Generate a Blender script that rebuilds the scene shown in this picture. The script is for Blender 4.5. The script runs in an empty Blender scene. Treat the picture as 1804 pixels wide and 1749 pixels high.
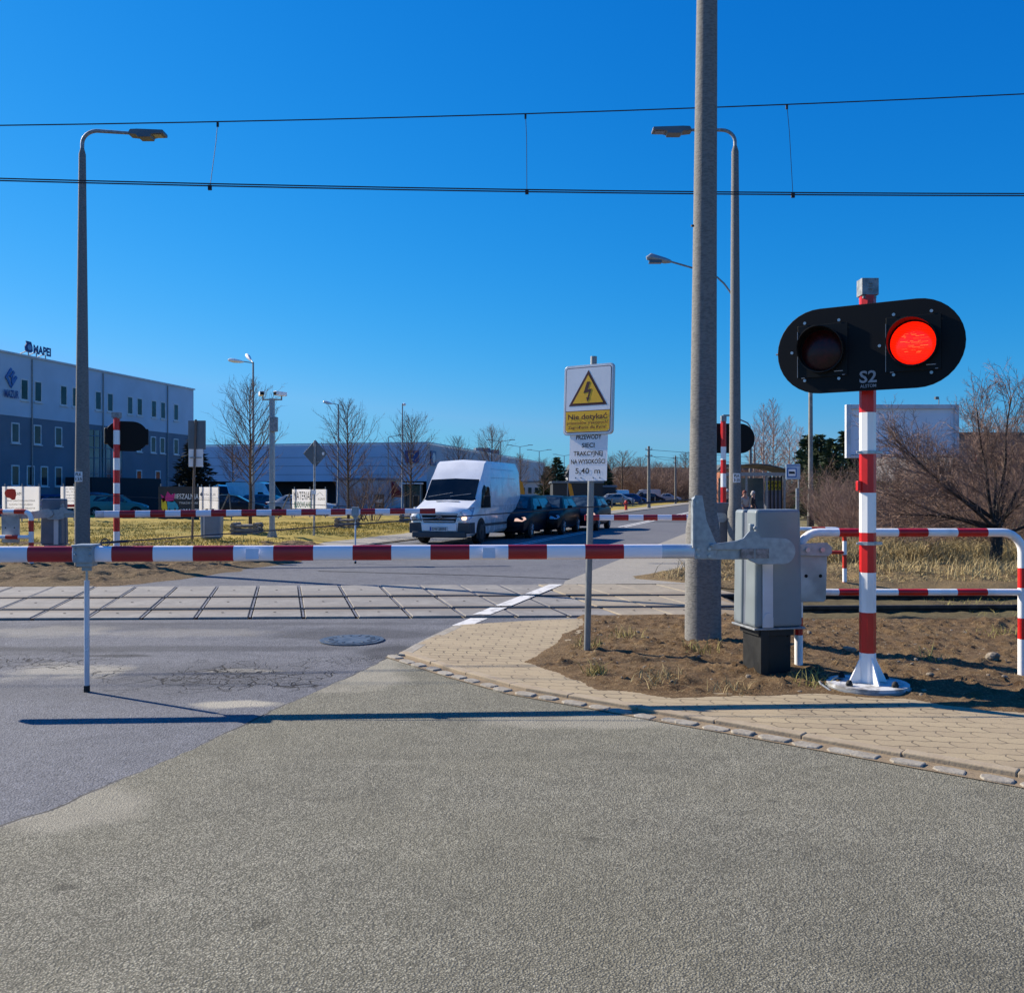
import bpy, bmesh, math, random
import numpy as np
from mathutils import Vector, Matrix
R = math.radians
scene = bpy.context.scene
random.seed(7)

# ------------------------------------------------------------------ camera, sky, sun, exposure
FPX, EYE, CX, HY = 1620.0, 1.55, 902.0, 868.0          # focal length in photo pixels, eye height, principal x, horizon y
cam_d = bpy.data.cameras.new('camera'); cam = bpy.data.objects.new('camera', cam_d)
scene.collection.objects.link(cam); scene.camera = cam
cam.location = (0, 0, EYE); cam.rotation_euler = (R(90), 0, 0)
cam_d.sensor_fit = 'HORIZONTAL'; cam_d.sensor_width = 36; cam_d.lens = 36 * FPX / 1804
cam_d.shift_y = -6.5 / 1804; cam_d.clip_start = .05; cam_d.clip_end = 9000
EXPO = .75
SUN = Vector((-1.53, .87, 1.08)).normalized()
world = bpy.data.worlds.new('World'); scene.world = world; world.use_nodes = True
nt = world.node_tree; nt.nodes.clear()
sky = nt.nodes.new('ShaderNodeTexSky'); sky.sky_type = 'NISHITA'; sky.sun_disc = False
sky.sun_elevation = math.asin(SUN.z); sky.sun_rotation = math.atan2(SUN.x, SUN.y)
sky.air_density = 1.25; sky.dust_density = .15; sky.ozone_density = 4.5; sky.altitude = 100
sp_ = nt.nodes.new('ShaderNodeSeparateColor'); cb_ = nt.nodes.new('ShaderNodeCombineColor'); nt.links.new(sky.outputs[0], sp_.inputs[0])
SK_ = .125 * 1.11                                     # clear deep-blue March sky: per-channel response of the sky colour
for i_, (g_, e_) in enumerate(((.52, 2.7), (.552, .98), (.90, .62))):
    m0 = nt.nodes.new('ShaderNodeMath'); m0.operation = 'MULTIPLY'; m0.inputs[1].default_value = SK_
    m1 = nt.nodes.new('ShaderNodeMath'); m1.operation = 'POWER'; m1.inputs[1].default_value = e_
    m2 = nt.nodes.new('ShaderNodeMath'); m2.operation = 'MULTIPLY'; m2.inputs[1].default_value = g_ / (.125 * 2 ** EXPO)
    nt.links.new(sp_.outputs[i_], m0.inputs[0]); nt.links.new(m0.outputs[0], m1.inputs[0]); nt.links.new(m1.outputs[0], m2.inputs[0]); m3 = nt.nodes.new('ShaderNodeMath'); m3.operation = 'MINIMUM'; m3.inputs[1].default_value = (.17, .52, 1.2)[i_] / (.125 * 2 ** EXPO); nt.links.new(m2.outputs[0], m3.inputs[0]); nt.links.new(m3.outputs[0], cb_.inputs[i_])
bg = nt.nodes.new('ShaderNodeBackground'); bg.inputs[1].default_value = .125
wo = nt.nodes.new('ShaderNodeOutputWorld')
nt.links.new(cb_.outputs[0], bg.inputs[0]); nt.links.new(bg.outputs[0], wo.inputs[0])
sl = bpy.data.lights.new('sun', 'SUN'); sl.energy = 5.0; sl.angle = R(.5); sl.color = (1, .90, .74)
so = bpy.data.objects.new('sun', sl); scene.collection.objects.link(so)
so.rotation_euler = (-SUN).to_track_quat('-Z', 'Y').to_euler()
scene.view_settings.view_transform = 'Standard'; scene.view_settings.look = 'None'
scene.view_settings.exposure = EXPO; scene.view_settings.gamma = 1
scene.cycles.max_bounces = 6

# ------------------------------------------------------------------ helpers
COL = scene.collection
def G(px, py, z=0.0):
    d = (EYE - z) * FPX / (py - HY); return Vector(((px - CX) / FPX * d, d, z))
def D(px, py, d):
    return Vector(((px - CX) / FPX * d, d, EYE - (py - HY) / FPX * d))
def chain(o):
    m = Matrix.Identity(4)
    while o is not None: m = o.matrix_basis @ m; o = o.parent
    return m
def thing(name, label, cat, loc=(0, 0, 0), rz=0, group=None):
    o = bpy.data.objects.new(name, None); COL.objects.link(o); o.empty_display_size = .1
    o.location = loc; o.rotation_euler = (0, 0, rz); o['label'] = label; o['category'] = cat
    if group: o['group'] = group
    return o
def tag(o, label, cat, group=None, kind=None):
    if label: o['label'] = label
    if cat: o['category'] = cat
    if group: o['group'] = group
    if kind: o['kind'] = kind
    return o
def struct(o): o['kind'] = 'structure'; return o
def dup(o, loc=None, rz=None, label=None, parent=None, scale=None):
    c = o.copy(); COL.objects.link(c)
    if parent: c.parent = parent
    for ch in o.children: dup(ch, parent=c)
    if loc is not None: c.location = loc
    if rz is not None: c.rotation_euler = (0, 0, rz)
    if scale is not None: c.scale = (scale,) * 3 if isinstance(scale, (int, float)) else scale
    if label: c['label'] = label
    return c
def perp(d):
    d = Vector(d).normalized(); a = Vector((0, 0, 1)) if abs(d.z) < .9 else Vector((1, 0, 0))
    x = d.cross(a).normalized(); return x, d.cross(x).normalized()
class MB:
    def __init__(s): s.v = []; s.f = []; s.m = []; s.sm = []
    def add(s, vs, fs, mi=0, smooth=False):
        b = len(s.v); s.v += [tuple(p) for p in vs]
        for f in fs: s.f.append([i + b for i in f]); s.m.append(mi); s.sm.append(smooth)
        return s
    def box(s, c, sz, rz=0, mi=0, top=1.0):
        hx, hy, hz = sz[0] / 2, sz[1] / 2, sz[2] / 2; cc, ss = math.cos(rz), math.sin(rz); vs = []
        for k in (-1, 1):
            t = top if k > 0 else 1
            for (a, b) in ((-1, -1), (1, -1), (1, 1), (-1, 1)):
                x, y = a * hx * t, b * hy * t
                vs.append((c[0] + x * cc - y * ss, c[1] + x * ss + y * cc, c[2] + k * hz))
        return s.add(vs, [(3, 2, 1, 0), (4, 5, 6, 7), (0, 1, 5, 4), (1, 2, 6, 5), (2, 3, 7, 6), (3, 0, 4, 7)], mi)
    def tube(s, pts, rad, n=10, mi=0, caps=True, smooth=True, ph=0.0):
        pts = [Vector(p) for p in pts]
        if not hasattr(rad, '__len__'): rad = [rad] * len(pts)
        vs = []; fs = []; x = None
        for i, p in enumerate(pts):
            d = (pts[min(i + 1, len(pts) - 1)] - pts[max(i - 1, 0)]).normalized()
            if x is None: x, y = perp(d)
            else: x = (x - d * x.dot(d)).normalized(); y = d.cross(x)
            for k in range(n):
                a = 2 * math.pi * k / n + ph; vs.append(p + (x * math.cos(a) + y * math.sin(a)) * rad[i])
        for i in range(len(pts) - 1):
            for k in range(n):
                k2 = (k + 1) % n; fs.append((i * n + k, i * n + k2, (i + 1) * n + k2, (i + 1) * n + k))
        s.add(vs, fs, mi, smooth)
        if caps:
            b = len(s.v) - len(vs)
            s.f.append([b + k for k in reversed(range(n))]); s.m.append(mi); s.sm.append(False)
            s.f.append([b + (len(pts) - 1) * n + k for k in range(n)]); s.m.append(mi); s.sm.append(False)
        return s
    def cyl(s, a, b, r0, r1=None, n=14, mi=0, smooth=True, ph=0.0): return s.tube([a, b], [r0, r0 if r1 is None else r1], n, mi, True, smooth, ph)
    def prism(s, poly, O, X, Y, N, mi=0):
        O = Vector(O); X = Vector(X); Y = Vector(Y); N = Vector(N); n = len(poly)
        a = [O + X * p[0] + Y * p[1] for p in poly]; vs = a + [p + N for p in a]
        return s.add(vs, [list(range(n)), [n + k for k in reversed(range(n))]] + [(k, n + k, n + (k + 1) % n, (k + 1) % n) for k in range(n)], mi)
    def dome(s, c, r, n=10, m=5, mi=0, sz=1.0, full=False):
        vs = []; fs = []; c = Vector(c); a0 = -math.pi / 2 if full else 0
        for i in range(m + 1):
            t = a0 + (math.pi / 2 - a0) * i / m
            for k in range(n):
                a = 2 * math.pi * k / n; vs.append(c + Vector((math.cos(a) * math.cos(t) * r, math.sin(a) * math.cos(t) * r, math.sin(t) * r * sz)))
        for i in range(m):
            for k in range(n): fs.append((i * n + k, i * n + (k + 1) % n, (i + 1) * n + (k + 1) % n, (i + 1) * n + k))
        return s.add(vs, fs, mi, True)
    def build(s, name, mats, parent=None, local=False, bevel=0, flip=True, segs=2):
        me = bpy.data.meshes.new(name); vs = s.v
        if parent is not None and not local:
            inv = chain(parent).inverted(); vs = [tuple(inv @ Vector(p)) for p in vs]
        me.from_pydata(vs, [], s.f)
        if not isinstance(mats, (list, tuple)): mats = [mats]
        for m in mats: me.materials.append(m)
        me.polygons.foreach_set('material_index', s.m); me.polygons.foreach_set('use_smooth', s.sm)
        if flip and len(s.f) < 60000:
            bm = bmesh.new(); bm.from_mesh(me); bmesh.ops.recalc_face_normals(bm, faces=bm.faces); bm.to_mesh(me); bm.free()
        me.update()
        if any(s.sm): me.set_sharp_from_angle(angle=R(38))
        o = bpy.data.objects.new(name, me); COL.objects.link(o)
        if parent is not None: o.parent = parent
        if bevel:
            b = o.modifiers.new('bevel', 'BEVEL'); b.width = bevel; b.segments = segs; b.limit_method = 'ANGLE'; b.angle_limit = R(50)
        return o
def islands(b):
    par = list(range(len(b.v)))
    def fd(i):
        while par[i] != i: par[i] = par[par[i]]; i = par[i]
        return i
    for f in b.f:
        for i in f[1:]: par[fd(i)] = fd(f[0])
    g = {}
    for k, f in enumerate(b.f): g.setdefault(fd(f[0]), []).append(k)
    out = []
    for ks in g.values():
        n = MB(); mp = {}
        for k in ks:
            for i in b.f[k]:
                if i not in mp: mp[i] = len(n.v); n.v.append(b.v[i])
            n.f.append([mp[i] for i in b.f[k]]); n.m.append(b.m[k]); n.sm.append(b.sm[k])
        out.append(n)
    return out
def each(b, name, mats, parent, **k): return [n.build(name, mats, parent, **k) for n in islands(b)]
def text(s, O, X, Y, h, mat, parent, name='lettering', width=None, bold=0.0, align='CENTER', th=.002, local=False):
    """letters as a thin mesh; O anchor (centre of baseline), X and Y unit axes, h cap height in metres"""
    cu = bpy.data.curves.new('t', 'FONT'); cu.body = s; cu.align_x = align; cu.size = 1; cu.offset = bold; cu.resolution_u = 3
    ob = bpy.data.objects.new('t', cu); COL.objects.link(ob)
    dg = bpy.context.evaluated_depsgraph_get(); dg.update(); ev = ob.evaluated_get(dg); me = ev.to_mesh()
    vs = [v.co.copy() for v in me.vertices]; fs = [list(p.vertices) for p in me.polygons]; ev.to_mesh_clear()
    COL.objects.unlink(ob); bpy.data.objects.remove(ob)
    if not vs: return None
    k = h / .70; kx = k
    if width: kx = width / (max(v.x for v in vs) - min(v.x for v in vs))
    X = Vector(X); Y = Vector(Y); N = X.cross(Y); O = Vector(O)
    b = MB(); b.add([O + X * v.x * kx + Y * v.y * k + N * th for v in vs], fs)
    return b.build(name, mat, parent, local=local, flip=False)

# ------------------------------------------------------------------ materials
def new_mat(name):
    m = bpy.data.materials.new(name); m.use_nodes = True; return m, m.node_tree, m.node_tree.nodes['Principled BSDF']
def mat(name, col, rough=.6, metal=0.0, var=.12, scale=3.0, bump=0.0, bscale=40.0, spec=.5, col2=None, stretch=(1, 1, 1), coat=0.0, det=5, thr=(.35, .7)):
    m, t, p = new_mat(name); L = t.links.new; N = t.nodes.new
    tc = N('ShaderNodeTexCoord'); mp = N('ShaderNodeMapping'); mp.inputs['Scale'].default_value = stretch
    L(tc.outputs['Object'], mp.inputs[0])
    n1 = N('ShaderNodeTexNoise'); n1.inputs['Scale'].default_value = scale; n1.inputs['Detail'].default_value = det; L(mp.outputs[0], n1.inputs[0])
    cr = N('ShaderNodeValToRGB'); e = cr.color_ramp.elements; e[0].position, e[1].position = thr
    c2 = col2 or tuple(max(0, c * (1 - var * 1.6)) for c in col); c1 = col if col2 else tuple(min(1, c * (1 + var * .5)) for c in col)
    e[0].color = (*c2, 1); e[1].color = (*c1, 1)
    L(n1.outputs[0], cr.inputs[0]); L(cr.outputs[0], p.inputs['Base Color'])
    mr = N('ShaderNodeMapRange'); mr.inputs['To Min'].default_value = max(0, rough - .08); mr.inputs['To Max'].default_value = min(1, rough + .12)
    L(n1.outputs[0], mr.inputs[0]); L(mr.outputs[0], p.inputs['Roughness'])
    p.inputs['Metallic'].default_value = metal; p.inputs['Specular IOR Level'].default_value = spec
    if coat: p.inputs['Coat Weight'].default_value = coat; p.inputs['Coat Roughness'].default_value = .06
    if bump:
        n2 = N('ShaderNodeTexNoise'); n2.inputs['Scale'].default_value = bscale; n2.inputs['Detail'].default_value = 4; L(mp.outputs[0], n2.inputs[0])
        bp = N('ShaderNodeBump'); bp.inputs['Strength'].default_value = bump; bp.inputs['Distance'].default_value = .02
        L(n2.outputs[0], bp.inputs['Height']); L(bp.outputs[0], p.inputs['Normal'])
    return m
def banner_mat(name, col, tr=.6):
    m, t, p = new_mat(name); p.inputs['Base Color'].default_value = (*col, 1); p.inputs['Roughness'].default_value = .7
    N = t.nodes.new; nz = N('ShaderNodeTexNoise'); nz.inputs['Scale'].default_value = 2; tl = N('ShaderNodeBsdfTranslucent'); ms = N('ShaderNodeMixShader'); ms.inputs[0].default_value = tr
    cr = N('ShaderNodeValToRGB'); cr.color_ramp.elements[0].color = (*[c * .85 for c in col], 1); cr.color_ramp.elements[1].color = (*col, 1); t.links.new(nz.outputs[0], cr.inputs[0]); t.links.new(cr.outputs[0], tl.inputs[0]); t.links.new(cr.outputs[0], p.inputs['Base Color'])
    t.links.new(p.outputs[0], ms.inputs[1]); t.links.new(tl.outputs[0], ms.inputs[2]); t.links.new(ms.outputs[0], t.nodes['Material Output'].inputs[0]); return m
def emit_mat(name, col, st):
    m, t, p = new_mat(name); L = t.links.new; N = t.nodes.new
    tc = N('ShaderNodeTexCoord'); w = N('ShaderNodeTexWave'); w.bands_direction = 'Z'; w.inputs['Scale'].default_value = 26; w.inputs['Distortion'].default_value = 1.2
    L(tc.outputs['Object'], w.inputs[0]); cr = N('ShaderNodeValToRGB')
    cr.color_ramp.elements[0].color = (col[0] * .75, col[1] * .3, col[2] * .3, 1); cr.color_ramp.elements[1].color = (*col, 1)
    L(w.outputs[0], cr.inputs[0]); L(cr.outputs[0], p.inputs['Emission Color']); p.inputs['Emission Strength'].default_value = st
    p.inputs['Base Color'].default_value = (.25, .005, .003, 1); p.inputs['Roughness'].default_value = .2
    return m
M = {}
M['white'] = mat('white_paint', (.86, .86, .86), .34, var=.10, scale=6, coat=.1, stretch=(1, 1, .3), thr=(.30, .5))
M['red'] = mat('red_paint', (.66, .008, .007), .36, var=.18, scale=6, coat=.1, stretch=(1, 1, .3))
M['orangered'] = mat('faded_red_paint', (.62, .03, .012), .4, var=.1, scale=7)
M['boomwhite'] = mat('boom_white', (.88, .82, .86), .3, var=.12, scale=3, coat=.15, stretch=(.3, 1, 1), thr=(.32, .5))
M['boomred'] = mat('boom_red', (.42, .004, .010), .3, var=.1, scale=5, coat=.2)
M['galv'] = mat('galvanised_steel', (.34, .38, .41), .45, .4, var=.14, scale=22, bump=.02, bscale=80)
M['galvdull'] = mat('dull_steel', (.30, .32, .34), .55, .35, var=.25, scale=20, bump=.06)
M['bolt'] = mat('bolt_steel', (.45, .47, .5), .35, .7, scale=30)
M['black'] = mat('black_plastic', (.004, .0045, .006), .5, spec=.3, var=.3, scale=6)
M['matblack'] = mat('matt_black', (.003, .0035, .005), .6, var=.2, scale=4, spec=.25)
M['housing'] = mat('grey_housing', (.20, .235, .255), .38, var=.08, scale=4, bump=.02, bscale=200)
M['housing2'] = mat('dark_housing', (.12, .14, .18), .42, var=.12, scale=4)
M['pedestal'] = mat('black_pedestal', (.005, .006, .007), .55, var=.4, scale=16, bump=.05)
M['cable'] = mat('cable', (.05, .055, .065), .5, .3)
M['wire'] = mat('catenary_wire', (.03, .03, .035), .6, .3)
M['rubber'] = mat('rubber', (.012, .012, .013), .75, bump=.05)
M['concrete'] = mat('spun_concrete', (.185, .18, .172), .85, var=.16, scale=22, bump=.35, bscale=34, stretch=(1, 1, 3.0), det=9, thr=(.38, .56))
M['concrete2'] = mat('concrete_plain', (.25, .24, .22), .85, var=.2, scale=5, bump=.2, bscale=40)
M['yellow'] = mat('sign_yellow', (.92, .50, .02), .45, var=.05)
M['signwhite'] = mat('sign_white', (.88, .87, .88), .4, var=.05)
M['signgrey'] = mat('sign_back_grey', (.16, .18, .20), .5, .3, var=.12)
M['maroon'] = mat('sign_maroon', (.07, .012, .014), .5)
M['ink'] = mat('black_ink', (.012, .012, .016), .6)
M['inkgrey'] = mat('grey_ink', (.33, .34, .36), .6)
M['lens_off'] = mat('dark_lens', (.05, .004, .004), .35, var=.3, scale=30, coat=.12, spec=.3)
M['lens_on'] = emit_mat('lit_lens', (1, .012, .001), 1.05)
M['headlamp'] = mat('headlamp_glass', (.55, .57, .60), .08, .3, coat=.8, var=.25, scale=20)
M['glass'] = mat('car_glass', (.008, .011, .013), .06, spec=.45, var=.4, scale=2)
M['carglass'] = mat('queue_glass', (.045, .065, .075), .08, spec=.8, var=.6, scale=4)
M['winglass'] = mat('window_glass', (.015, .05, .075), .10, spec=.4, var=.5, scale=.7)
M['vanwhite'] = mat('van_white', (.84, .84, .84), .25, coat=.6, var=.06, scale=2)
M['tyre'] = mat('tyre', (.012, .012, .013), .8)
M['rim'] = mat('rim_silver', (.4, .41, .43), .3, .8)
M['rimdark'] = mat('rim_dark', (.05, .05, .055), .5, .5)
M['bumper'] = mat('grey_bumper', (.05, .055, .065), .6, var=.2)
M['chrome'] = mat('chrome', (.6, .6, .62), .15, .9)
M['plate'] = mat('number_plate', (.6, .6, .6), .5)
M['blueplate'] = mat('plate_blue', (.02, .06, .3), .5)
M['bark'] = mat('bark', (.10, .075, .06), .9, var=.5, scale=20, bump=.3)
M['twig'] = mat('twig', (.17, .11, .085), .85, var=.4, scale=2)
M['twigred'] = mat('reddish_twig', (.33, .215, .165), .85, var=.4, scale=1.2, col2=(.13, .085, .065))
M['birch'] = mat('birch_bark', (.42, .38, .36), .8, var=.4, scale=8)
M['birchtwig'] = mat('birch_twig', (.40, .25, .20), .85, var=.3)
M['needles'] = mat('needles', (.06, .095, .03), .8, var=.5, scale=1.5, col2=(.012, .022, .010))
M['darkneedles'] = mat('dark_needles', (.012, .020, .014), .85, var=.5, scale=1.5)
M['timber'] = mat('weathered_timber', (.26, .24, .22), .85, var=.4, scale=6, bump=.3, stretch=(1, 1, 8))
def carpaint(n, c): M[n] = mat(n, c, .35, 0, var=.08, scale=2, coat=.06, spec=.12); return M[n]

# ------------------------------------------------------------------ ground materials
def nmath(t, op, a, b=None, clamp=False):
    n = t.nodes.new('ShaderNodeMath'); n.operation = op; n.use_clamp = clamp
    for i, x in enumerate((a, b)):
        if x is None: continue
        if isinstance(x, (int, float)): n.inputs[i].default_value = x
        else: t.links.new(x, n.inputs[i])
    return n.outputs[0]
def nmix(t, f, a, b):
    n = t.nodes.new('ShaderNodeMix'); n.data_type = 'RGBA'
    for s_, x in ((n.inputs['Factor'], f), (n.inputs[6], a), (n.inputs[7], b)):
        if isinstance(x, (int, float)): s_.default_value = x
        elif isinstance(x, tuple): s_.default_value = (*x, 1)
        else: t.links.new(x, s_)
    return n.outputs[2]
def nnoise(t, co, sc, det=4, rough=.55, dist=0):
    n = t.nodes.new('ShaderNodeTexNoise'); n.inputs['Scale'].default_value = sc; n.inputs['Detail'].default_value = det
    n.inputs['Roughness'].default_value = rough; n.inputs['Distortion'].default_value = dist
    t.links.new(co, n.inputs[0]); return n.outputs[0], n.outputs[1]
def nrange(t, x, a, b, c=0, d=1):
    n = t.nodes.new('ShaderNodeMapRange'); t.links.new(x, n.inputs[0])
    for k, v in zip(('From Min', 'From Max', 'To Min', 'To Max'), (a, b, c, d)): n.inputs[k].default_value = v
    return n.outputs[0]
def nblob(t, co, c, rx, ry, wob=.35):
    """soft irregular patch mask round c"""
    mp = t.nodes.new('ShaderNodeMapping'); mp.vector_type = 'POINT'; mp.inputs['Location'].default_value = (-c[0] / rx, -c[1] / ry, 0); mp.inputs['Scale'].default_value = (1 / rx, 1 / ry, 0)
    t.links.new(co, mp.inputs[0]); L_ = t.nodes.new('ShaderNodeVectorMath'); L_.operation = 'LENGTH'; t.links.new(mp.outputs[0], L_.inputs[0])
    nz, _ = nnoise(t, co, 2.2, 5)
    d = nmath(t, 'ADD', L_.outputs['Value'], nrange(t, nz, .2, .8, -wob, wob))
    return nrange(t, d, 1.0, .55, 0, 1)
def asphalt(name, dark, light, agg=95, bump=.6, tint=(.30, .27, .21), cracks=(), dirt=(), stains=(), speck=.5):
    m, t, p = new_mat(name); N = t.nodes.new; L = t.links.new
    co = N('ShaderNodeTexCoord').outputs['Object']
    vo = N('ShaderNodeTexVoronoi'); vo.inputs['Scale'].default_value = agg; L(co, vo.inputs[0])
    sep = N('ShaderNodeSeparateColor'); L(vo.outputs['Color'], sep.inputs[0])
    big, _ = nnoise(t, co, .45, 6, .6); mid, _ = nnoise(t, co, 5, 6, .7)
    f = nmath(t, 'ADD', nmath(t, 'MULTIPLY', nrange(t, sep.outputs[0], 0, 1, -.5, .5), speck), nrange(t, mid, .25, .75, .15, .85))
    col = nmix(t, nmath(t, 'ADD', f, 0, True), dark, light)
    col = nmix(t, nrange(t, big, .42, .66, 0, .55), col, tint)
    v3 = N('ShaderNodeTexVoronoi'); v3.inputs['Scale'].default_value = agg * .42; L(co, v3.inputs[0]); s3 = N('ShaderNodeSeparateColor'); L(v3.outputs['Color'], s3.inputs[0])
    big_st = nmath(t, 'MULTIPLY', nrange(t, s3.outputs[1], .80, .86), nrange(t, v3.outputs['Distance'], .5, .35)); col = nmix(t, nmath(t, 'MULTIPLY', big_st, .55), col, tuple(min(1, x * 1.25) for x in light))
    pit = nmath(t, 'MULTIPLY', nrange(t, s3.outputs[2], .88, .93), nrange(t, v3.outputs['Distance'], .4, .25)); col = nmix(t, nmath(t, 'MULTIPLY', pit, .6), col, tuple(x * .3 for x in dark))
    pt_, _ = nnoise(t, co, 1.1, 7, .72, .4); col = nmix(t, nrange(t, pt_, .50, .62, 0, .28), col, dark); lk, _ = nnoise(t, co, 17, 5, .75); col = nmix(t, nrange(t, lk, .52, .70, 0, .35), col, dark)
    edge = nrange(t, vo.outputs['Distance'], .28, .55, 0, .40 * speck + .12)
    col = nmix(t, edge, col, tuple(c * .35 for c in dark))
    h = nmath(t, 'MULTIPLY', vo.outputs['Distance'], -1.0)
    for c, rx, ry, s_ in stains: col = nmix(t, nmath(t, 'MULTIPLY', nblob(t, co, c, rx, ry), s_), col, tuple(x * .33 for x in dark))
    for c, rx, ry, s_ in dirt: col = nmix(t, nmath(t, 'MULTIPLY', nblob(t, co, c, rx, ry, .5), s_), col, (.40, .37, .30))
    if cracks:
        dn = N('ShaderNodeTexNoise'); dn.inputs['Scale'].default_value = 3; dn.inputs['Detail'].default_value = 5; L(co, dn.inputs[0])
        va = N('ShaderNodeVectorMath'); va.operation = 'MULTIPLY_ADD'; va.inputs[1].default_value = (.35, .35, 0)
        L(dn.outputs[1], va.inputs[0]); L(co, va.inputs[2])
        for sc, wd in ((4.5, .036), (11, .05)):
            v2 = N('ShaderNodeTexVoronoi'); v2.feature = 'DISTANCE_TO_EDGE'; v2.inputs['Scale'].default_value = sc; L(va.outputs[0], v2.inputs[0])
            ln = nrange(t, v2.outputs[0], wd, wd * .3, 0, 1); tot = None
            for c, rx, ry, s_ in cracks:
                k = 1 if sc < 6 else .62
                b_ = nmath(t, 'MULTIPLY', nblob(t, co, c, rx * k, ry * k, .55), s_); tot = b_ if tot is None else nmath(t, 'MAXIMUM', tot, b_)
            ln = nmath(t, 'MULTIPLY', ln, tot, True)
            col = nmix(t, ln, col, (.018, .018, .02)); h = nmath(t, 'SUBTRACT', h, nmath(t, 'MULTIPLY', ln, 1.5))
    L(col, p.inputs['Base Color']); p.inputs['Roughness'].default_value = .9; p.inputs['Specular IOR Level'].default_value = .2
    bp = N('ShaderNodeBump'); bp.inputs['Strength'].default_value = bump; bp.inputs['Distance'].default_value = .008
    L(h, bp.inputs['Height']); L(bp.outputs[0], p.inputs['Normal'])
    return m
def earth(name, cols, sc=(.5, 4, 22), bump=.6, dist=.03):
    m, t, p = new_mat(name); N = t.nodes.new; L = t.links.new
    co = N('ShaderNodeTexCoord').outputs['Object']
    a, _ = nnoise(t, co, sc[0], 5); b, _ = nnoise(t, co, sc[1], 6, .65); c, _ = nnoise(t, co, sc[2], 6, .7)
    col = nmix(t, nrange(t, b, .35, .65), cols[0], cols[1])
    col = nmix(t, nrange(t, a, .42, .62, 0, .8), col, cols[2])
    col = nmix(t, nrange(t, c, .52, .70, 0, .75), col, cols[3])
    L(col, p.inputs['Base Color']); p.inputs['Roughness'].default_value = .95; p.inputs['Specular IOR Level'].default_value = .15
    bp = N('ShaderNodeBump'); bp.inputs['Strength'].default_value = bump; bp.inputs['Distance'].default_value = dist
    L(nmath(t, 'ADD', nmath(t, 'MULTIPLY', b, .5), c), bp.inputs['Height']); L(bp.outputs[0], p.inputs['Normal'])
    return m
def pavers(name, rot, c1, c2, mortar, w=.20, h=.10, org=(0, 0), zig=.024):
    m, t, p = new_mat(name); N = t.nodes.new; L = t.links.new
    co = N('ShaderNodeTexCoord').outputs['Object']
    mp = N('ShaderNodeMapping'); mp.inputs['Rotation'].default_value = (0, 0, rot); mp.inputs['Location'].default_value = (org[0], org[1], 0); L(co, mp.inputs[0])
    sp = N('ShaderNodeSeparateXYZ'); L(mp.outputs[0], sp.inputs[0])
    zx = nmath(t, 'MULTIPLY', nmath(t, 'PINGPONG', nmath(t, 'DIVIDE', sp.outputs[1], 1), h / 2), zig / (h / 2))
    zy = nmath(t, 'MULTIPLY', nmath(t, 'PINGPONG', sp.outputs[0], w / 4), zig * .7 / (w / 4))
    _, nc = nnoise(t, co, 6, 3)
    cb = N('ShaderNodeCombineXYZ'); L(nmath(t, 'ADD', sp.outputs[0], zx), cb.inputs[0]); L(nmath(t, 'ADD', sp.outputs[1], zy), cb.inputs[1])
    va = N('ShaderNodeVectorMath'); va.operation = 'MULTIPLY_ADD'; va.inputs[1].default_value = (.02, .02, 0); L(nc, va.inputs[0]); L(cb.outputs[0], va.inputs[2])
    br = N('ShaderNodeTexBrick'); br.inputs['Scale'].default_value = 1; br.inputs['Brick Width'].default_value = w; br.inputs['Row Height'].default_value = h
    br.inputs['Mortar Size'].default_value = .0065; br.inputs['Mortar Smooth'].default_value = .3; br.inputs['Bias'].default_value = 0
    br.inputs['Color1'].default_value = (*c1, 1); br.inputs['Color2'].default_value = (*c2, 1); br.inputs['Mortar'].default_value = (*mortar, 1)
    L(va.outputs[0], br.inputs[0])
    a, _ = nnoise(t, co, 1.3, 6, .6); b, _ = nnoise(t, co, 60, 4, .7); jm, _ = nnoise(t, co, 2.0, 4)
    sand = tuple((x + y) * .55 for x, y in zip(c1, c2))
    col = nmix(t, nmath(t, 'MULTIPLY', br.outputs['Fac'], nrange(t, jm, .40, .58, 1, .25)), nmix(t, .0, br.outputs[0], sand), br.outputs[0])
    col = nmix(t, nrange(t, jm, .48, .66, 0, .8), br.outputs[0], sand)
    col = nmix(t, nrange(t, a, .4, .7, 0, .45), col, tuple(x * 1.25 for x in c1))
    col = nmix(t, nrange(t, b, .5, .8, 0, .35), col, tuple(x * .5 for x in c2))
    L(col, p.inputs['Base Color']); p.inputs['Roughness'].default_value = .88
    bp = N('ShaderNodeBump'); bp.inputs['Strength'].default_value = .5; bp.inputs['Distance'].default_value = .01
    hh = nmath(t, 'ADD', nmath(t, 'MULTIPLY', br.outputs['Fac'], -1), nmath(t, 'MULTIPLY', b, .35)); L(hh, bp.inputs['Height']); L(bp.outputs[0], p.inputs['Normal'])
    return m

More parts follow.
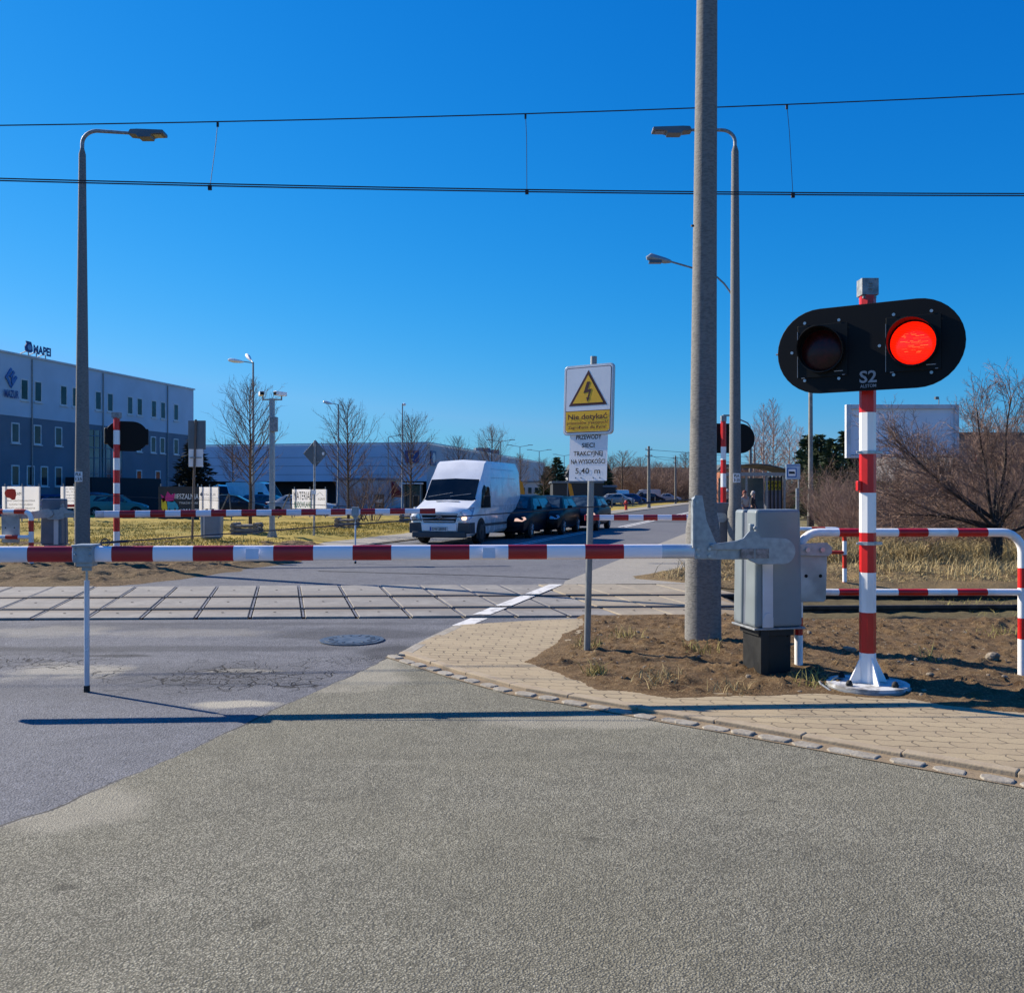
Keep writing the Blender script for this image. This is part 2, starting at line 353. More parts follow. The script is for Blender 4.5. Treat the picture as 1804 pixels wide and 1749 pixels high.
# ------------------------------------------------------------------ the ground
rdU = Vector((.283, .959, 0)); rdN = Vector((.959, -.283, 0)); P0 = Vector((-1.11, 8.9, 0))
def RD(s, t, z=0.0):                       # s along the road, t across it (0 = right edge, negative to the left)
    p = P0 + rdU * s + rdN * t; p.z = z; return p
RZ = math.atan2(-.283, .959)
def poly_sheet(name, pts, z, m, parent=None, tri=True):
    me = bpy.data.meshes.new(name); bm = bmesh.new()
    vs = [bm.verts.new((p[0], p[1], z)) for p in pts]; f = bm.faces.new(vs)
    if f.normal.z < 0: bmesh.ops.reverse_faces(bm, faces=[f])
    bm.normal_update()
    if bm.faces[:] and bm.faces[:][0].normal.z < 0: bmesh.ops.reverse_faces(bm, faces=bm.faces)
    bmesh.ops.triangulate(bm, faces=bm.faces); bm.to_mesh(me); bm.free(); me.materials.append(m)
    o = bpy.data.objects.new(name, me); COL.objects.link(o)
    return struct(o)
rs = np.random.RandomState(3)
def vnoise(x, y, sc, seed=0):
    x = x * sc + 1000.3 + seed * 17.7; y = y * sc + 1000.7 + seed * 9.1; xi = np.floor(x).astype(np.int64); yi = np.floor(y).astype(np.int64); fx = x - xi; fy = y - yi
    fx = fx * fx * (3 - 2 * fx); fy = fy * fy * (3 - 2 * fy)
    def h(a, b):
        n = (a * 374761393 + b * 668265263 + seed * 144269) & 0x7fffffff; n = ((n ^ (n >> 13)) * 1274126177) & 0x7fffffff
        return ((n ^ (n >> 16)) & 0xffff) / 65535.0
    return (h(xi, yi) * (1 - fx) + h(xi + 1, yi) * fx) * (1 - fy) + (h(xi, yi + 1) * (1 - fx) + h(xi + 1, yi + 1) * fx) * fy - .5
def fbm(x, y, sc, o=4, seed=0):
    return sum(vnoise(x, y, sc * 2 ** k, seed + k) * .5 ** k for k in range(o))
def sdist(x, y, poly):                     # positive inside
    ins = np.zeros(x.shape, bool); dm = np.full(x.shape, 1e9); n = len(poly)
    for i in range(n):
        ax, ay = poly[i][0], poly[i][1]; bx, by = poly[(i + 1) % n][0], poly[(i + 1) % n][1]
        dx, dy = bx - ax, by - ay; tt = np.clip(((x - ax) * dx + (y - ay) * dy) / (dx * dx + dy * dy + 1e-12), 0, 1)
        dm = np.minimum(dm, np.hypot(x - ax - tt * dx, y - ay - tt * dy))
        c = ((ay > y) != (by > y)); ins ^= c & (x < (bx - ax) * (y - ay) / ((by - ay) if by != ay else 1e-12) + ax)
    return np.where(ins, dm, -dm)
def gridmesh(name, x0, x1, y0, y1, st, hf, m, cut=-.08):
    xs = np.arange(x0, x1, st); ys = np.arange(y0, y1, st); X, Y = np.meshgrid(xs, ys); H = hf(X, Y); nx = len(xs); ny = len(ys)
    co = np.stack([X, Y, H], -1).reshape(-1, 3); idx = np.arange(nx * ny).reshape(ny, nx)
    q = np.stack([idx[:-1, :-1], idx[:-1, 1:], idx[1:, 1:], idx[1:, :-1]], -1).reshape(-1, 4)
    keep = (H.reshape(-1)[q] > cut).any(1); q = q[keep]; used = np.unique(q); rm = np.full(nx * ny, -1); rm[used] = np.arange(len(used)); q = rm[q]; co = co[used]
    me = bpy.data.meshes.new(name); me.vertices.add(len(co)); me.vertices.foreach_set('co', co.ravel())
    me.loops.add(len(q) * 4); me.loops.foreach_set('vertex_index', q.ravel()); me.polygons.add(len(q))
    me.polygons.foreach_set('loop_start', np.arange(len(q)) * 4); me.polygons.foreach_set('loop_total', np.full(len(q), 4)); me.polygons.foreach_set('use_smooth', np.ones(len(q), bool))
    me.update(); me.validate(); me.materials.append(m); o = bpy.data.objects.new(name, me); COL.objects.link(o); return struct(o)
TR = .04                                   # track: Y = y0 + TR * X
TR0 = .04
M['gapgrey0'] = mat('seam_dirt', (.05, .045, .035), .9)
M['asphalt_old'] = asphalt('old_asphalt', (.105, .110, .128), (.245, .252, .285), 95, .6, (.235, .24, .255),
    cracks=[((-2.35, 7.75), 1.3, .75, 1), ((-4.6, 8.4), 1.5, .55, .9), ((-1.5, 8.5), .9, .4, .5)],
    dirt=[((-3.9, 8.0), .6, .42, .55), ((-2.0, 6.75), .42, .13, .8), ((-5.2, 10.3), .9, .5, .3), ((-2.3, 8.0), .5, .12, .4), ((.55, 13.5), .5, 2.4, .5), ((-3.6, 10.2), 1.3, .35, .2)],
    stains=[((-3.0, 10.9), 3.5, .16, .35), ((-6.2, 9.9), .9, .5, .35), ((-3.5, 9.15), 3.2, .22, .45), ((-4.5, 10.6), 2.2, .35, .3), ((-3.2, 7.2), 1.6, .5, .2), ((-1.75, 10.1), 1.3, .5, .5), ((-1.2, 9.0), .35, .5, .6), ((-2.6, 7.9), 1.2, .6, .3), ((-5, 9.0), 1.7, .3, .3), ((-3.8, 8.75), .5, .1, .7)], speck=.8)
M['asphalt_far'] = asphalt('far_asphalt', (.075, .08, .095), (.125, .13, .15), 40, .2, (.12, .125, .13), speck=.4)
M['asphalt_new'] = asphalt('apron_asphalt', (.158, .151, .118), (.40, .38, .30), 125, .55, (.30, .28, .20), speck=1.3,
    dirt=[((-1.3, 7.9), .5, .9, .45), ((.6, 6.2), 1.0, .25, .4), ((-2.2, 4.5), .5, .35, .35)], stains=[((.9, 3.2), 1.6, 1.3, .16), ((2.3, 2.6), 1.5, 1.2, .16), ((-1.2, 4.6), .8, .5, .08), ((.35, 4.1), .05, .04, .5), ((-.9, 3.3), .04, .05, .5), ((1.3, 4.6), .05, .03, .5), ((-1.75, 3.6), .06, .04, .6), ((.1, 5.4), 1.8, .12, .12)])
M['pavers'] = pavers('sandy_pavers', R(6), (.35, .28, .175), (.27, .21, .135), (.07, .05, .03), .22, .125)
M['pavers2'] = pavers('sandy_pavers_upper', R(-2), (.37, .32, .25), (.30, .26, .205), (.10, .08, .06), .2, .10)
M['path'] = asphalt('concrete_path', (.26, .245, .22), (.36, .34, .30), 60, .2, (.38, .34, .28), speck=.3)
M['trackside'] = earth('trackside_soil', [(.07, .05, .03), (.14, .11, .06), (.10, .085, .04), (.18, .15, .09)], (.5, 3, 14), .6)
M['soil'] = earth('bare_soil', [(.075, .042, .020), (.18, .115, .060), (.145, .095, .05), (.40, .30, .17)], (.9, 8, 48), 1.0, .02)
M['soilfar'] = earth('rough_soil', [(.10, .065, .038), (.19, .13, .075), (.15, .11, .06), (.30, .23, .14)], (.7, 5, 20), .9, .05)
M['drygrass'] = earth('dry_grass_ground', [(.14, .095, .05), (.26, .185, .095), (.18, .13, .07), (.34, .26, .14)], (.5, 5, 30), .8, .04)
M['lawn'] = earth('lawn_ground', [(.32, .235, .05), (.42, .30, .07), (.20, .175, .04), (.40, .29, .11)], (.18, 1.3, 7), .5, .05)
M['groundsheet'] = earth('wide_ground', [(.15, .13, .07), (.21, .18, .10), (.12, .12, .06), (.24, .21, .14)], (.05, .3, 2), .3, .05)
M['slab'] = mat('crossing_slab', (.25, .24, .235), .8, var=.25, scale=7, bump=.25, bscale=60, col2=(.155, .15, .155))
M['slabsand'] = mat('sandy_slab', (.34, .29, .22), .85, var=.2, scale=4, bump=.2, bscale=60, col2=(.28, .24, .19))
M['gap'] = mat('gap_dark', (.018, .019, .024), .9)
M['gapgrey'] = mat('joint_dirt', (.018, .019, .025), .9, var=.4, scale=9)
M['strip_rubber'] = mat('rubber_strip', (.13, .135, .17), .7, var=.3, scale=9)
M['kerb'] = mat('kerb_concrete', (.36, .295, .205), .88, var=.35, scale=8, bump=.15, bscale=50, col2=(.30, .235, .16))
M['granite'] = mat('pale_granite', (.34, .315, .265), .8, var=.2, scale=12, bump=.3, col2=(.25, .22, .175))
M['roadpaint'] = mat('worn_road_paint', (.62, .61, .59), .7, var=.3, scale=9, det=8, thr=(.30, .48), col2=(.24, .235, .225))
M['sandfill'] = earth('sand_fill', [(.20, .15, .10), (.30, .235, .16), (.26, .2, .13), (.14, .10, .07)], (1, 8, 40), .5, .01)
M['stone'] = mat('field_stone', (.30, .25, .19), .9, var=.3, scale=14, bump=.5)

poly_sheet('ground', [(-3000, -60), (3000, -60), (3000, 5000), (-3000, 5000)], -.14, M['groundsheet'])
EX = .006
yA, yR1, yR2, yB = 11.42, 12.22, 13.66, 15.25
poly_sheet('road', [(-22, -6), (-1, -6), (0, 9.5), (1.35, 10.75), (1.5, 11.46), (-30, TR0 * -30 + yA - .02)], 0, M['asphalt_old'])       # near side of the track
poly_sheet('road', [(-7.6, TR0 * -7.6 + yB + .02), (.9, TR0 * .9 + yB + .02), RD(7.5, 0), RD(40, 0), RD(40, -8.0), RD(15, -8.0), RD(12.5, -7.2), RD(9, -7.6)], 0, M['asphalt_old'])
poly_sheet('road', [RD(40, -8), RD(40, 0), RD(150, -1), RD(500, -6), RD(500, -14), RD(150, -9)], .0, M['asphalt_far'])
# the light apron of the side road the camera stands on
apl = [(-5.0, -4), (-3.35, 1.2), G(0, 1461), G(95, 1432), G(180, 1392), G(300, 1336), G(450, 1271), G(560, 1219), G(700, 1152)]
kerb_px = [(704, 1155), (816, 1190), (924, 1219), (1086, 1247), (1200, 1268), (1300, 1285), (1500, 1321), (1804, 1375)]
kerb = [G(*p) for p in kerb_px] + [Vector((4.0, 3.75, 0)), Vector((6.2, 1.7, 0)), Vector((10, -2, 0))]
rj = random.Random(8); jl = []
for a, c in zip(apl[1:], apl[2:]):
    a = Vector((a[0], a[1], 0)); c = Vector((c[0], c[1], 0)); nn = max(2, int((c - a).length / .09)); dd = (c - a).normalized(); pn = Vector((-dd.y, dd.x, 0))
    for k in range(nn): jl.append(a.lerp(c, k / nn) + pn * (rj.uniform(-.012, .012) + .02 * math.sin(len(jl) * .23)))
apl = [apl[0]] + [(p.x, p.y) for p in jl] + [apl[-1]]
b = MB()
for i in range(len(jl) - 1):
    a, c = jl[i], jl[i + 1]; w0 = max(.0015, .011 + .010 * math.sin(i * .31) * math.sin(i * .07 + 1)); b.add([(a.x - .003, a.y, .0095), (c.x - .003, c.y, .0095), (c.x - w0, c.y + w0 * .5, .0095), (a.x - w0, a.y + w0 * .5, .0095)], [(0, 1, 2, 3)])
struct(b.build('road_dark_line', M['gapgrey0']))  # dark seam along the jagged edge of the apron
poly_sheet('side_road', [(p[0], p[1]) for p in apl] + [(p.x - .03, p.y - .03) for p in kerb] + [(10, -4)], .008, M['asphalt_new'])
# pavement with kerb
inner = [G(1035, 1092), G(1010, 1112), G(932, 1172), G(1060, 1223), G(1180, 1237), G(1440, 1230), G(1600, 1241), G(1804, 1265), Vector((6, 4.6, 0)), Vector((12, -1, 0))]
ins_ = []
for i, p in enumerate(inner):
    d = (inner[min(i + 1, len(inner) - 1)] - inner[max(i - 1, 0)]).normalized(); ins_.append(p + Vector((-d.y, d.x, 0)) * .13)
sw = [G(704, 1155), G(760, 1128), G(812, 1105), G(925, 1098)] + ins_
kin = []
for i, p in enumerate(kerb):
    d = (kerb[min(i + 1, len(kerb) - 1)] - kerb[max(i - 1, 0)]).normalized(); kin.append(p + Vector((-d.y, d.x, 0)) * .085)
poly_sheet('pavement', [(p.x, p.y) for p in sw] + [(p.x, p.y) for p in reversed(kin)], .032, M['pavers'])
def ribbon(name, line, off0, off1, z0, z1, m, gapn=None, bev=.008):
    """a kerb as separate butted stones following a polyline"""
    b = MB(); acc = []; seg = .6
    L_ = [0]
    for a, c in zip(line, line[1:]): L_.append(L_[-1] + (c - a).length)
    def at(s):
        for i in range(len(line) - 1):
            if s <= L_[i + 1] or i == len(line) - 2:
                k = (s - L_[i]) / (L_[i + 1] - L_[i]); p = line[i].lerp(line[i + 1], k); d = (line[i + 1] - line[i]).normalized(); return p, Vector((-d.y, d.x, 0))
    s = 0
    while s < L_[-1] - .05:
        e = min(s + seg - .003, L_[-1]); ps = [at(s + (e - s) * k / 3) for k in range(4)]; vs = []; fs = []
        j = random.uniform(-.004, .004); jz = random.uniform(-.004, .004)
        for p, n in ps:
            for o_, z in ((off0 + j, z0), (off0 + j, z1 + jz), (off1 + j, z1 + jz), (off1 + j, z0)): q = p + n * o_; vs.append((q.x, q.y, z))
        for k in range(3):
            for c in range(3): fs.append((k * 4 + c, k * 4 + c + 1, k * 4 + 5 + c, k * 4 + 4 + c))
        fs += [(0, 1, 2, 3), (12, 13, 14, 15)]; b.add(vs, fs); s += seg
    return struct(b.build(name, m, bevel=bev))
ribbon('kerb', kerb, -.005, .085, -.02, .040, M['kerb'])
ribbon('kerb', [G(700, 1158), G(748, 1130), G(800, 1106)], -.12, -.0, -.02, .032, M['granite'])
# row of pale setts in the gutter
b = MB(); L_ = 0
for i in range(len(kerb) - 2):
    a, c = kerb[i], kerb[i + 1]; ln = (c - a).length; d = (c - a).normalized(); n = Vector((-d.y, d.x, 0)); s = 0
    while s < ln - .05:
        w = random.uniform(.17, .23); p = a + d * (s + w / 2) - n * random.uniform(.10, .125)
        pts = []
        for k in range(9):
            an = 2 * math.pi * k / 9; r_ = 1 + random.uniform(-.08, .08); pts.append(((w - .03) / 2 * r_ * max(-1, min(1, 1.25 * math.cos(an))), .052 * r_ * max(-1, min(1, 1.25 * math.sin(an)))))
        b.prism(pts, (p.x, p.y, .0), d, n, (0, 0, random.uniform(.019, .027))); s += w + random.uniform(.0, .05)
struct(b.build('gutter_stones', M['granite'], bevel=.008))
poly_sheet('gutter_sand', [(p.x, p.y) for p in [q + Vector((-.0, .0, 0)) for q in kerb[:-1]]] + [(p.x - .12, p.y - .13) for p in reversed(kerb[:-1])], .013, M['sandfill'])

# level crossing deck: three rows of skewed slabs with open joints, rails between
def TL(X, y0): return y0 + TR * X
yA, yR1, yR2, yB = 11.42, 12.22, 13.66, 15.25                      # near edge, rails, far edge at X = 0
poly_sheet('track_bed', [(-20, TL(-20, yA - .05)), (3.2, TL(3.1, yA - .05)), (3.2, TL(3.1, yB + .05)), (-20, TL(-20, yB + .05))], -.02, M['gapgrey'])
poly_sheet('joint_sand', [(.7, TL(.7, yA)), (3.1, TL(3.1, yA)), (3.1, TL(3.1, yB)), (1.2, TL(1.2, yB))], .012, M['sandfill'])
deck = MB(); SK = -.245; strips = []
def slab(x0, x1, ya, yb, mi=0):
    vs = []
    for (x, y) in ((x0, ya), (x1, ya), (x1, yb), (x0, yb)):
        xx = x + SK * (y - 13.4); vs.append((xx, TL(xx, y)))
    jz = random.uniform(-.004, .004)
    deck.add([(a, c, -.09) for a, c in vs] + [(a, c, .028 + jz) for a, c in vs], [(0, 1, 2, 3), (4, 5, 6, 7), (0, 1, 5, 4), (1, 2, 6, 5), (2, 3, 7, 6), (3, 0, 4, 7)], mi)
for r, (ya, yb) in enumerate(((yA, yR1 - .085), (yR1 + .13, yR2 - .13), (yR2 + .085, yB))):
    x = -9.6
    while x < (2.0, 2.6, 3.0)[r]:
        w = .655; g_ = .026 if x < .6 else .009; slab(x + g_, x + w - g_, ya + .0, yb, 1 if x > .75 + (13.4 - ya) * .0 else 0); x += w
        if x < .6: strips.append((x, ya, yb))
b = MB()
for x, ya, yb in strips:
    xa_ = x + SK * (ya - 13.4); xb_ = x + SK * (yb - 13.4); b.add([(xa_ - .013, TL(xa_, ya), .024), (xa_ + .013, TL(xa_, ya), .024), (xb_ + .013, TL(xb_, yb), .024), (xb_ - .013, TL(xb_, yb), .024)], [(0, 1, 2, 3)])
struct(b.build('joint_strips', M['strip_rubber']))
def deckmat(name, ca, cb_, rust):
    m, t, p = new_mat(name); N = t.nodes.new; L = t.links.new; co = N('ShaderNodeTexCoord').outputs['Object']; sp = N('ShaderNodeSeparateXYZ'); L(co, sp.inputs[0])
    a_, _ = nnoise(t, co, 1.6, 6, .65); b_, _ = nnoise(t, co, 12, 6, .7); c_, _ = nnoise(t, co, 55, 3)
    col = nmix(t, nrange(t, a_, .36, .64), ca, cb_); col = nmix(t, nrange(t, b_, .45, .72, 0, .55), col, tuple(x * .55 for x in cb_))
    yy = nmath(t, 'SUBTRACT', sp.outputs[1], nmath(t, 'MULTIPLY', sp.outputs[0], TR)); d1 = nmath(t, 'ABSOLUTE', nmath(t, 'SUBTRACT', yy, yR1)); d2 = nmath(t, 'ABSOLUTE', nmath(t, 'SUBTRACT', yy, yR2)); dm = nmath(t, 'ADD', nmath(t, 'MINIMUM', d1, d2), nrange(t, b_, .3, .7, -.12, .12))
    col = nmix(t, nrange(t, dm, .42, .12, 0, .7), col, rust); col = nmix(t, nrange(t, c_, .55, .75, 0, .4), col, tuple(x * .4 for x in cb_))
    L(col, p.inputs['Base Color']); p.inputs['Roughness'].default_value = .85; bp = N('ShaderNodeBump'); bp.inputs['Strength'].default_value = .3; bp.inputs['Distance'].default_value = .006; L(c_, bp.inputs['Height']); L(bp.outputs[0], p.inputs['Normal']); return m
M['slab'] = deckmat('worn_crossing_slab', (.27, .255, .235), (.185, .175, .168), (.15, .118, .09)); M['slabsand'] = deckmat('worn_sandy_slab', (.34, .29, .215), (.26, .22, .165), (.20, .155, .105))
crossing = struct(deck.build('crossing_deck', [M['slab'], M['slabsand']], bevel=.01))
for o_ in [crossing]: o_.data.materials[0] = M['slab']
def rail(name, y0, label):
    b = MB(); prof = [(-.07, -.17), (.07, -.17), (.07, -.155), (.01, -.14), (.01, -.03), (.036, -.015), (.036, .022), (.028, .03), (-.028, .03), (-.036, .022), (-.036, -.015), (-.01, -.03), (-.01, -.14), (-.07, -.155)]
    b.prism([(q[0], q[1]) for q in prof], (-60, TL(-60, y0), 0), (0, 1, 0), (0, 0, 1), (120, 120 * TR, 0))
    o = b.build(name, M['rail']); return tag(o, label, 'rail')
M['rail'] = mat('worn_rail', (.045, .038, .036), .45, .5, var=.4, scale=8)
rail('rail', yR1, 'near rail of the track, dark steel set in the crossing slabs'); rail('rail', yR2, 'far rail of the track, dark steel set in the crossing slabs')
# small lifting eyes cast in the slabs
b = MB()
for r, yy in enumerate((11.8, 12.94, 14.5)):
    x = -9.3
    while x < 2.2:
        xx = x + SK * (yy - 13.4); b.box((xx, TL(xx, yy), .036), (.03, .02, .004)); x += .655
struct(b.build('slab_lifting_eyes', M['gap']))
# white edge line across the deck and painted lines beyond
def quadp(name, pts, z, m): return poly_sheet(name, pts, z, m)
for (a, c) in ((10.72, 11.36), (11.44, 12.14), (12.32, 13.55), (13.74, 15.2)):
    def ex(y): return P0.x + (y - P0.y) * .295
    quadp('road_marking', [(ex(a) - .13, a), (ex(a) + .09, a), (ex(c) + .09, c), (ex(c) - .13, c)], .004 if a < 11 else .038, M['roadpaint'])
def line_rd(s0, s1, t0, t1, w=.12):
    quadp('road_marking', [RD(s0, t0 - w / 2), RD(s0, t0 + w / 2), RD(s1, t1 + w / 2), RD(s1, t1 - w / 2)], .005, M['roadpaint'])
line_rd(15.0, 28, -3.9, -3.75); line_rd(33, 130, -3.55, -3.9, .14); line_rd(15, 30, -4.15, -4.0); line_rd(33, 130, -3.27, -3.65, .14)
quadp('road_marking', [RD(14.2, -7.6), RD(14.2, -3.9), RD(14.6, -3.9), RD(14.6, -7.6)], .005, M['roadpaint'])
# thin dark line laid over the far carriageway
b = MB(); sm = [G(560, 1006), G(700, 1010), G(850, 1014), G(1000, 1020), G(1110, 1023.5), G(1240, 1028)]
for a, c in zip(sm, sm[1:]): b.add([(a.x, a.y - .03, .006), (c.x, c.y - .03, .006), (c.x, c.y + .035, .006), (a.x, a.y + .035, .006)], [(0, 1, 2, 3)])
struct(b.build('road_dark_line', M['gap']))
# pavements beyond the track
poly_sheet('pavement', [(.86, TL(.86, yB) + .02), RD(7.2, -.02), RD(28, .06), RD(120, .5), RD(120, 3.2), RD(28, 2.7), RD(12.5, 2.1), G(1116, 1022), (3.1, TL(3, yB) + .02)], .03, M['path'])
poly_sheet('pavement', [RD(14.5, -8.05), RD(40, -8.05), RD(150, -9.1), RD(300, -11), RD(300, -13), RD(150, -11.2), RD(60, -10.4), RD(18, -10.1), RD(11.6, -8.6), RD(11.2, -7.5)], .03, M['path'])
ribbon('kerb', [RD(15, -8.12), RD(80, -8.4)], 0, .12, -.03, .05, M['granite'])
# bare soil on the near right, with clods; soil and lawn beyond
soilR = [tuple(p[:2]) for p in inner] + [(16, -1), (16, TL(14, yA)), (.95, TL(.9, yA) - .02)]
def hR(x, y):
    d = sdist(x, y, soilR) + .10 * fbm(x, y, 2.5, 4, 5); e = np.clip(d / .5, -1, 1)
    h = .034 + np.where(e < 0, e * .2, e * .012) + .012 * np.exp(-((x - 2.1) ** 2 + (y - 8.5) ** 2) / 1.6) * np.clip(e * 2, 0, 1) - .05 * np.clip(x - 2.9, 0, 3) * np.clip(e * 1.2 - .35, 0, 1)
    h += (fbm(x, y, 1.6, 4, 11) * .035 + np.maximum(fbm(x, y, 7, 4, 21), -.05) * .038 + np.clip(fbm(x, y, 16, 2, 31) - .15, 0, 1) * .09) * np.clip(e * 2, 0, 1)
    h -= .012 * np.exp(-((x - 2.773) ** 2 + (y - 7.17) ** 2) / .12) * np.clip(e * 3, 0, 1)
    tr = np.clip((y - (yA - .55 + TR * x)) / .5, 0, 1) * np.clip((x - 2.9) / .3, 0, 1); return h - tr * .075
gridmesh('ground', -.1, 9.5, 2.0, 12.0, .032, hR, M['soil'], -.10)
gridmesh('ground', 2.9, 40, 11.3, 17.5, .09, lambda x, y: -.058 + fbm(x, y, 1.2, 4, 51) * .025 + fbm(x, y, 6, 3, 52) * .03 - np.clip((11.75 - y) / .35, 0, 1) * .10, M['trackside'], -1)
soilF = [(3.0, TL(3, yB)), G(1120, 1021), RD(12.5, 2.15), RD(28, 2.75), (14, 40), (60, 40), (60, TL(60, yB))]
def hF(x, y):
    d = sdist(x, y, soilF) + .3 * fbm(x, y, 1.2, 4, 6); e = np.clip(d / .7, -1, 1)
    return .035 + np.where(e < 0, e * .2, e * .06) + np.clip(e * 2, 0, 1) * (fbm(x, y, .6, 3, 12) * .07 + fbm(x, y, 4, 4, 22) * .09)
gridmesh('ground', 2.2, 22, 15.2, 34, .075, hF, M['drygrass'], -.11)
soilL = [(-40, TL(-40, yB) - .05), G(182, 1031), G(330, 1014), G(440, 999), G(500, 991), G(560, 975), RD(18, -10.2), (-7.2, 29), (-40, 26)]
def hL(x, y):
    d = sdist(x, y, soilL) + .25 * fbm(x, y, 1.2, 4, 7); e = np.clip(d / .6, -1, 1)
    return .03 + e * .06 + np.clip(e * 2, 0, 1) * (fbm(x, y, .7, 3, 13) * .05 + fbm(x, y, 3.5, 4, 23) * .11)
gridmesh('ground', -16, -3, 14.4, 27, .055, hL, M['soilfar'], -.10)
lawnL = [(-60, 24.2), (-16, 24.4), (-8.5, 23.6), RD(15.5, -10.05), RD(40, -10.35), RD(62, -10.6), (-3.2, 58), (-60, 58)]
def hW(x, y):
    d = sdist(x, y, lawnL) + .3 * fbm(x, y, .9, 4, 8); e = np.clip(d / .6, -1, 1)
    return .045 + e * .06 + np.clip(e * 2, 0, 1) * (fbm(x, y, .35, 4, 14) * .12 + fbm(x, y, 3, 3, 24) * .06)
gridmesh('lawn', -34, 4, 22.8, 58.3, .14, hW, M['lawn'], -.10)
poly_sheet('lawn', [RD(66, -10.7), RD(110, -11.2), RD(220, -12.5), RD(200, -40), RD(66, -30)], -.02, M['lawn'])
poly_sheet('car_park', [(-90, 57), (-3, 57), (8, 76), (-4, 136), (-90, 140)], -.03, M['asphalt_far'])

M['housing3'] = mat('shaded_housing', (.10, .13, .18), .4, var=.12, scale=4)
M['signpole'] = mat('sign_pole', (.26, .27, .27), .5, .4, var=.2); M['signedge'] = mat('sign_edge', (.55, .57, .6), .3, .4); M['iron'] = mat('cast_iron', (.12, .14, .17), .45, .4, var=.3, scale=20)
M['galvlight'] = mat('pale_metal', (.5, .52, .55), .35, .5); M['seamgrey'] = mat('seam_grey', (.30, .32, .35), .6); M['badgeblue'] = mat('badge_blue', (.01, .03, .12), .3)
M['winglass2'] = mat('big_window_glass', (.10, .17, .22), .05, spec=.9, var=.5, scale=.4); M['logopale'] = mat('logo_pale', (.16, .36, .62), .4); M['awn'] = mat('dark_red_cloth', (.18, .008, .012), .8)
M['brownpole'] = mat('rusty_pole', (.16, .12, .10), .6, .3); M['binblue'] = mat('bin_blue_grey', (.17, .22, .29), .4, var=.1); M['flagorange'] = mat('flag_orange', (.8, .28, .01), .6)
M['shelterroof'] = mat('shelter_roof', (.22, .20, .16), .5, .2, var=.3); M['shelterglass'] = mat('shelter_glass', (.10, .14, .16), .1, spec=.8); M['panelgrey'] = mat('panel_grey', (.24, .24, .30), .4)
M['stopblue'] = mat('pale_blue_plate', (.40, .52, .68), .4); M['billface'] = mat('blank_paper', (.80, .83, .88), .7, var=.06, scale=.8, bump=.1, bscale=1.5); M['barkdark'] = mat('dark_bark', (.055, .042, .035), .9, var=.4, scale=10, bump=.3)

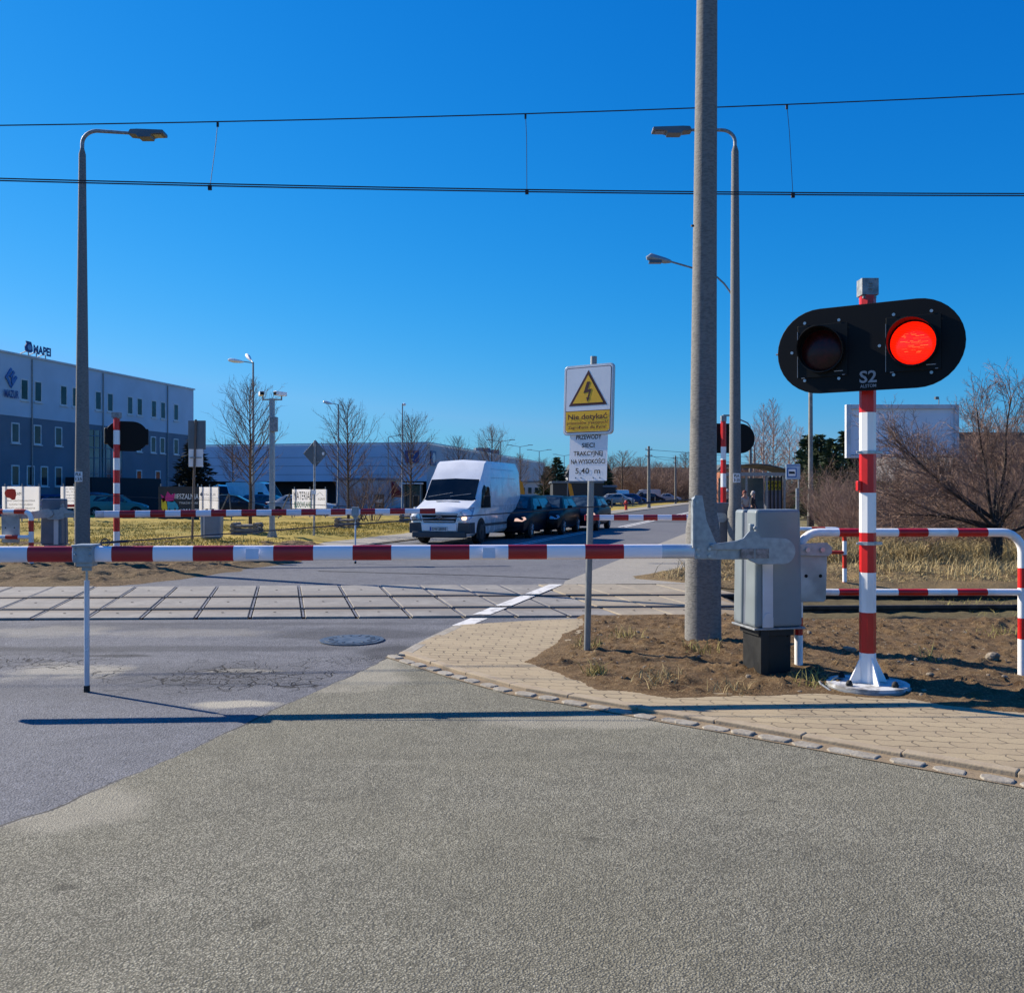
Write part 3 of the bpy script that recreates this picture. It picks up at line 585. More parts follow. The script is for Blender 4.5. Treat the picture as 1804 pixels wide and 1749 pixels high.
# ------------------------------------------------------------------ level crossing barriers
def arc(cx, cz, r, a0, a1, n): return [(cx + r * math.cos(R(a0 + (a1 - a0) * k / n)), cz + r * math.sin(R(a0 + (a1 - a0) * k / n))) for k in range(n + 1)]
def barrier(label, O, ex, zb, stripes, boom_r, clamp=None, legz=None, full=True, cw_front=False, mir=1, hyaw=0, dz=0.0, k=1.0, plates=(), cable=True, hmat=None, zfoot=0):
    """O pivot on the ground, ex unit vector towards the boom tip, stripes = list of (x0, x1, 'w'|'r'|'s') along the boom"""
    t = thing('level_crossing_barrier', label, 'barrier', (O[0], O[1], 0))
    X = Vector(ex).normalized(); Z = Vector((0, 0, 1)); Yv = Vector((X.y, -X.x, 0)) * mir                # Yv towards the camera
    if Yv.y > 0: Yv = -Yv
    O = Vector((O[0], O[1], 0))
    def P(x, y, z): return O + X * x * k + Yv * y * k + Z * (zb + z * k)
    # arm plates
    b = MB()
    b.prism([(.66, -.065), (.66, .03)] + [(.66, .03), (.2, .03), (.2, -.065)][1:], P(0, .0, 0), X * k, Z, Yv * .035)
    up = [(.60, .015), (.595, .062), (.50, .070), (.38, .085), (.32, .108), (.275, .160), (.215, .162), (.175, .11), (.06, .105)] + arc(0, 0, .105, 90, 270, 12)[1:] + [(.2, -.105), (.27, -.075), (.29, -.06), (.29, .015)]
    b.prism([(x, z) for x, z in up if True], P(0, .034, 0), X * k, Z * k, Yv * .022)
    b.box(P(.245, .01, .19), (.035 * k, .05 * k, .06 * k), math.atan2(X.y, X.x)); b.tube([P(.225, .03, .19), P(.225, .07, .19)], .016 * k, 10)
    b.tube([P(.58, .03, .05), P(.58, .085, .05)], .014, 8)
    arm = b.build('arm', M['galv'], t, bevel=.003)
    if full:
        for i, x0 in enumerate((.115, .235)):
            q = MB(); q.prism([(x0, -.055), (x0, .022), (x0 + .108, .022), (x0 + .108, -.055)], P(0, .057, 0), X * k, Z * k, Yv * .004); q.build('reflector', M['reflector'], arm)
    # upright stay bracket
    b = MB(); b.prism([(.715, -.06), (.715, .03), (.72, .45), (.655, .45), (.62, .25), (.54, .06), (.54, -.06)], P(0, .035, 0), X * k, Z * k, Yv * .012)
    b.prism([(.72, .03), (.738, .03), (.738, .42), (.72, .44)], P(0, .0, 0), X * k, Z * k, Yv * .07)
    br = b.build('stay_bracket', M['galv'], t, bevel=.003)
    q = MB()
    for (x, z) in ((.69, .02), (.69, -.035), (.60, .02), (.60, -.035), (.70, .40)): q.cyl(P(x, .045, z), P(x, .058, z), .014 * k, n=6)
    each(q, 'bolt', M['bolt'], br)
    # the boom: rounded box profile, coloured bands in one mesh
    prof = []
    for cx_, cz_, a0 in ((.34, .5 - .34, 0), (-.34 + .0, .5 - .34, 90), (-.34, -.5 + .34, 180), (.34, -.5 + .34, 270)):
        for j in range(4): a = R(a0 + j * 30); prof.append((cx_ * .55 / .34 * .34 + .26 * math.cos(a), cz_ + .34 * math.sin(a)))
    b = MB(); L0, L1 = stripes[0][0], stripes[-1][1]
    def ring(x):
        f = (x - L0) / (L1 - L0); r = boom_r[0] * (1 - f) + boom_r[1] * f
        return [P(x / k, .0, 0) + Z * (dz * f + p[1] * r) + Yv * (p[0] * r * .8 - .0) for p in prof]
    n = len(prof); vs = []; xs = [stripes[0][0]] + [s[1] for s in stripes]
    for x in xs: vs += ring(x)
    fs = []; mi = []
    for i, s in enumerate(stripes):
        for j in range(n): fs.append((i * n + j, i * n + (j + 1) % n, (i + 1) * n + (j + 1) % n, (i + 1) * n + j)); mi.append('wrs'.index(s[2]))
    for f, m_ in zip(fs, mi): b.f.append(f); b.m.append(m_); b.sm.append(True)
    b.v += [tuple(v) for v in vs]
    b.f.append(list(range(n))); b.m.append(2); b.sm.append(False); b.f.append([(len(xs) - 1) * n + j for j in range(n)]); b.m.append(1); b.sm.append(False)
    boom = b.build('boom', [M['boomwhite'], M['boomred'], M['sleeve']], t)
    def BP(x, y=0, z=0): f = (x - L0) / (L1 - L0); return P(x / k, 0, 0) + Z * (dz * f + z) + Yv * y
    for x in plates:
        q = MB(); q.box(BP(x, boom_r[0] * .66, .0), (.10, .006, .085), math.atan2(X.y, X.x)); q.build('reflector', M['platewhite'], boom, bevel=.004)
    if clamp is not None:
        q = MB(); r = boom_r[0]; a = math.atan2(X.y, X.x)
        q.box(BP(clamp, 0, 0), (.15, r * 1.45, r * 1.12), a); q.box(BP(clamp, 0, r * .60), (.16, r * 1.7, .018), a); q.box(BP(clamp, 0, -r * .62), (.12, r * 1.0, .05), a); q.box(BP(clamp, 0, -r * .95), (.07, .03, .05), a)
        for dx in (-.055, .055):
            for z_ in (.045, -.0): q.dome(BP(clamp + dx, r * .74, z_), .011, 8, 3, full=True)
        cl = q.build('leg_clamp', M['galv'], t, bevel=.004)
        top = BP(clamp, 0, -r * .95); ft = Vector((top.x + (legz[0] if legz else 0), top.y, zfoot))
        q = MB(); q.cyl(top + Z * .02, top - Z * .12, .010, n=8, mi=1); q.cyl(top - Z * .10, ft + Z * .04, .02, n=10, mi=0); q.cyl(ft + Z * .05, ft, .024, n=8, mi=2)
        q.build('support_leg', [M['sleeve'], M['bolt'], M['rubber']], t)
        if cable:
            q = MB(); s0 = BP(clamp - .10, 0, r * .75); s1 = P(.70, .02, .42); ring_c = s0 + (s1 - s0).normalized() * .04
            q.tube([ring_c + Vector((.035 * math.cos(x), 0, .03 * math.sin(x))) for x in np.linspace(0, 2 * math.pi, 11)], .005, 6)
            q.tube([s0, s0.lerp(s1, .002), s0.lerp(s1, .045)], [.005, .009, .012], 6); q.tube([s0.lerp(s1, .04), s1], .0055, 6); q.cyl(s0.lerp(s1, .90), s0.lerp(s1, .965), .011, n=6)
            q.build('stay_cable', M['cable'], t)
    # housing and pedestal
    hx = X; hY = Yv
    ca, sa = math.cos(hyaw), math.sin(hyaw); hX = X * ca + Yv * sa; hN = Yv * ca - X * sa
    H0 = P(.19, -.06, 0); H0.z = 0
    def HP(x, y, z): return H0 - hX * x + hN * (-y) + Z * z                   # x away from the boom, y backwards
    def frus(b, x0, x1, y0, y1, z0, z1, tp, mi=0):
        cx, cy = (x0 + x1) / 2, (y0 + y1) / 2; vs = []
        for z, f in ((z0, 1), (z1, tp)):
            for (x, y) in ((x0, y0), (x1, y0), (x1, y1), (x0, y1)): vs.append(HP(cx + (x - cx) * f, cy + (y - cy) * f, z))
        b.add(vs, [(0, 1, 2, 3), (4, 5, 6, 7), (0, 1, 5, 4), (1, 2, 6, 5), (2, 3, 7, 6), (3, 0, 4, 7)], mi)
    zt = zb + .335 * k; z0 = zb - .635 * k
    hm = hmat or M['housing']
    b = MB(); frus(b, 0, .43 * k, 0, .20 * k, z0, zt, .93); hs_ = b.build('housing', hm, t, bevel=.028 * k, segs=3)
    b = MB(); frus(b, .012, .41 * k, .175 * k, .245 * k, z0 + .005, zt - .03, .93); b.build('housing_joint', M['housing2'], hs_)
    b = MB(); frus(b, -.004, .435 * k, .235 * k, .40 * k, z0, zt - .005, .94); b.build('rear_housing', hm, hs_, bevel=.025 * k, segs=3)
    b = MB(); frus(b, -.012, .445 * k, -.012, .41 * k, z0 - .018, z0 - .002, 1); b.build('housing_rim', M['galvdull'], hs_, bevel=.003)
    b = MB(); b.prism([(.062, z0 + .0), (.062, zb), (.155, zb), (.155, z0)], HP(0, 0, 0) - hX * 0, -hX * k, Z, hN * .012)
    b.prism([(.062, z0 + .002), (.062, z0 + .085), (.088, z0 + .125), (.13, z0 + .125), (.155, z0 + .085), (.155, z0 + .002)], HP(0, 0, 0) + hN * .012, -hX * k, Z, hN * .006); b.build('front_rail', M['strip'], hs_, bevel=.003)
    b = MB(); frus(b, .055 * k, .335 * k, .03 * k, .33 * k, zfoot - .1, z0 - .018, 1); frus(b, .035 * k, .355 * k, .01 * k, .35 * k, z0 - .07, z0 - .019, 1); frus(b, .05 * k, .12 * k, -.004 * k, .05, zfoot - .05, z0 - .02, 1)
    for x in (.075, .31):
        for z in (.08, .16): b.tube([HP(x * k, .02, z0 - z * 1.0), HP(x * k, .045, z0 - z)], .006, 6)
    b.build('pedestal', M['pedestal'], t, bevel=.006)
    # counterweight
    q = MB(); cy = .07 if cw_front else -.22
    if cw_front:
        q.prism([(.0, -.07), (.08, .0), (.05, .09), (-.03, .12), (-.60, .02), (-.62, -.05), (-.62, -.09)], P(0, .06, 0), X * k, Z * k, Yv * .03); cwx, cwz, cww, cwh = -.58, .02, .36, .60
    else:
        q.prism([(-.05, .045), (-.45, .055), (-.49, .02), (-.49, -.03), (-.46, -.055), (-.05, -.045)], P(0, cy + .04, 0), X * k, Z * k, Yv * .03); cwx, cwz, cww, cwh = -.215, -.02, .25, .42
    ca_ = q.build('counterweight_arm', M['galv'], t, bevel=.004)
    q = MB(); q.prism([(cwx, cwz), (cwx - cww, cwz), (cwx - cww + .012, cwz - cwh + .02), (cwx - cww + .03, cwz - cwh), (cwx - .02, cwz - cwh), (cwx - .0, cwz - cwh + .02)], P(0, cy + (.032 if cw_front else .0), 0), X * k, Z * k, Yv * .035 * (1 if cw_front else 1))
    cwp = q.build('counterweight', M['galvcw'], t, bevel=.006)
    q = MB()
    for x in (cwx - cww * .25, cwx - cww * .75):
        zz = cwz - .045 if cw_front else .0; q.tube([P(x, cy + .06, zz), P(x, cy + .092, zz)], .020 * k, 8)
    each(q, 'bolt', M['bolt'], cwp)
    q = MB()
    for x in (cwx - cww * .27, cwx - cww * .76): q.tube([P(x, cy + .03, cwz - cwh * .48), P(x, cy + (.07 if cw_front else .037), cwz - cwh * .48)], .015 * k, 10)
    each(q, 'drilled_hole', M['matblack'], cwp)
    return t
M['glint'] = emit_mat('lamp_glint', (1, .26, .05), 1.0); M['lensrib'] = mat('lens_rib_red', (.35, .01, .008), .5)
M['reflector'] = mat('old_reflector', (.30, .26, .25), .4, var=.35, scale=30)
M['platewhite'] = mat('reflector_plate', (.62, .70, .85), .25)
M['sleeve'] = mat('silver_sleeve', (.62, .68, .78), .25, .25)
M['strip'] = mat('aluminium_strip', (.62, .62, .66), .45, .2)
M['galvcw'] = mat('galvanised_plate', (.42, .47, .50), .45, .5, var=.25, scale=4)
# near barrier
bx = Vector((-1, -.055, 0)).normalized(); piv = Vector((473 / FPX * 7.47, 7.47, 0))
def along(px, O, ex):                        # distance along the line O + ex*s at which it crosses photo column px
    kx = (px - CX) / FPX; return (kx * O.y - O.x) / (ex.x - kx * ex.y)
nb = [1227, 1165, 1098, 1030, 963, 895, 827, 758.5, 690, 622, 553, 483, 413, 342, 272, 199.5, 131, 52]
xs = [along(p, piv, bx) for p in nb]; st = [(xs[0], xs[1], 's')]; c_ = 'w'
for a, c in zip(xs[1:], xs[2:]): st.append((a, c, c_)); c_ = 'r' if c_ == 'w' else 'w'
while st[-1][1] < 6.95: st.append((st[-1][1], min(6.98, st[-1][1] + .325), c_)); c_ = 'r' if c_ == 'w' else 'w'
barrier('nearest crossing barrier, thick red and white boom across the whole foreground, grey drive box', piv, bx, 1.078, st, (.112, .125),
        clamp=along(153, piv, bx), hyaw=R(9), dz=-.006, plates=(along(448, piv, bx), along(861, piv, bx)))
# far left barrier
bxl = Vector((1, .12, 0)).normalized(); pl = Vector(((90 - CX) / FPX * 19.4, 19.4, 0))
def stripes_px(edges, O, ex, first='w'):
    xs = [along(p, O, ex) for p in edges]; st = []; c = first
    for a, b_ in zip(xs, xs[1:]): st.append((a, b_, c)); c = 'r' if c != 'r' else 'w'
    return st
e = [169, 184.5, 211.5, 239, 265.5, 292, 319, 345.8, 372.5, 399, 425.7, 452.2, 478.7, 505, 531, 557, 583, 609, 635, 661, 687, 713.5, 739.5, 767]
st = stripes_px(e, pl, bxl, 's'); st[1] = (*st[1][:2], 'w')
st = [(a, c, 's' if i == 0 else ('w' if i % 2 else 'r')) for i, (a, c, _) in enumerate(st)]
barrier('far barrier on the left, its long lowered boom ending in front of the white van', pl, bxl, 1.09, st, (.15, .11), clamp=along(626, pl, bxl), cw_front=True, dz=.06, full=False, hmat=M['housing3'] if 'housing3' in M else M['housing2'], zfoot=.0)
bxr = Vector((-1, -.02, 0)).normalized(); pr = Vector(((1272 - CX) / FPX * 20.6, 20.6, 0))
e = [1212, 1209, 1183, 1158, 1133, 1107, 1081, 1056, 1030]
st = stripes_px(e, pr, bxr, 'w')
barrier('far barrier on the right, a short lowered boom sticking out from behind the concrete mast', pr, bxr, .995, st, (.13, .12), full=False, hmat=M['housing2'])

# ------------------------------------------------------------------ crossing signals
def oct_post(b, x, y, bounds, r, cols, n=8, ph=R(22.5)):
    for z0, z1, c in zip(bounds, bounds[1:], cols): b.cyl((x, y, z0), (x, y, z1), r, n=n, mi=c, smooth=False, ph=ph)
def stadium(a, r, n=18): return arc(a - r, 0, r, -90, 90, n) + arc(-(a - r), 0, r, 90, 270, n)
def signal(label, x, y, zs, cols, r, C, psi, a, rr, lamps=True, lit=True, cap=(.13, .115, .13), k=1.0, base=True, backlamps=False, marks=True, bands=()):
    t = thing('crossing_signal', label, 'signal light', (x, y, 0))
    b = MB(); oct_post(b, x, y, zs, r, cols); post = b.build('post', [M['white'], M['red']], t)
    b = MB(); b.box((x, y, zs[-1] + cap[2] / 2), (cap[0], cap[1], cap[2]), -psi * 0); b.box((x, y, zs[-1] - .01), (cap[0] * .8, cap[1] * .8, .03))
    if marks:
        for q in range(3): b.box((x, y - cap[1] / 2 - .004, zs[-1] + .045 + q * .022), (.028, .008, .006))
    b.build('terminal_cap', M['galvdull'], t, bevel=.005)
    if base:
        b = MB(); b.cyl((x, y, .050), (x, y, .075), .305, n=40); b.cyl((x, y, .02), (x, y, .051), .315, n=40, mi=1); bp = b.build('base_plate', [M['basewhite'], M['galvdull']], t)
        b = MB()
        for q in range(4):
            an = q * math.pi / 2 + R(10); d = Vector((math.cos(an), math.sin(an), 0)); n_ = Vector((-d.y, d.x, 0)); O = Vector((x, y, .074)) + n_ * -.006
            b.prism([(r * .9, 0), (r + .10, 0), (r + .085, .03), (r * .95, .20)], O, d, (0, 0, 1), n_ * .012)
        b.build('gusset', M['white'], bp)
        for an in (35, 125, 215, 305):
            b = MB(); c = Vector((x + .235 * math.cos(R(an)), y + .235 * math.sin(R(an)), .074)); b.cyl(c, c + Vector((0, 0, .02)), .026, n=6); b.dome(c + Vector((0, 0, .02)), .024, 10, 4, sz=1.1); b.build('bolt_cap', M['rubber'], bp)
        b = MB(); b.tube([(x - .30, y + .12, .03), (x - .36, y + .05, .07), (x - .38, y - .04, .07), (x - .33, y - .12, .035)], .008, 6); b.build('earth_cable', M['galvdull'], bp)
    for z in bands:
        b = MB(); b.cyl((x, y, z - .014), (x, y, z + .014), r * 1.08, n=8, smooth=False, ph=R(22.5)); b.box((x + r * 1.25, y - .02, z), (.05, .03, .022)); b.box((x - r * 1.2, y - .02, z), (.04, .02, .016)); b.build('pole_band', M['bolt'], t, bevel=.002)
    c, s = math.cos(psi), math.sin(psi); E = Vector((c, -s, 0)); N = Vector((-s, -c, 0)); Z = Vector((0, 0, 1)); C = Vector(C)
    b = MB(); b.prism(stadium(a, rr), C, E, Z, -N * .02); board = b.build('backboard', M['matblack'], t, bevel=.004)
    b = MB()
    for sx in (-1, 1): b.box(C + E * sx * .33 * k - N * .09, (.36 * k, .16, .40 * k), math.atan2(E.y, E.x))
    b.box(C - N * .14, (.5 * k, .1, .06), math.atan2(E.y, E.x)); b.build('lamp_case', M['black'], t, bevel=.05)
    if lamps:
        for sx in (-1, 1):
            L = C + E * sx * .328 * k + N * .004
            b = MB(); b.prism([(-.19, -.205), (.19, -.205), (.19, .205), (-.19, .205)], L, E, Z, N * .006); fr = b.build('lamp_panel', M['matblack2'], t, bevel=.003)
            b = MB()
            for i in range(24):                                   # hood: tube cut longer on top
                pass
            nseg = 30; vs = []; fs = []
            for i in range(nseg + 1):
                an = 2 * math.pi * i / nseg; ln = .06 + .10 * max(0, math.sin(an) + .45) / 1.45
                for rad, o in ((.176, 0), (.176, ln), (.169, ln), (.169, 0)): vs.append(L + E * math.cos(an) * rad + Z * math.sin(an) * rad + N * (.006 + o))
            for i in range(nseg):
                for q in range(3): fs.append((i * 4 + q, i * 4 + q + 1, i * 4 + 5 + q, i * 4 + 4 + q))
            b.add(vs, fs, 0, True); b.build('hood', M['black'], fr)
            b = MB(); vs = []; fs = []; m_ = 6; nn = 28
            for q in range(m_ + 1):
                for i in range(nn): an = 2 * math.pi * i / nn; rad = .158 * q / m_; vs.append(L + E * math.cos(an) * rad + Z * math.sin(an) * rad + N * (.012 + .03 * (1 - (q / m_) ** 2)))
            for q in range(m_):
                for i in range(nn): fs.append((q * nn + i, q * nn + (i + 1) % nn, (q + 1) * nn + (i + 1) % nn, (q + 1) * nn + i))
            b.add(vs, fs, 0, True); on = (sx == 1) and lit; ln_ = b.build('lens', M['lens_on'] if on else M['lens_off'], fr)
            if on:
                b = MB(); rr_ = random.Random(2)
                for i in range(17):
                    zz = -.075 + .15 * i / 16; hw = .085 * math.sqrt(max(.05, 1 - (zz / .085) ** 2)); x_ = -hw
                    while x_ < hw:
                        l_ = rr_.uniform(.012, .055) * (1.3 - abs(zz) * 8); 
                        if rr_.random() < .62 - abs(x_) * 4: q = L + E * (x_ + l_ / 2) + Z * (zz + rr_.uniform(-.001, .001)) + N * .0445; b.box(q, (l_, .001, .0016), math.atan2(E.y, E.x))
                        x_ += l_ + rr_.uniform(.004, .02)
                b.build('lens_glint', M['glint'], ln_)
                b = MB()
                for i in range(26):
                    zz = -.145 + .29 * i / 25; hw = math.sqrt(.152 ** 2 - zz ** 2)
                    for sg_ in (-1, 1):
                        if abs(zz) > .09: q = L + Z * zz + N * (.013 + .03 * (1 - (abs(zz) / .158) ** 2)); b.box(q, (hw * 1.7, .001, .002), math.atan2(E.y, E.x)); break
                b.build('lens_rib', M['lensrib'], ln_)
            b = MB()
            for (bx_, bz) in ((-.135, .225), (.125, .225), (-.135, -.225), (.125, -.225), (-.235, 0)): q = L + E * bx_ + Z * bz; b.cyl(q, q + N * .008, .012, n=8)
            each(b, 'screw', M['bolt'], fr)
            b = MB(); b.prism([(-.192, -.2), (-.188, -.2), (-.188, .16), (-.192, .16)], L, E, Z, N * .010); b.prism([(.09, -.170), (.155, -.170), (.155, -.164), (.09, -.164)], L, E, Z, N * .010); b.prism([(-.16, -.208), (-.135, -.208), (-.135, -.203), (-.16, -.203)], L, E, Z, N * .010); b.prism([(.15, -.20), (.17, -.20), (.17, -.195), (.15, -.195)], L, E, Z, N * .010)
            each(b, 'door_edge', M['inkgrey'], fr)
        if marks:
            text('S2', C + N * .003 + Z * -.268 + E * .01, E, Z, .088, M['lettergrey'], board, bold=.02, th=.0015, width=.125)
            text('ALSTOM', C + N * .003 + Z * -.307 + E * .012, E, Z, .024, M['lettergrey'], board, width=.115, bold=.01, th=.0015)
        b = MB(); q = C - E * (a - .005) ; b.tube([q - N * .01, q - E * .02 - N * .01], .008, 6); b.build('earth_stud', M['bolt'], board)
    return t
M['basewhite'] = mat('worn_white_plate', (.56, .57, .58), .55, var=.4, scale=11, bump=.15, thr=(.40, .56), col2=(.24, .23, .22))
M['matblack2'] = mat('matt_black_door', (.0025, .003, .004), .5, spec=.25)
M['lettergrey'] = mat('letter_grey', (.30, .32, .36), .5)
def zpx(py, d): return EYE - (py - HY) / FPX * d
d0 = 7.17; zs = [.05] + [zpx(p, d0) for p in (1149, 1078, 1008, 938, 868, 796, 727, 650, 600, 522)]
signal('black twin-lamp crossing signal with right lamp lit red, on a red and white post', 2.773, d0, zs, [0, 1, 0, 1, 0, 1, 0, 1, 0, 1], .062, (2.693, 6.98, 2.655), R(33), .68, .33, bands=(zpx(797, d0), zpx(957, d0)))
sg = [o for o in bpy.data.objects if o.name.startswith('crossing_signal')][0]
b = MB(); b.box((2.773 - .075, d0 - .01, zpx(856, d0)), (.03, .05, .08)); b.build('junction_box', M['red'], sg, bevel=.006)
# far left signal seen from behind
xl = (205.5 - CX) / FPX * 22.5; z_ = [.0] + [zpx(p, 22.5) for p in (962, 936, 912, 888, 869, 851, 828, 807, 783, 758, 736)]
signal('crossing signal seen from behind on the left, black backs on a striped post', xl, 22.5, z_, [0, 0, 1, 0, 1, 0, 1, 0, 1, 0, 1], .075, (xl + .16, 22.72, zpx(768, 22.6)), R(-30), .50, .37, lamps=False, cap=(.19, .16, .13), base=False, marks=False)
xr = (1274.5 - CX) / FPX * 22; z_ = [.0] + [zpx(p, 22) for p in (958, 935, 910, 885, 858, 834, 810, 787, 762, 742)]
signal('far right crossing signal with a round-ended black board behind the concrete masts', xr, 22, z_, [0, 1, 0, 1, 1, 0, 1, 0, 1, 1], .065, (xr + .17, 22.25, zpx(772, 22.2)), R(-8), .68, .36, lamps=False, cap=(.125, .12, .13), base=False, marks=False)

# ------------------------------------------------------------------ striped tube guard rails
def guard(label, pts_l, xl, xr, d, zt, zl, zm, zr, r, bl, br, stripe, dr=None, group='striped guard rails'):
    """inverted U with bends at the ends and one mid rail, xl..xr at depth d (left) to dr (right)"""
    dr = d if dr is None else dr
    t = thing('guard_rail', label, 'guard rail', (xl, d, 0), group=group)
    def P(x, z): f = (x - xl) / (xr - xl); return Vector((x, d + (dr - d) * f, z))
    rb = .17; b = MB()
    def bandtube(path, edges, first):
        pts = [Vector(p) for p in path]; L = [0]
        for a, c in zip(pts, pts[1:]): L.append(L[-1] + (c - a).length)
        def at(s):
            for i in range(len(pts) - 1):
                if s <= L[i + 1] + 1e-9 or i == len(pts) - 2: return pts[i].lerp(pts[i + 1], (s - L[i]) / max(1e-9, L[i + 1] - L[i]))
        ed = [0] + [e for e in edges if 0 < e < L[-1]] + [L[-1]]; c = first
        for a, e in zip(ed, ed[1:]):
            m_ = [s for s in L if a + 1e-4 < s < e - 1e-4]; b.tube([at(s) for s in [a] + m_ + [e]], r, 12, c, smooth=True); c = 1 - c
        return L[-1]
    c1 = [P(xl + rb - rb * math.cos(R(q)), zt - rb + rb * math.sin(R(q))) for q in range(0, 91, 15)]
    c2 = [P(xr - rb + rb * math.sin(R(q)), zt - rb + rb * math.cos(R(q))) for q in range(0, 91, 15)]
    return t, b, P, bandtube, c1, c2
def ztop(py, d): return zpx(py, d)
# near one
d = 7.9; xl_, xr_ = (1407 - CX) / FPX * d, (1801 - CX) / FPX * d
t, b, P, bt, c1, c2 = guard('near red and white tube guard rail right of the lit signal post', 0, xl_, xr_, d, ztop(938, d), 0, 0, 0, .036, 0, 0, 0)
zlb, zrb = ztop(1162, d) - .12, ztop(1213, d) - .15
path = [P(xl_, zlb)] + c1 + c2 + [P(xr_, zrb)]
s0 = (c1[0] - P(xl_, zlb)).length
def sx(px): return s0 + .267 + ((px - CX) / FPX * d - (xl_ + .17))
ends_top = [sx(p) for p in (1477, 1530, 1581, 1633, 1685, 1738)]
sr = sx(1801) - .34 + .267 + .0
yv = lambda py: sr + (ztop(938, d) - .17) - ztop(py, d) - .0
L1 = s0 + .267 + (c2[0] - c1[-1]).length + .267
dn = lambda py: L1 + (c2[-1].z - ztop(py, d))
up = lambda py: ztop(py, d) - zlb
bt(path, [up(1118), up(1087)] + [up(1035), up(1000)] + ends_top + [dn(1000), dn(1035), dn(1088), dn(1125)], 0)
b.build('top_frame', [M['white'], M['red']], t)
b = MB()
zm = ztop(1043, d); ex_ = [(p - CX) / FPX * d for p in (1477, 1530, 1581, 1633, 1685, 1738)]; xe = [xl_] + ex_ + [xr_]
for i, (a, c) in enumerate(zip(xe, xe[1:])): b.cyl(P(a, zm), P(c, zm), .029, n=12, mi=i % 2)
b.build('mid_rail', [M['white'], M['red']], t)
# far right and far left ones: simpler stripe rhythm
def far_guard(label, pxl, pxr, d, ytop, ymid, ybl, ybr, r, hide=None):
    xl_, xr_ = (pxl - CX) / FPX * d, (pxr - CX) / FPX * d
    t, b, P, bt, c1, c2 = guard(label, 0, xl_, xr_, d, ztop(ytop, d), 0, 0, 0, r, 0, 0, 0)
    path = [P(xl_, ztop(ybl, d) - .1)] + c1 + c2 + [P(xr_, ztop(ybr, d) - .1)]; tot = sum((a - c).length for a, c in zip(path, path[1:]))
    n = int(tot / .22); bt(path, [tot * (k + .35) / n for k in range(n)], 0); b.build('top_frame', [M['white'], M['orangered']], t)
    b = MB(); zm = ztop(ymid, d); n = max(3, int((xr_ - xl_) / .24))
    for i in range(n): b.cyl(P(xl_ + (xr_ - xl_) * i / n, zm), P(xl_ + (xr_ - xl_) * (i + 1) / n, zm), r * .85, n=10, mi=i % 2)
    b.build('mid_rail', [M['white'], M['orangered']], t); return t
far_guard('far striped tube guard rail beyond the track, right of the drive box', 1330, 1488, 15.6, 932, 973, 1030, 1030, .036)
far_guard('red and white tube guard rail at the left edge beyond the track', -190, 55, 19.0, 901, 946, 998, 998, .05)

# ------------------------------------------------------------------ voltage warning sign
d = 8.75; sg = thing('warning_sign', 'yellow and white high voltage warning sign above a white 5,40 m height plate', 'sign', (G(1033, 1157).x, 8.75, 0))
bot = D(1033.5, 1162, d); top = D(1046, 628, d)
b = MB(); b.cyl(bot - Vector((0, 0, .1)), top, .031, n=14); b.build('pole', M['signpole'], sg) if 'signpole' in M else b.build('pole', M['galvdull'], sg)
psi = R(33); E = Vector((math.cos(psi), -math.sin(psi), 0)); N = Vector((-math.sin(psi), -math.cos(psi), 0)); Z = Vector((.024, 0, 1)).normalized()
def rrect(w, h, r, n=5):
    o = []
    for cx, cz, a in ((w / 2 - r, h / 2 - r, 0), (-w / 2 + r, h / 2 - r, 90), (-w / 2 + r, -h / 2 + r, 180), (w / 2 - r, -h / 2 + r, 270)): o += arc(cx, cz, r, a, a + 90, n)
    return o
C = D(1041, 705, d) + N * .055; w, h = .530, .665
def onp(b, poly, o, th, mi=0, C=None): b.prism(poly, C + N * o, E, Z, N * th, mi)
b = MB(); b.prism(rrect(w, h, .04), C, E, Z, -N * .03); pl1 = b.build('upper_plate', M['signedge'] if 'signedge' in M else M['strip'], sg, bevel=.004)
b = MB(); b.prism(rrect(w - .02, h - .02, .035), C, E, Z, N * .003); b.build('plate_face', M['signwhite'], pl1)
b = MB(); b.prism(rrect(w - .045, h - .045, .025), C + N * .003, E, Z, N * .0012); b.build('border_line', M['maroon'], pl1)
b = MB(); q = rrect(w - .058, h - .058, .02); b.prism(q, C + N * .0042, E, Z, N * .0012); b.build('inner_face', M['signwhite'], pl1)
zsep = -h / 2 + .225
b = MB(); b.prism([(-w / 2 + .024, zsep), (w / 2 - .024, zsep), (w / 2 - .024, zsep + .006), (-w / 2 + .024, zsep + .006)], C + N * .0054, E, Z, N * .001); b.build('dividing_line', M['maroon'], pl1)
b = MB(); b.prism([(-w / 2 + .031, -h / 2 + .05), (-w / 2 + .05, -h / 2 + .031), (w / 2 - .05, -h / 2 + .031), (w / 2 - .031, -h / 2 + .05), (w / 2 - .031, zsep), (-w / 2 + .031, zsep)], C + N * .0054, E, Z, N * .001); b.build('yellow_panel', M['yellow'], pl1)
tz = -.055; b = MB(); b.prism([(-.205, tz), (.205, tz), (0, tz + .335)], C + N * .0055, E, Z, N * .001); b.build('triangle_border', M['maroon'], pl1)
b = MB(); b.prism([(-.163, tz + .024), (.163, tz + .024), (0, tz + .290)], C + N * .0066, E, Z, N * .001); b.build('triangle', M['yellow'], pl1)
b = MB(); b.prism([(-.012, tz + .225), (.022, tz + .225), (-.002, tz + .150), (.038, tz + .158), (.010, tz + .070), (.022, tz + .073), (-.006, tz + .035), (-.018, tz + .080), (-.006, tz + .074), (.010, tz + .128), (-.048, tz + .118)], C + N * .0077, E, Z, N * .001); b.build('lightning_bolt', M['maroon'], pl1)
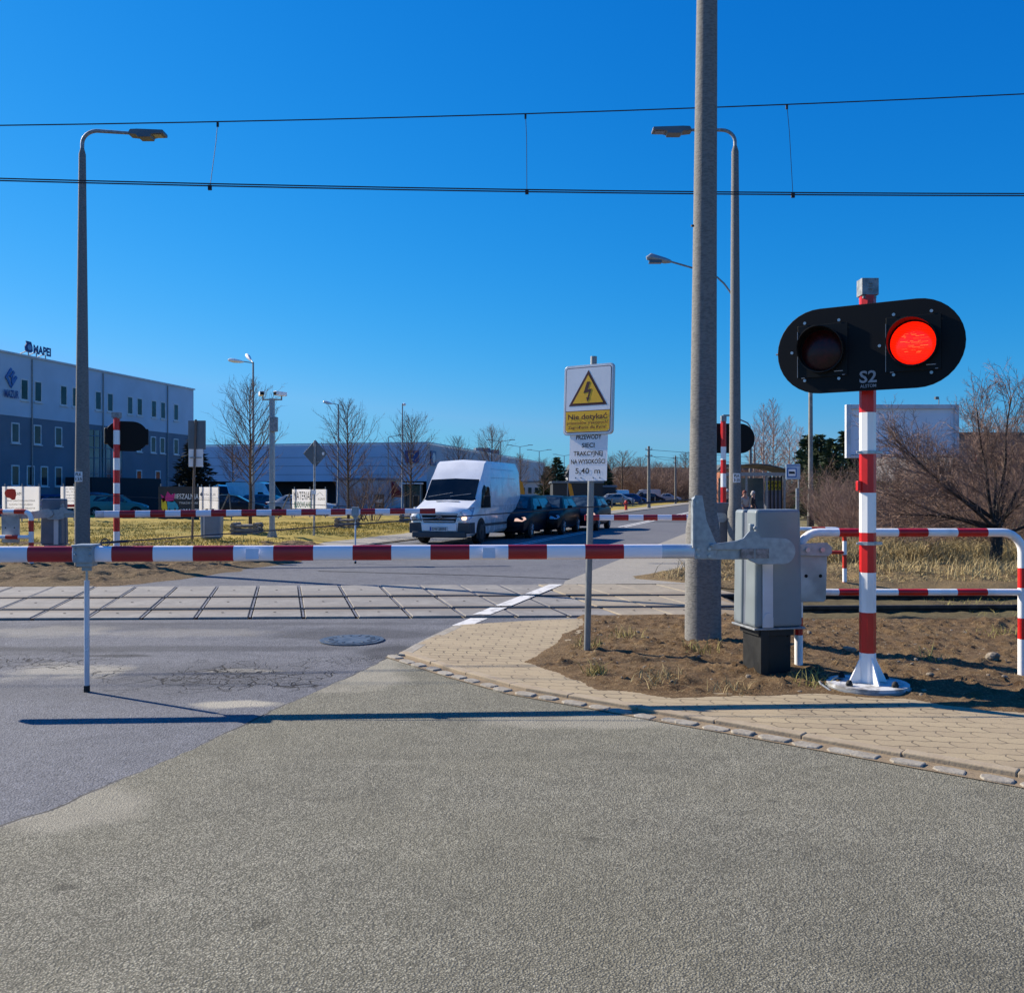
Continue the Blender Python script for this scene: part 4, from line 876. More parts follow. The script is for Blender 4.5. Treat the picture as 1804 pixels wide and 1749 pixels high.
text('Nie dotykać', C + N * .0066 + Z * (-h / 2 + .150), E, Z, .048, M['maroon'], pl1, width=.42, bold=.016)
text('przewodów trakcyjnych!', C + N * .0066 + Z * (-h / 2 + .103), E, Z, .027, M['maroon'], pl1, width=.44, bold=.012)
text('Zagrożenie dla życia!', C + N * .0066 + Z * (-h / 2 + .060), E, Z, .027, M['maroon'], pl1, width=.41, bold=.012)
C2 = D(1040, 805.5, d) + N * .045; w2, h2 = .405, .45
b = MB(); b.prism([(-w2 / 2, -h2 / 2), (w2 / 2, -h2 / 2), (w2 / 2, h2 / 2), (-w2 / 2, h2 / 2)], C2, E, Z, -N * .004); pl2 = b.build('height_plate', M['signwhite'], sg)
for i, (s_, w_, hh, zz) in enumerate((('PRZEWODY', .27, .042, .170), ('SIECI', .135, .042, .092), ('TRAKCYJNEJ', .31, .042, .015), ('NA WYSOKOŚCI', .365, .042, -.062), ('5,40  m', .265, .052, -.155))):
    text(s_, C2 + N * .001 + Z * zz, E, Z, hh, M['ink'], pl2, width=w_, bold=.016 if i < 4 else .008, th=.0012)
b = MB()
for x in (-.13, -.07, .06, .13): b.box(C2 + E * x + Z * (-.195) + N * .002, (.008, .004, .010), -psi)
each(b, 'rivet', M['ink'], pl2)
for zz in (.2, -.2):
    b = MB(); b.box(C + Z * zz - N * .045, (.30, .03, .03), -psi); b.build('bracket', M['galvdull'], sg)

# ------------------------------------------------------------------ concrete masts and lamps
d = 9.45; cxm = (1238.5 - CX) / FPX * d
mt = thing('concrete_mast', 'thick round concrete mast in front, running out of the top of the picture', 'mast', (cxm, d, 0))
b = MB(); pts = []; rr = []
for py, px, wd in ((1160, 1238.5, 64), (1000, 1238.5, 62), (932, 1238, 59), (918, 1238, 55), (905, 1238, 49.5), (895, 1238, 48.5), (700, 1239.5, 45.5), (400, 1242, 41), (0, 1245.5, 36), (-420, 1249, 31)):
    q = D(px, py, d); pts.append(q); rr.append(wd / 2 / FPX * d)
b.tube(pts, rr, 40); b.build('shaft', M['concrete'], mt)
b = MB(); b.tube([D(1222, 398, d - .14), D(1218, 398, d - .15)], .012, 6); b.build('plug', M['ink'], mt)
def conc_lamp(label, px, d, ybase, ytop, r0, r1, side, arm, head_len, plate=None, collar=None):
    x = (px - CX) / FPX * d; t = thing('street_lamp', label, 'street lamp', (x, d, 0)); zt = zpx(ytop, d)
    b = MB(); pts = [(x, d, -.1), (x, d, 1.2)]; rr = [r0, r0 * .98]
    if collar: zc = zpx(collar, d); pts = [(x, d, -.1), (x, d, zc), (x, d, zc + .15)]; rr = [r0, r0, r0 * .82]; r0 = r0 * .82
    pts += [(x, d, zt - .12), (x, d, zt)]; rr += [r1, r1 * .55]; b.tube(pts, rr, 20); b.build('mast', M['concrete'], t)
    b = MB(); zz = zt; pth = [(x, d, zz - .1), (x, d, zz + .10)]
    for q in range(0, 91, 15): pth.append((x + side * .30 * (1 - math.cos(R(q))), d, zz + .10 + .26 * math.sin(R(q))))
    xe = x + side * arm; ze = pth[-1][2] - (.05 if side > 0 else .0); pth.append((xe, d, ze)); b.tube(pth, [.038] * (len(pth) - 1) + [.03], 10); b.build('arm', M['galvdull'], t)
    hx = xe + side * head_len
    b = MB(); b.prism([(-.05, -.05), (.0, .045), (.15, .05), (head_len * .98, .03), (head_len, .0), (head_len, -.05), (head_len * .72, -.055), (.62 * head_len, -.07), (.60 * head_len, -.12), (.24 * head_len, -.12), (.18 * head_len, -.07)], (xe, d - .13, ze), (side, 0, 0), (0, 0, 1), (0, .26, 0)); hd = b.build('lamp_head', M['lamphead'], t, bevel=.012)
    b = MB(); b.box((xe + side * head_len * .80, d, ze - .056), (head_len * .26, .2, .012)); b.build('lamp_glass', M['lampglass'], hd)
    if plate:
        py0, txt = plate; rp = r0 + .002; q = MB(); zc = zpx(py0, d); q.box((x, d - rp - .012, zc), (.155, .006, .20)); pl_ = q.build('number_plate', M['signwhite'], t)
        text(txt[0], (x, d - rp - .017, zc + .018), (1, 0, 0), (0, 0, 1), .060, M['ink'], pl_, width=.12, bold=.02); text(txt[1], (x, d - rp - .017, zc - .075), (1, 0, 0), (0, 0, 1), .060, M['ink'], pl_, width=.13, bold=.02)
    return t
M['lamphead'] = mat('lamp_head_grey', (.15, .16, .18), .4, .4)
M['lampglass'] = mat('lamp_glass', (.10, .10, .12), .15, coat=.5)
conc_lamp('tall concrete street lamp on the left beyond the track, arm pointing right', 145, 18.8, 1003, 262, .150, .068, 1, 1.02, .68, (840, ('PLK', '125')))
conc_lamp('tall concrete street lamp just behind the thick mast, its arm pointing left', 1295, 20.4, 991, 258, .165, .078, -1, 1.02, .82, (842, ('PLK', '3-25')), collar=902)

# overhead line
def wire(pts, r, name, label):
    b = MB(); b.tube(pts, r, 6); return tag(b.build(name, M['wire'], None), label, 'wire')
def cat(X, z): return Vector((X, 13.2 + TR * X, z))
xs = np.linspace(-30, 30, 41)
wire([cat(x, 5.90 + .0009 * (x - 1) ** 2) for x in xs], .0095, 'contact_wire', 'upper of the two close contact wires of the overhead line')
wire([cat(x, 5.85 + .0009 * (x - 1) ** 2) + Vector((0, -.06, 0)) for x in xs], .0095, 'contact_wire', 'lower of the two close contact wires of the overhead line')
mz = lambda x: 6.98 + .047 * x + .0012 * x * x
wire([cat(x, mz(x)) for x in xs], .0085, 'catenary_wire', 'single upper catenary wire high above the crossing')
for px, lab in ((376, 'leftmost dropper wire'), (927, 'middle dropper wire'), (1391, 'right dropper wire')):
    X = (px - CX) / FPX * 13.2 / (1 - (px - CX) / FPX * TR); pa = cat(X + (.06 if px < 500 else (-.04 if px > 1000 else -.01)), mz(X)); pb = cat(X - (.05 if px < 500 else (-.05 if px > 1000 else -.01)), 5.86)
    t = thing('dropper', lab + ' between the catenary wire and the contact wires', 'wire', tuple(pb))
    b = MB(); b.tube([pa, pa.lerp(pb, .3) + Vector((.01, 0, 0)), pb], .0045, 5); b.build('dropper_wire', M['wire'], t)
    b = MB(); b.box(pa - Vector((0, 0, .04)), (.03, .02, .06)); b.box(pb + Vector((0, 0, .01)), (.05, .03, .07)); each(b, 'clamp', M['wire'], t)
# manhole
mh = G(620, 1128.5); t = thing('manhole_cover', 'round iron manhole cover set in the old asphalt', 'manhole cover', (mh.x, mh.y, 0))
b = MB(); b.cyl((mh.x, mh.y, .003), (mh.x, mh.y, .014), .335, n=40); b.build('frame_ring', M['iron'] if 'iron' in M else M['galvdull'], t)
b = MB(); b.cyl((mh.x, mh.y, .012), (mh.x, mh.y, .019), .285, n=40); cv = b.build('cover', M['iron'], t)
b = MB()
for q in range(14): b.box((mh.x + .22 * math.cos(q * .449), mh.y + .22 * math.sin(q * .449), .021), (.05, .018, .006), q * .449)
each(b, 'cover_rib', M['iron'], cv)

# ------------------------------------------------------------------ vehicles (local: front at y = 0, +y backwards, then turned)
class Shell:
    """body lofted through stations; ring = bottom, sill, belt, shoulder, roof edge, centre"""
    def __init__(s, st): s.st = st                                  # (y, [(x, z)...6 points, last one on the centre line])
    def ring(s, y):
        st = s.st; y = max(st[0][0], min(st[-1][0], y))
        for a, b in zip(st, st[1:]):
            if y <= b[0] + 1e-9:
                f = (y - a[0]) / max(1e-9, b[0] - a[0]); return [(p[0] + (q[0] - p[0]) * f, p[1] + (q[1] - p[1]) * f) for p, q in zip(a[1], b[1])]
    def side(s, y, z):
        r = s.ring(y)[1:]
        for a, b in zip(r, r[1:]):
            if a[1] <= z <= b[1]: f = (z - a[1]) / max(1e-6, b[1] - a[1]); return a[0] + (b[0] - a[0]) * f
        return r[0][0] if z < r[0][1] else r[-1][0]
    def top(s, y, x):
        r = s.ring(y); x = abs(x)
        for i in (len(r) - 1, len(r) - 2, len(r) - 3, len(r) - 4):
            a, b = r[i], r[i - 1]
            if a[0] <= x <= b[0]: f = (x - a[0]) / max(1e-6, b[0] - a[0]); return a[1] + (b[1] - a[1]) * f
        return r[1][1]
    def mesh(s, name, m, parent):
        b = MB(); rows = []
        for y, r in s.st: rows.append([(x, y, z) for x, z in r] + [(-x, y, z) for x, z in reversed(r[:-1])])
        n = len(rows[0]); b.v = [p for r in rows for p in r]
        for i in range(len(rows) - 1):
            for k in range(n): b.f.append((i * n + k, i * n + (k + 1) % n, (i + 1) * n + (k + 1) % n, (i + 1) * n + k)); b.m.append(0); b.sm.append(True)
        b.f.append(list(range(n))); b.m.append(0); b.sm.append(False); b.f.append([(len(rows) - 1) * n + k for k in range(n)]); b.m.append(0); b.sm.append(False)
        return b.build(name, m, parent, local=True)
    def sidepatch(s, b, poly, off=.012, mi=0, sub=5, sides=(1, -1)):
        """polygon in (y, z) laid on the flank, both sides; strips along z so that it follows the tumblehome"""
        zs_ = sorted(p[1] for p in poly); z0, z1 = zs_[0], zs_[-1]
        def span(z):
            ys = []
            for (ya, za), (yb, zb) in zip(poly, poly[1:] + poly[:1]):
                if min(za, zb) - 1e-9 <= z <= max(za, zb) + 1e-9:
                    if abs(za - zb) < 1e-9: ys += [ya, yb]
                    else: ys.append(ya + (yb - ya) * (z - za) / (zb - za))
            return min(ys), max(ys)
        for sd in sides:
            vs = []; fs = []; nx = 4
            for i in range(sub + 1):
                z = z0 + (z1 - z0) * i / sub; a, c = span(z)
                for k in range(nx + 1): y = a + (c - a) * k / nx; vs.append((sd * (s.side(y, z) + off), y, z))
            for i in range(sub):
                for k in range(nx): q = i * (nx + 1) + k; fs.append((q, q + 1, q + nx + 2, q + nx + 1) if sd > 0 else (q, q + nx + 1, q + nx + 2, q + 1))
            b.add(vs, fs, mi, True)
    def toppatch(s, b, y0, y1, w0, w1, off=.012, mi=0, nx=10, ny=5):
        vs = []; fs = []
        for i in range(ny + 1):
            y = y0 + (y1 - y0) * i / ny; w = w0 + (w1 - w0) * i / ny
            for k in range(nx + 1):
                x = w * (2 * k / nx - 1); dz = (s.top(y + .03, x) - s.top(y - .03, x)) / .06; l = math.hypot(1, dz); vs.append((x, y - off * dz / l, s.top(y, x) + off / l))
        for i in range(ny):
            for k in range(nx): q = i * (nx + 1) + k; fs.append((q, q + 1, q + nx + 2, q + nx + 1))
        b.add(vs, fs, mi, True)
def wheel(t, x, y, r, w, rim='rim', alloy=True):
    sd = 1 if x > 0 else -1
    b = MB(); b.tube([(x - sd * w, y, r), (x - sd * .03, y, r), (x, y, r)], [r, r, r * .93], 28); o = b.build('wheel', M['tyre'], t, local=True)
    b = MB(); b.tube([(x - sd * .01, y, r), (x + sd * .008, y, r), (x + sd * .012, y, r)], [r * .66, r * .66, r * .60], 24, mi=1)
    if alloy:
        for k in range(7):
            a = 2 * math.pi * k / 7; b.tube([(x + sd * .014, y + .05 * math.cos(a), r + .05 * math.sin(a)), (x + sd * .018, y + r * .6 * math.cos(a), r + r * .6 * math.sin(a))], [.03, .022], 5)
    b.tube([(x + sd * .008, y, r), (x + sd * .026, y, r)], .05, 12)
    b.build('rim', [M[rim], M['rimdark']], o, local=True)
def arch(b, sh, y, r, R_, off=.006, mi=0):
    for sd in (1, -1):
        vs = []; n = 14; x = sd * (sh.side(y, r) + off)
        for k in range(n + 1): a = math.pi * k / n; vs.append((sd * (sh.side(y + R_ * math.cos(a), r + R_ * math.sin(a)) + off), y + R_ * math.cos(a), r + R_ * math.sin(a)))
        vs += [(x, y - R_, .16), (x, y + R_, .16)]; b.add(vs, [list(range(n + 3))], mi)
def ring6(wb, zb, wsill, zs, wb2, zbelt, wsh, zsh, wt, zt, crown): return [(wb, zb), (wsill, zs), (wb2, zbelt), (wsh, zsh), (wt, zt), (0, zt + crown)]
def car(name, label, cat, loc, rz, paint, kind='hatch', L=4.1, W=1.76, H=1.46, lamps_on=False, group=None, plate=None, detail=True, sx=1.0):
    t = thing(name, label, cat, loc, rz, group); w = W / 2
    zb = .22; bl = .88 * H / 1.46; k = L / 4.1
    cowl, ws, roof, rend, tail = {'hatch': (.95, 1.62, 2.1, 3.55, 3.95), 'estate': (.95, 1.62, 2.1, 3.75, 4.02), 'saloon': (1.05, 1.75, 2.15, 2.95, 3.55), 'suv': (.95, 1.5, 2.0, 3.7, 4.0)}[kind]
    tz = {'hatch': .95, 'estate': .95, 'saloon': .98, 'suv': 1.05}[kind]
    S = [(0, ring6(w * .62, .26, w * .78, .32, w * .80, .50, w * .74, .58, w * .62, .64, .02)),
         (.10, ring6(w * .8, .20, w * .92, .28, w * .94, .55, w * .88, .66, w * .72, .72, .03)),
         (.45, ring6(w * .9, zb, w * .99, .32, w, .64, w * .95, .76, w * .78, .84, .035)),
         (cowl, ring6(w * .92, zb, w, .32, w * 1.0, .72, w * .96, bl, w * .80, bl + .07, .03)),
         (ws, ring6(w * .92, zb, w, .32, w * 1.0, .74, w * .95, bl + .03, w * .70, H - .10, .04)),
         (roof, ring6(w * .92, zb, w, .32, w * 1.0, .76, w * .95, bl + .05, w * .68, H - .03, .03)),
         (rend, ring6(w * .92, zb, w, .32, w * 1.0, .80, w * .94, bl + .09, w * .66, H - .07, .03)),
         (tail, ring6(w * .9, zb + .02, w * .97, .36, w * .96, .80, w * .90, tz - .02, w * .72, tz + (.14 if kind != 'saloon' else .04), .03)),
         (4.1, ring6(w * .75, .30, w * .86, .4, w * .88, .7, w * .82, .80, w * .66, .86, .02))]
    if kind == 'saloon': S[-2] = (3.55, ring6(w * .9, zb, w * .99, .36, w * .98, .80, w * .93, .93, w * .72, 1.0, .03)); S[-1] = (4.1, ring6(w * .75, .30, w * .86, .4, w * .9, .75, w * .84, .90, w * .66, .95, .02))
    S = [(y * k, r) for y, r in S]; sh = Shell(S); body = sh.mesh('body', paint, t)
    b = MB(); sh.toppatch(b, (cowl + .04) * k, (ws - .02) * k, w * .76, w * .64); b.build('windscreen', M['carglass'], t, local=True)
    b = MB(); e = {'hatch': 3.35, 'estate': 3.6, 'saloon': 2.95, 'suv': 3.5}[kind]
    zl = bl + .075; sh.sidepatch(b, [((cowl + .35) * k, zl), (e * k + .12, zl + .02), ((e - .12) * k, H - .15), ((ws + .12) * k, H - .15)], .01); sw_ = each(b, 'side_window', M['carglass'], t, local=True)
    if detail:
        b = MB()
        for y in (2.32,): sh.sidepatch(b, [(y * k, zl - .01), ((y + .07) * k, zl - .01), ((y + .05) * k, H - .13), ((y + .01) * k, H - .13)], .018)
        each(b, 'door_pillar', paint, t, local=True)
    b = MB(); y0, y1 = {'hatch': (3.6, 3.92), 'estate': (3.8, 4.0), 'saloon': (3.0, 3.5), 'suv': (3.74, 3.97)}[kind]; sh.toppatch(b, y0 * k, y1 * k, w * .58, w * .64); b.build('rear_window', M['glass'], t, local=True)
    for sd in (1, -1):
        b = MB(); vs = []
        for (x, z, y) in ((.60, .60, -.005), (.90, .59, .05), (.99, .66, .28), (.92, .74, .30), (.62, .69, .02)): vs.append((sd * w * x * 1.0, y * k - .02, z))
        b.add([(x, y, z) for x, y, z in [(v[0], v[1], v[2]) for v in vs]] + [(v[0] * .92, v[1] + .12, v[2] - .01) for v in vs], [(0, 1, 2, 3, 4), (5, 6, 7, 8, 9)] + [(i, (i + 1) % 5, (i + 1) % 5 + 5, i + 5) for i in range(5)])
        b.build('headlight', M['headlit2'] if lamps_on and sd > 0 else M['headlamp'], t, local=True, bevel=.01)
        b = MB(); b.box((sd * w * .90, 4.03 * k, .82), (.06, .16, .18)); b.build('tail_light', M['taillamp'], t, local=True)
        b = MB(); b.box((sd * (w + .09), (cowl + .52) * k, bl + .13), (.19, .10, .12)); b.build('wing_mirror', paint, t, local=True, bevel=.03)
    b = MB(); b.box((0, .0, .60), (w * .95, .03, .09)); b.box((0, .03, .36), (w * 1.1, .06, .12)); b.build('grille', M['black'], t, local=True, bevel=.01)
    b = MB(); b.box((0, -.022, .44), (.52, .015, .11)); pl = b.build('number_plate', M['plate'], t, local=True)
    if plate: text(plate, (0, -.031, .41), (1, 0, 0), (0, 0, 1), .07, M['ink'], pl, width=.42, local=True, bold=.01)
    b = MB(); arch(b, sh, .78 * k, .31, .37); arch(b, sh, 3.28 * k, .31, .37); each(b, 'wheel_arch', M['black'], body, local=True)
    for y in (.78, 3.28):
        for sd in (1, -1): wheel(t, sd * (w + .015), y * k, .31, .2)
    return t
M['headlit'] = emit_mat('lit_headlamp', (1, .85, .6), 1.6)
M['headlit2'] = emit_mat('lit_car_lamp', (1, .9, .75), .6); M['taillamp'] = mat('tail_lamp', (.25, .01, .01), .2, coat=.6)
van_c = RD(0, 0)
def on_road(px, py): return G(px, py)
# white high-roof van
fl = G(722, 957); fr = G(850, 958); fc = (fl + fr) / 2; fc = fc - rdU * .55
van = thing('van', 'white high-roofed panel van with lit headlight, first in the queue', 'van', (fc.x, fc.y, 0), RZ)
w = .985
def vr(wl, zb, wb, zs, wbelt, zbelt, wsh, zsh, wt, zt, cr): return [(wl, zb), (wb, zs), (wbelt, zbelt), (wsh, zsh), (wt, zt), (0, zt + cr)]
VS = [(0, vr(.66, .26, .80, .34, .86, .66, .84, .84, .74, .96, .02)), (.09, vr(.8, .24, .93, .34, .95, .70, .93, .92, .82, 1.04, .03)), (.30, vr(.85, .24, .97, .34, .975, .74, .955, .98, .84, 1.12, .035)),
      (.86, vr(.9, .26, w, .36, w, .95, .955, 1.18, .84, 1.31, .03)), (1.42, vr(.9, .27, w, .38, w, 1.12, .94, 1.55, .82, 1.98, .035)), (1.60, vr(.9, .27, w, .38, w, 1.14, .935, 1.72, .81, 2.14, .04)),
      (1.90, vr(.9, .27, w, .38, w, 1.18, .925, 2.14, .79, 2.47, .05)), (2.10, vr(.9, .27, w, .38, w, 1.2, .92, 2.26, .79, 2.56, .05)), (5.36, vr(.9, .30, w, .40, w, 1.2, .92, 2.28, .79, 2.57, .05)), (5.47, vr(.88, .33, .975, .42, .97, 1.2, .90, 2.24, .77, 2.53, .04)), (5.50, vr(.85, .36, .95, .45, .95, 1.2, .88, 2.18, .74, 2.48, .04))]
sh = Shell(VS); body = sh.mesh('body', M['vanwhite'], van)
b = MB(); sh.toppatch(b, .90, 1.40, .82, .795, .014); sh.toppatch(b, .84, .93, .88, .82, .008); wsn = b.build('windscreen', M['glass'], van, local=True)
b = MB()
for (x0, x1, y0) in ((-.72, .05, .93), (.0, .66, .92)): b.tube([(x0, y0, sh.top(y0, x0) + .03), (x1, y0 + .08, sh.top(y0 + .08, x1) + .035)], .010, 5)
each(b, 'wiper', M['galvdull'], wsn, local=True)
b = MB(); sh.sidepatch(b, [(1.0, 1.08), (1.95, 1.08), (1.95, 1.15), (1.90, 1.78), (1.52, 1.80), (1.30, 1.62), (1.02, 1.20)], .008, 0, 8); each(b, 'window_trim', M['black'], van, local=True)
b = MB(); sh.sidepatch(b, [(1.36, 1.22), (1.86, 1.22), (1.83, 1.74), (1.56, 1.74)], .014, 0, 5); each(b, 'side_window', M['glass'], van, local=True)
b = MB(); sh.sidepatch(b, [(1.10, 1.12), (1.30, 1.22), (1.30, 1.52), (1.24, 1.45)], .014, 0, 4); each(b, 'quarter_window', M['glass'], van, local=True)
for sd in (1, -1):
    b = MB(); b.box((sd * 1.17, 1.02, 1.30), (.20, .12, .34)); b.box((sd * 1.05, 1.06, 1.14), (.16, .06, .06)); b.build('wing_mirror', M['black'], van, local=True, bevel=.035)
    b = MB(); v = [(.60, .68, -.0), (.90, .68, .055), (.955, .80, .13), (.955, 1.10, .44), (.90, 1.10, .36), (.70, .95, .035)]
    v = [(.58, .70, -.05), (.90, .70, -.0), (.995, .80, .10), (.99, 1.12, .40), (.90, 1.12, .26), (.66, .98, -.02)]
    vs = [(sd * x, y - .012, z) for x, z, y in v]; vs += [(sd * x * .93, y + .14, z - .01) for x, z, y in v]
    b.add(vs, [tuple(range(6)), tuple(range(6, 12))] + [(i, (i + 1) % 6, (i + 1) % 6 + 6, i + 6) for i in range(6)]); hl = b.build('headlight', M['headlamp'], van, local=True, bevel=.01)
    b = MB(); c = (sd * .80, -.02 + .03, .765); b.prism([(.075 * math.cos(R(a)), .06 * math.sin(R(a))) for a in range(0, 360, 30)], (c[0], -.085, c[2] + .03), (1, 0, 0), (0, 0, 1), (0, .06, 0)); b.build('lamp_bulb', M['headlit'] if sd > 0 else M['chrome'], hl, local=True)
    b = MB(); sh.sidepatch(b, [(.0, .34), (.40, .34), (.36, .66), (.02, .66)], .02, 0, 3, (sd,)); b.prism([(.56, .34), (.97, .34), (.97, .66), (.60, .66)], (0, -.03, 0), (sd, 0, 0), (0, 0, 1), (0, .15, 0)); b.build('bumper_corner', M['bumper'], van, local=True, bevel=.02)
    b = MB(); b.box((sd * .88, 5.5, 1.1), (.10, .05, .42)); b.build('tail_light', M['taillamp'], van, local=True)
b = MB(); b.box((0, -.035, .30), (1.70, .16, .18)); b.build('lower_bumper', M['bumper'], van, local=True, bevel=.03)
b = MB(); b.box((0, -.01, .52), (1.10, .10, .24)); b.build('bumper_centre', M['vanwhite'], van, local=True, bevel=.03)
b = MB(); b.prism([(-.50, .66), (.50, .66), (.58, .93), (-.58, .93)], (0, -.022, 0), (1, 0, 0), (0, 0, 1), (0, .05, 0)); gr = b.build('grille', M['black'], van, local=True)
for z, wd in ((.70, .98), (.79, 1.06), (.90, 1.14)):
    b = MB(); b.box((0, -.035, z), (wd, .03, .035)); b.build('grille_bar', M['galvlight'] if 'galvlight' in M else M['chrome'], gr, local=True, bevel=.008)
b = MB(); b.prism([(.105 * math.cos(R(a)), .048 * math.sin(R(a))) for a in range(0, 360, 15)], (0, -.062, .815), (1, 0, 0), (0, 0, 1), (0, .03, 0)); bd = b.build('badge', M['chrome'], gr, local=True)
b = MB(); b.prism([(.092 * math.cos(R(a)), .038 * math.sin(R(a))) for a in range(0, 360, 15)], (0, -.066, .815), (1, 0, 0), (0, 0, 1), (0, .006, 0)); b.build('badge_face', M['badgeblue'] if 'badgeblue' in M else M['blueplate'], gr, local=True)
text('Ford', (0, -.069, .797), (1, 0, 0), (0, 0, 1), .042, M['chrome'], gr, 'badge_lettering', width=.11, local=True)
b = MB(); b.box((0, -.075, .47), (.56, .02, .135), mi=0); b.box((-.255, -.087, .47), (.045, .004, .115), mi=1); pl_ = b.build('number_plate', [M['plate'], M['blueplate']], van, local=True)
text('DW 2EE93', (.02, -.089, .43), (1, 0, 0), (0, 0, 1), .082, M['ink'], pl_, width=.44, bold=.01, local=True)
b = MB(); b.box((0, .70, sh.top(.70, 0) + .005), (.74, .05, .012)); b.build('bonnet_vent', M['black'], van, local=True)
b = MB(); sh.sidepatch(b, [(1.15, .52), (4.0, .52), (4.0, .60), (1.15, .60)], .016, 0, 1); each(b, 'side_moulding', M['bumper'], van, local=True)
b = MB()
sh.sidepatch(b, [(2.02, .45), (2.035, .45), (2.035, 1.95), (2.02, 1.95)], .003, 0, 5); sh.sidepatch(b, [(3.30, .45), (3.315, .45), (3.315, 1.95), (3.30, 1.95)], .003, 0, 5)
sh.sidepatch(b, [(2.1, 2.02), (5.4, 2.02), (5.4, 2.035), (2.1, 2.035)], .003, 0, 1); sh.sidepatch(b, [(2.1, 1.12), (5.4, 1.12), (5.4, 1.132), (2.1, 1.132)], .003, 0, 1); sh.sidepatch(b, [(2.2, 2.3), (5.4, 2.3), (5.4, 2.315), (2.2, 2.315)], .003, 0, 1)
b.build('panel_seam', M['seamgrey'] if 'seamgrey' in M else M['inkgrey'], body, local=True)
b = MB(); arch(b, sh, .98, .35, .44); arch(b, sh, 4.42, .35, .42); each(b, 'wheel_arch', M['black'], body, local=True)
for y in (.98, 4.42):
    for sd in (1, -1): wheel(van, sd * 1.0, y, .35, .22, 'rimdark', False)
# the queue behind it
def queue(px, py, label, paint, **k):
    p = G(px, py); p = p - rdU * .78 + rdN * (-(k.pop('wd', 1.76)) / 2); return car('car', label, 'car', (p.x, p.y, 0), RZ, paint, group='cars queueing behind the van', **k)
queue(935, 948.0, 'dark navy estate car right behind the white van, its headlight bright', carpaint('navy', (.003, .005, .012)), kind='estate', L=4.4, H=1.50, lamps_on=True, plate='DW 7K21')
queue(993, 941.5, 'plain black small hatchback, second car behind the van', carpaint('blackpaint', (.004, .0045, .006)), kind='hatch', L=4.0, H=1.46)
queue(1054, 934.5, 'dark blue hatchback at the end of the queue with white number plate', carpaint('nightblue', (.004, .009, .022)), kind='hatch', L=4.0, H=1.44, lamps_on=True, plate='DW 41C')
def parked(px, pyb, d, rz, label, paint, kind, **k):
    q = D(px, 868, d); return car('car', label, 'car', (q.x, d, 0), rz, paint, kind=kind, detail=False, **k)
grp = 'cars parked in front of the buildings'
parked(262, 0, 60, R(110), 'pale green hatchback parked beside the black paint advertising board', carpaint('palegreen', (.10, .26, .24)), 'hatch', group=grp, L=3.9)
parked(215, 0, 63, R(75), 'blue grey sport utility car parked left of the pale green hatchback', carpaint('bluegrey', (.05, .10, .17)), 'suv', group=grp, L=4.3, H=1.6)
parked(158, 0, 66, R(100), 'mid blue car parked just right of the left concrete lamp', carpaint('midblue', (.02, .08, .22)), 'hatch', group=grp)
parked(72, 0, 64, R(80), 'bright blue car with rounded roof behind the left advertising banner', carpaint('brightblue', (.02, .10, .30)), 'hatch', group=grp)
parked(8, 0, 62, R(90), 'silver white car at the left edge of the car park', carpaint('silver', (.42, .44, .46)), 'saloon', group=grp, L=4.5)
parked(430, 0, 62, R(95), 'very dark car parked behind the nearest staked tree', carpaint('darkcar', (.010, .012, .02)), 'saloon', group=grp, L=4.6)
parked(478, 0, 56, R(98), 'dark grey saloon parked behind the camera mast', carpaint('darkgrey', (.02, .024, .03)), 'saloon', group=grp, L=4.6)
parked(520, 0, 66, R(80), 'blue hatchback parked behind the white building materials banner', carpaint('blue2', (.03, .10, .18)), 'hatch', group=grp)
parked(590, 0, 60, R(85), 'silver saloon parked right of the building materials banner', M['silver'], 'saloon', group=grp, L=4.4)
parked(1200, 0, 150, R(80), 'tiny silver car parked far off beside the thick mast', M['silver'], 'saloon', group='cars parked far down the road')
parked(1172, 0, 140, R(85), 'tiny dark car parked far off near the fence posts', M['darkcar'], 'hatch', group='cars parked far down the road')
parked(1118, 0, 118, R(80), 'small silver car parked behind the red hydrant', M['silver'], 'hatch', group='cars parked far down the road')
parked(1140, 0, 128, R(90), 'tiny blue car parked far off behind the utility pole', M['midblue'], 'hatch', group='cars parked far down the road')
parked(950, 0, 74, R(70), 'dark blue car parked behind the queue beside the left orange flag', M['midblue'], 'hatch', group='cars parked far down the road')
